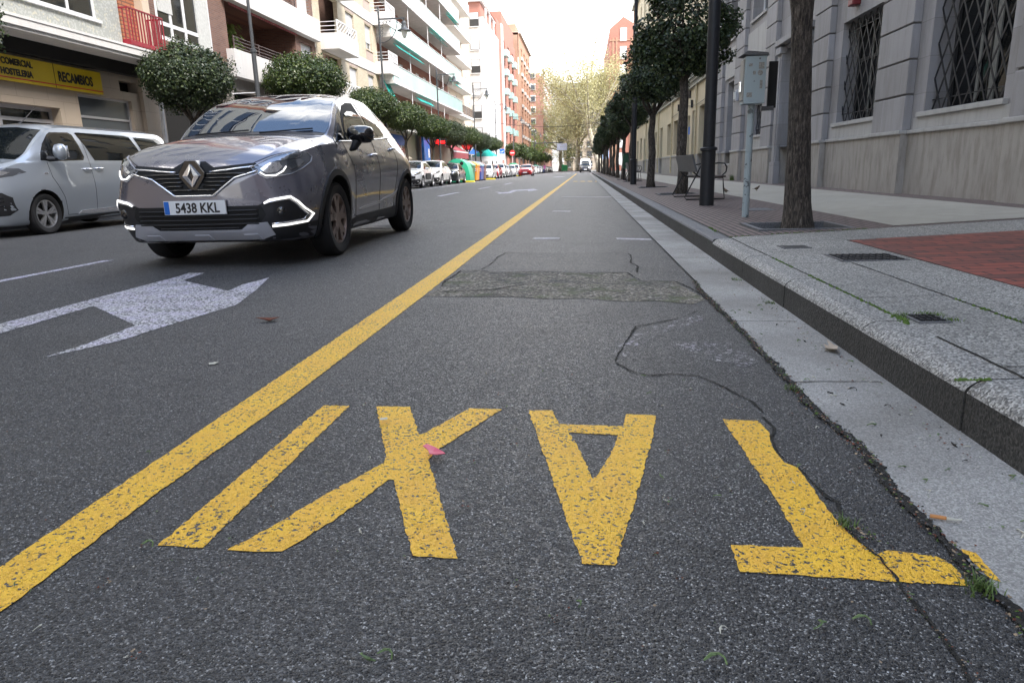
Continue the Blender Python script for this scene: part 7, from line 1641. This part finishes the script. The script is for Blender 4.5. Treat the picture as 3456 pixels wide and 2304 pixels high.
        skinline(sk, 'front', [(sg * .475, .795), (sg * .60, .874), (sg * .742, .926), (sg * .785, .916), (sg * .806, .882), (sg * .81, .84), (sg * .788, .787), (sg * .74, .744), (sg * .585, .712), (sg * .50, .77)], .005, 'lamp_seal', M['satin'], hl, 1, .003, closed=True)
        # fog pocket and C-shaped running light
        fp = patch(sk, 'front', [(sg * a, b) for a, b in [(.50, .505), (.60, .545), (.74, .565), (.80, .50), (.835, .415), (.80, .355), (.62, .335), (.48, .345)]], .003, 'fog_light_pocket', M['plastic'], r, cell=.05)
        skinline(sk, 'front', [(sg * .555, .520), (sg * .60, .545), (sg * .735, .566), (sg * .775, .525), (sg * .828, .418), (sg * .795, .362), (sg * .69, .345), (sg * .59, .338)], .0085, 'running_light', M['led'], fp, 1, .010, 8)
        skinline(sk, 'front', [(sg * .553, .512), (sg * .60, .530), (sg * .725, .549), (sg * .760, .518), (sg * .808, .420), (sg * .782, .377), (sg * .69, .362), (sg * .59, .356)], .009, 'running_light_trim', M['chrome'], fp, 1, .006, 8)
        h, n = sk.front(sg * .665, .455); MB().lathe([(0, -.012), (.02, -.016), (.036, -.01), (.04, .01)], 18, ax='y', c=(h.x, h.y, h.z)).build('fog_lamp', M['gloss_black'], fp, smooth=True)
        patch(sk, 'front', [(sg * a, b) for a, b in [(.47, .34), (.80, .352), (.86, .36), (.885, .31), (.86, .235), (.60, .225), (.45, .24)]], .005, 'lower_bumper', M['plastic'], r, cell=.06)
    # grille
    gr = patch(sk, 'front', [(-.535, .805), (-.50, .835), (-.17, .808), (-.09, .855), (.09, .855), (.17, .808), (.50, .835), (.535, .805), (.525, .775), (.34, .728), (.25, .665), (.155, .597), (-.155, .597), (-.25, .665), (-.34, .728), (-.525, .775)], .004, 'grille', M['deep_black'], r, cell=.04)
    for k, (z, hw) in enumerate(((.755, .45), (.725, .335), (.695, .29), (.665, .245), (.635, .20))):
        for s in (1, -1): skinline(sk, 'front', [(s * .085 if z > .66 else s * .0, z), (s * hw * .6, z), (s * hw, z)], .0065, 'grille_bar', M['gloss_black'], gr, 1, .012, 6)
    skinline(sk, 'front', [(-.53, .772), (-.345, .724), (-.255, .660), (-.16, .590), (.16, .590), (.255, .660), (.345, .724), (.53, .772)], .0095, 'chrome_lower_frame', M['chrome'], gr, 1, .008, 8, .03)
    for s in (1, -1): skinline(sk, 'front', [(s * .14, .772), (s * .33, .787), (s * .50, .803)], .0085, 'chrome_wing', M['chrome'], gr, 1, .012, 8)
    # diamond badge on black base
    h, n = sk.front(0, .745); by = h.y
    bb = MB().prism([(-.045, .865), (.045, .865), (.112, .77), (.105, .735), (.03, .635), (-.03, .635), (-.105, .735), (-.112, .77)], by - .024, by + .05, ax='y').build('badge_base', M['gloss_black'], gr, bevel=.006)
    mb = MB(); ow, oh, iw, ih = .068, .090, .026, .048; y0 = by - .036
    # two folded bands of a hollow lozenge
    for (s) in (1, -1):
        mb.add([(0, y0, .748 + s * oh), (s * ow, y0 - .012, .748), (s * iw, y0 - .012, .748), (0, y0, .748 + s * ih), (0, y0 + .014, .748 + s * oh), (s * ow, y0 + .014, .748), (s * iw, y0 + .014, .748), (0, y0 + .014, .748 + s * ih)], [(0, 1, 2, 3), (4, 7, 6, 5), (0, 4, 5, 1), (3, 2, 6, 7), (0, 3, 7, 4)])
        mb.add([(0, y0 - .001, .748 + s * oh), (-s * ow, y0 - .004, .748), (-s * iw, y0 - .004, .748), (0, y0 - .001, .748 + s * ih), (0, y0 + .014, .748 + s * oh), (-s * ow, y0 + .014, .748), (-s * iw, y0 + .014, .748), (0, y0 + .014, .748 + s * ih)], [(0, 1, 2, 3), (4, 7, 6, 5), (0, 4, 5, 1), (3, 2, 6, 7), (0, 3, 7, 4)])
    mb.build('diamond_badge', M['chrome'], bb)
    # lower intake
    li = patch(sk, 'front', [(-.53, .505), (.53, .505), (.56, .43), (.50, .36), (.42, .355), (.34, .312), (-.34, .312), (-.42, .355), (-.50, .36), (-.56, .43)], .004, 'lower_intake', M['deep_black'], r, cell=.06)
    for z in (.47, .435, .40, .365, .335):
        skinline(sk, 'front', [(-.5 if z > .36 else -.33, z), (0, z), (.5 if z > .36 else .33, z)], .006, 'intake_bar', M['plastic'], li, 1, .012, 6)
    sp_ = patch(sk, 'front', [(-.56, .372), (-.42, .368), (-.35, .318), (.35, .318), (.42, .368), (.56, .372), (.60, .27), (.50, .238), (-.50, .238), (-.60, .27)], .012, 'skid_plate', M['satin'], r, cell=.04, thick=.03)
    for x0, x1 in ((-.50, -.33), (-.09, .09), (.33, .50)): patch(sk, 'front', [(x0, .245), (x0 + .03, .285), (x1 - .03, .285), (x1, .245)], .020, 'skid_rib', M['satin'], sp_, cell=.04, thick=.01)
    add_plate(r, sk, '5438 KKL', .50)
    for s in (1, -1): skinline(sk, 'front', [(s * .49, .835), (s * .60, .888), (s * .74, .935)], .0032, 'bonnet_line', M['deep_black'], r, 1, .0, 4, .03)
    # wipers and cowl
    patch(sk, 'front', [(-.69, 1.088), (-.3, 1.105), (.3, 1.105), (.69, 1.088), (.70, 1.107), (.3, 1.134), (-.3, 1.134), (-.70, 1.107)], .003, 'cowl_panel', M['plastic'], r, cell=.06)
    for x0, x1 in ((-.55, -.02), (.1, .58)):
        P = []
        for i in range(9): x = x0 + (x1 - x0) * i / 8; h, n = sk.front(x, 1.118 + .028 * i / 8); P.append(h + Vector((0, -.018, .008)))
        MB().tube(P, .007, 6).build('wiper', M['deep_black'], r)
    # tail lamp edge, rear window
    for sg in (1, -1): patch(sk, 'side', [(3.70, 1.10), (3.98, 1.05), (4.06, .93), (3.95, .90), (3.72, 1.0)], .005, 'tail_light', M['sign_red'], r, sg, .05)
    patch(sk, 'back', [(-.48, 1.16), (.48, 1.16), (.42, 1.42), (-.42, 1.42)], .004, 'rear_window', G, r, cell=.08)
    for a in S['axles']:
        for sg in (1, -1): wheel(r, sg * (S['W'] / 2 - S['tw'] / 2 - .012), a, S['wr'], S['tw'], sg)
    MB().box(-.7, .7, .35, 3.9, .19, .30).build('underbody', M['deep_black'], r)
    return r
h_ = hero(); h_.name = 'grey_car'; h_.location = (-3.10, 5.33, -.002); h_.rotation_euler = (0, 0, R_(.6))
tag(h_, 'dark mauve-grey crossover car with black roof driving towards the viewer, number plate 5438 KKL', 'car')
# ------------------------------------------------------------------ silver van
def van():
    S = SH_VAN; r = thing('van', (0, 0, 0), None, None); bm = body_mesh(S, 7, .05); sk = Skin(bm)
    o = boolean_arches(bm, S, 'body', [M['van_paint'], M['van_paint'], M['dark']], 1.12); o.parent = r; G = M['car_glass']
    patch(sk, 'front', [(-.76, 1.235), (-.3, 1.27), (.3, 1.27), (.76, 1.235), (.755, 1.38), (.72, 1.62), (.69, 1.735), (.3, 1.79), (-.3, 1.79), (-.69, 1.735), (-.72, 1.62), (-.755, 1.38)], .004, 'windscreen', G, r, cell=.06)
    for sg in (1, -1):
        patch(sk, 'side', [(.98, 1.225), (1.02, 1.34), (1.15, 1.50), (1.33, 1.655), (1.42, 1.70), (1.85, 1.715), (1.93, 1.68), (2.03, 1.30), (1.98, 1.235), (1.2, 1.21)], .003, 'door_window_surround', M['gloss_black'], r, sg, .06)
        patch(sk, 'side', [(1.2, 1.24), (1.22, 1.50), (1.38, 1.64), (1.5, 1.68), (1.83, 1.69), (1.90, 1.65), (1.98, 1.31), (1.94, 1.255)], .007, 'door_window', G, r, sg, .06)
        patch(sk, 'side', [(2.28, 1.235), (2.02, 1.71), (2.06, 1.725), (3.4, 1.725), (3.55, 1.70), (3.75, 1.30), (3.72, 1.24)], .004, 'side_window', G, r, sg, .07)
        patch(sk, 'side', [(3.86, 1.25), (3.68, 1.70), (4.45, 1.71), (4.62, 1.66), (4.66, 1.30), (4.6, 1.25)], .004, 'side_window', G, r, sg, .07)
        for pl in ([(1.10, 1.20), (1.12, .95), (1.32, .6), (1.38, .30)], [(2.08, 1.72), (2.12, 1.3), (2.12, .32)], [(3.78, 1.72), (3.84, 1.2), (3.82, .85), (3.62, .5)], [(1.38, .3), (2.12, .31), (3.6, .31)]): skinline(sk, 'side', pl, .004, 'shut_line', M['deep_black'], r, sg, 0, 4)
        patch(sk, 'side', [(1.62, .30), (1.72, .36), (2.6, .375), (3.55, .38), (3.55, .30), (2.6, .295)], .012, 'chrome_sill_strip', M['chrome'], r, sg, .08)
        patch(sk, 'side', [(1.30, .19), (1.30, .26), (2.6, .275), (3.70, .275), (3.70, .2)], .006, 'sill_cladding', M['plastic'], r, sg, .1)
        for (yy, zz_) in ((2.0, 1.08), (2.32, 1.09)):
            h, n = sk.side(yy, zz_, sg); MB().tube([(h.x - sg * .002, yy - .1, zz_), (h.x + sg * .035, yy - .08, zz_), (h.x + sg * .035, yy + .07, zz_), (h.x, yy + .1, zz_)], .016, 8).build('door_handle', M['chrome'], r, smooth=True)
        mr = MB(); mr.lathe([(0, -.13), (.07, -.12), (.12, -.07), (.13, .02), (.12, .08), (.06, .12), (0, .125)], 18, ax='x'); mr.xf(Matrix.Translation((sg * 1.08, 1.22, 1.36)) @ Matrix.Diagonal((.85, .7, 1.05, 1)))
        mo = mr.build('wing_mirror', M['van_paint'], r, smooth=True); MB().tube([(sg * .88, 1.16, 1.25), (sg * 1.0, 1.2, 1.25), (sg * 1.08, 1.22, 1.28)], [.05, .04, .04], 8).build('mirror_foot', M['plastic'], mo); MB().box(sg * .99, sg * 1.17, 1.30, 1.31, 1.27, 1.46).build('mirror_glass', M['chrome'], mo)
        hl = patch(sk, 'front', [(sg * a, b) for a, b in [(.50, .97), (.58, 1.03), (.70, 1.075), (.80, 1.10), (.87, 1.09), (.90, 1.03), (.87, .97), (.78, .935), (.62, .925)]], .004, 'headlight', M['lamp_shell'], r, cell=.04)
        patch(sk, 'front', [(sg * a, b) for a, b in [(.56, .975), (.68, 1.03), (.80, 1.055), (.85, 1.03), (.82, .98), (.70, .955)]], .009, 'lamp_bowl', M['chrome'], hl, cell=.04)
        fp = patch(sk, 'front', [(sg * a, b) for a, b in [(.56, .70), (.83, .72), (.90, .64), (.90, .44), (.84, .36), (.60, .34)]], .004, 'fog_light_pocket', M['plastic'], r, cell=.05)
        h, n = sk.front(sg * .74, .43); MB().lathe([(0, -.02), (.03, -.02), (.045, .0)], 16, ax='y', c=(h.x, h.y, h.z)).build('fog_lamp', M['lens'], fp)
        for z in (.52, .58, .64): skinline(sk, 'front', [(sg * .62, z), (sg * .84, z)], .006, 'pocket_bar', M['gloss_black'], fp, 1, .01)
        patch(sk, 'side', [(4.70, 1.5), (4.86, 1.5), (4.90, .95), (4.76, .95)], .005, 'tail_light', M['sign_red'], r, sg, .06)
        h, n = sk.side(1.0, 1.02, sg); MB().box(h.x, h.x + sg * .012, .96, 1.04, 1.0, 1.03).build('side_repeater', M['chrome'], r)
    gr = patch(sk, 'front', [(-.46, .98), (.46, .98), (.42, .74), (-.42, .74)], .004, 'grille', M['deep_black'], r, cell=.06)
    for z in (.79, .84, .89, .94): skinline(sk, 'front', [(-.42, z), (.42, z)], .009, 'grille_bar', M['chrome'], gr, 1, .012)
    patch(sk, 'front', [(-.54, .60), (.54, .60), (.50, .34), (-.50, .34)], .004, 'lower_intake', M['deep_black'], r, cell=.06)
    add_plate(r, sk, None, .54)
    h, n = sk.top(.0, 1.72); MB().tube([(.0, 1.72, h.z), (.02, 1.80, h.z + .05), (.1, 2.05, h.z + .30)], [.02, .01, .004], 6).build('antenna', M['plastic'], r)
    for a in S['axles']:
        for sg in (1, -1): wheel(r, sg * (S['W'] / 2 - S['tw'] / 2 - .03), a, S['wr'], S['tw'], sg, 'rim_silver', 'pairs')
    MB().box(-.8, .8, .35, 4.7, .19, .32).build('underbody', M['deep_black'], r)
    return r
v_ = van(); v_.location = (-9.97, 10.02, zr(-9.6)); tag(v_, 'silver passenger van with dark windows parked at the left kerb', 'van')
# ------------------------------------------------------------------ generic parked cars
def generic(L, W, H, wr, paint_key, roof=None, base=SH_SUV, sub=4, clad=False, name='car'):
    S = scale_shape(base, L, W, H, wr); fl, fw, fh = S['f']; r = thing(name, (0, 0, 0), None, None); bm = body_mesh(S, sub, .10); sk = Skin(bm); P = M[paint_key]
    o = boolean_arches(bm, S, 'body', [P, M['gloss_black'] if roof else P, M['dark']]); o.parent = r; G = M['car_glass']
    def f_(pts, sg=1): return [(sg * a * fw, b * fh) for a, b in pts]
    def s_(pts): return [(a * fl, b * fh) for a, b in pts]
    patch(sk, 'front', f_([(-.70, 1.105), (-.3, 1.13), (.3, 1.13), (.70, 1.105), (.655, 1.30), (.565, 1.478), (0, 1.505), (-.565, 1.478), (-.655, 1.30)]), .006, 'windscreen', G, r, cell=.12)
    patch(sk, 'front', f_([(-.50, .80), (.50, .80), (.40, .70), (-.40, .70)]), .006, 'grille', M['deep_black'], r, cell=.15)
    patch(sk, 'front', f_([(-.56, .48), (.56, .48), (.46, .32), (-.46, .32)]), .006, 'lower_intake', M['plastic'], r, cell=.15)
    for sg in (1, -1):
        patch(sk, 'side', s_([(1.36, 1.055), (1.55, 1.22), (1.82, 1.36), (2.02, 1.41), (2.12, 1.42), (2.18, 1.09)]), .006, 'door_window', G, r, sg, .12)
        patch(sk, 'side', s_([(2.24, 1.095), (2.18, 1.425), (2.7, 1.42), (3.0, 1.38), (3.36, 1.22), (3.40, 1.165)]), .006, 'rear_door_window', G, r, sg, .12)
        hl = patch(sk, 'front', f_([(.50, .79), (.60, .87), (.78, .93), (.83, .87), (.78, .78), (.60, .73)], sg), .006, 'headlight', M['lens'], r, cell=.08)
        for pl in ([(1.38, 1.03), (1.42, .3)], [(2.22, 1.09), (2.2, .3)], [(3.03, 1.14), (2.92, .4)]): skinline(sk, 'side', s_(pl), .005, 'shut_line', M['deep_black'], r, sg, 0, 4, .15)
        if clad:
            patch(sk, 'side', s_([(1.28, .20), (1.27, .33), (3.0, .36), (3.03, .22)]), .010, 'sill_cladding', M['plastic'], r, sg, .15)
            patch(sk, 'front', f_([(.45, .50), (.82, .52), (.86, .24), (.45, .24)], sg), .008, 'bumper_cladding', M['plastic'], r, cell=.1)
        mr = MB(); mr.lathe([(0, -.1), (.07, -.09), (.09, 0), (.07, .08), (0, .1)], 10, ax='x'); mr.xf(Matrix.Translation((sg * (W / 2 + .1), 1.43 * fl, 1.09 * fh)) @ Matrix.Diagonal((1, .7, .8, 1))); mr.build('wing_mirror', P, r, smooth=True)
        patch(sk, 'side', s_([(3.70, 1.10), (3.98, 1.05), (4.04, .93), (3.72, 1.0)]), .006, 'tail_light', M['sign_red'], r, sg, .1)
    add_plate(r, sk, None, .50 * fh)
    for a in S['axles']:
        for sg in (1, -1): wheel(r, sg * (S['W'] / 2 - .115), a, S['wr'], .20, sg, 'rim_silver', 'pairs')
    return r
COL = {'white_car': (.72, .72, .71), 'red_car': (.42, .012, .015), 'black_car': (.012, .013, .016), 'silver_car': (.42, .43, .45), 'green_car': (.02, .10, .05), 'blue_car': (.03, .06, .16), 'dark_car': (.05, .05, .055)}
for k, c in COL.items(): M[k] = paint(k, c, 0.0 if k == 'white_car' else .4)
CX = -9.85
GC = 'cars parked along the left kerb'
def put(o, y, label, x=CX, cat='car', grp=GC):
    o.location = (x, y, zr(x + .9)); return tag(o, label, cat, grp)
c1 = generic(4.16, 1.75, 1.50, .33, 'white_car', clad=True)
# the nearest white hatchback: black nose blister and side panels
for sg in (1, -1):
    MB().box(sg * .872, sg * .905, 1.55, 2.75, .45, .80).build('side_airbump', M['plastic'], c1, bevel=.02)
MB().box(-.62, .62, -.03, .06, .52, .66).build('nose_panel', M['plastic'], c1, bevel=.02)
put(c1, 37.5, 'white hatchback with black side panels, first parked car seen right of the dark grey car', -9.75)
c2 = generic(4.47, 1.80, 1.58, .36, 'white_car', clad=True); put(c2, 42.6, 'white crossover parked second right of the dark grey car, big door mirrors', -9.75)
c3 = generic(4.1, 1.74, 1.46, .32, 'black_car'); put(c3, 48.6, 'black hatchback parked right in front of the round green container', -9.7)
cw = generic(4.2, 1.76, 1.46, .32, 'white_car'); put(cw, 67.5, 'white hatchback parked directly after the brown container', -9.7)
def cp(o, y, label, mats=None, x=CX, **k): c = copy_tree(o, None, mats); return put(c, y, label, x, **k)
WH = M['white_car']
cp(cw, 72.6, 'bright red hatchback parked third from the bins between white cars', {WH: M['red_car']}, -9.7)
cp(c2, 77.8, 'white crossover parked behind the bright red hatchback', None, -9.7); cp(cw, 83.0, 'silver car squeezed behind the white crossover near the moving red car', {WH: M['silver_car']}, -9.7)
cp(cw, 88.6, 'white small car parked left of the moving red car, nose just showing', None, -9.5); cp(c2, 93.6, 'second white car parked right beside the moving red car', None, -9.5)
names = [('white', WH, cw), ('black', M['black_car'], cw), ('black', M['black_car'], cw), ('white', WH, c2), ('white', WH, cw), ('silver', M['silver_car'], cw), ('white', WH, cw), ('dark blue', M['blue_car'], cw), ('silver', M['silver_car'], c2), ('white', WH, cw), ('black', M['black_car'], cw), ('dark grey', M['dark_car'], cw), ('white', WH, cw)]
ords = ['first', 'second', 'third', 'fourth', 'fifth', 'sixth', 'seventh', 'eighth', 'ninth', 'tenth', 'eleventh', 'twelfth', 'thirteenth']
for i, (nm, m_, src) in enumerate(names):
    cp(src, 101 + i * 7.2, '%s car, %s in the far parked row beyond the moving red car' % (nm, ords[i]), {WH: m_} if m_ != WH else None, -9.6 + i * .03)
rc = generic(4.33, 1.80, 1.46, .32, 'red_car'); rc.location = (-7.15, 85.5, zr(-7)); tag(rc, 'dark red hatchback driving towards the viewer in the left lane far up the street', 'car')
dv = generic(4.35, 1.80, 1.60, .33, 'dark_car', clad=True); dv.location = (.25, 116.5, -.02); tag(dv, 'dark grey car at the far end of the right lane before a white van', 'car')
wv = generic(5.2, 2.0, 2.45, .36, 'white_car', base=SH_VAN, name='white_van'); wv.location = (.25, 123.5, -.02); tag(wv, 'white high-roofed van behind the far dark grey car', 'van')
c = cp(cw, 122, 'white car parked beyond the far plane trunk on the right', None, 7.5, grp='cars in the side street'); c.location = (7.5, 124, 0.0)
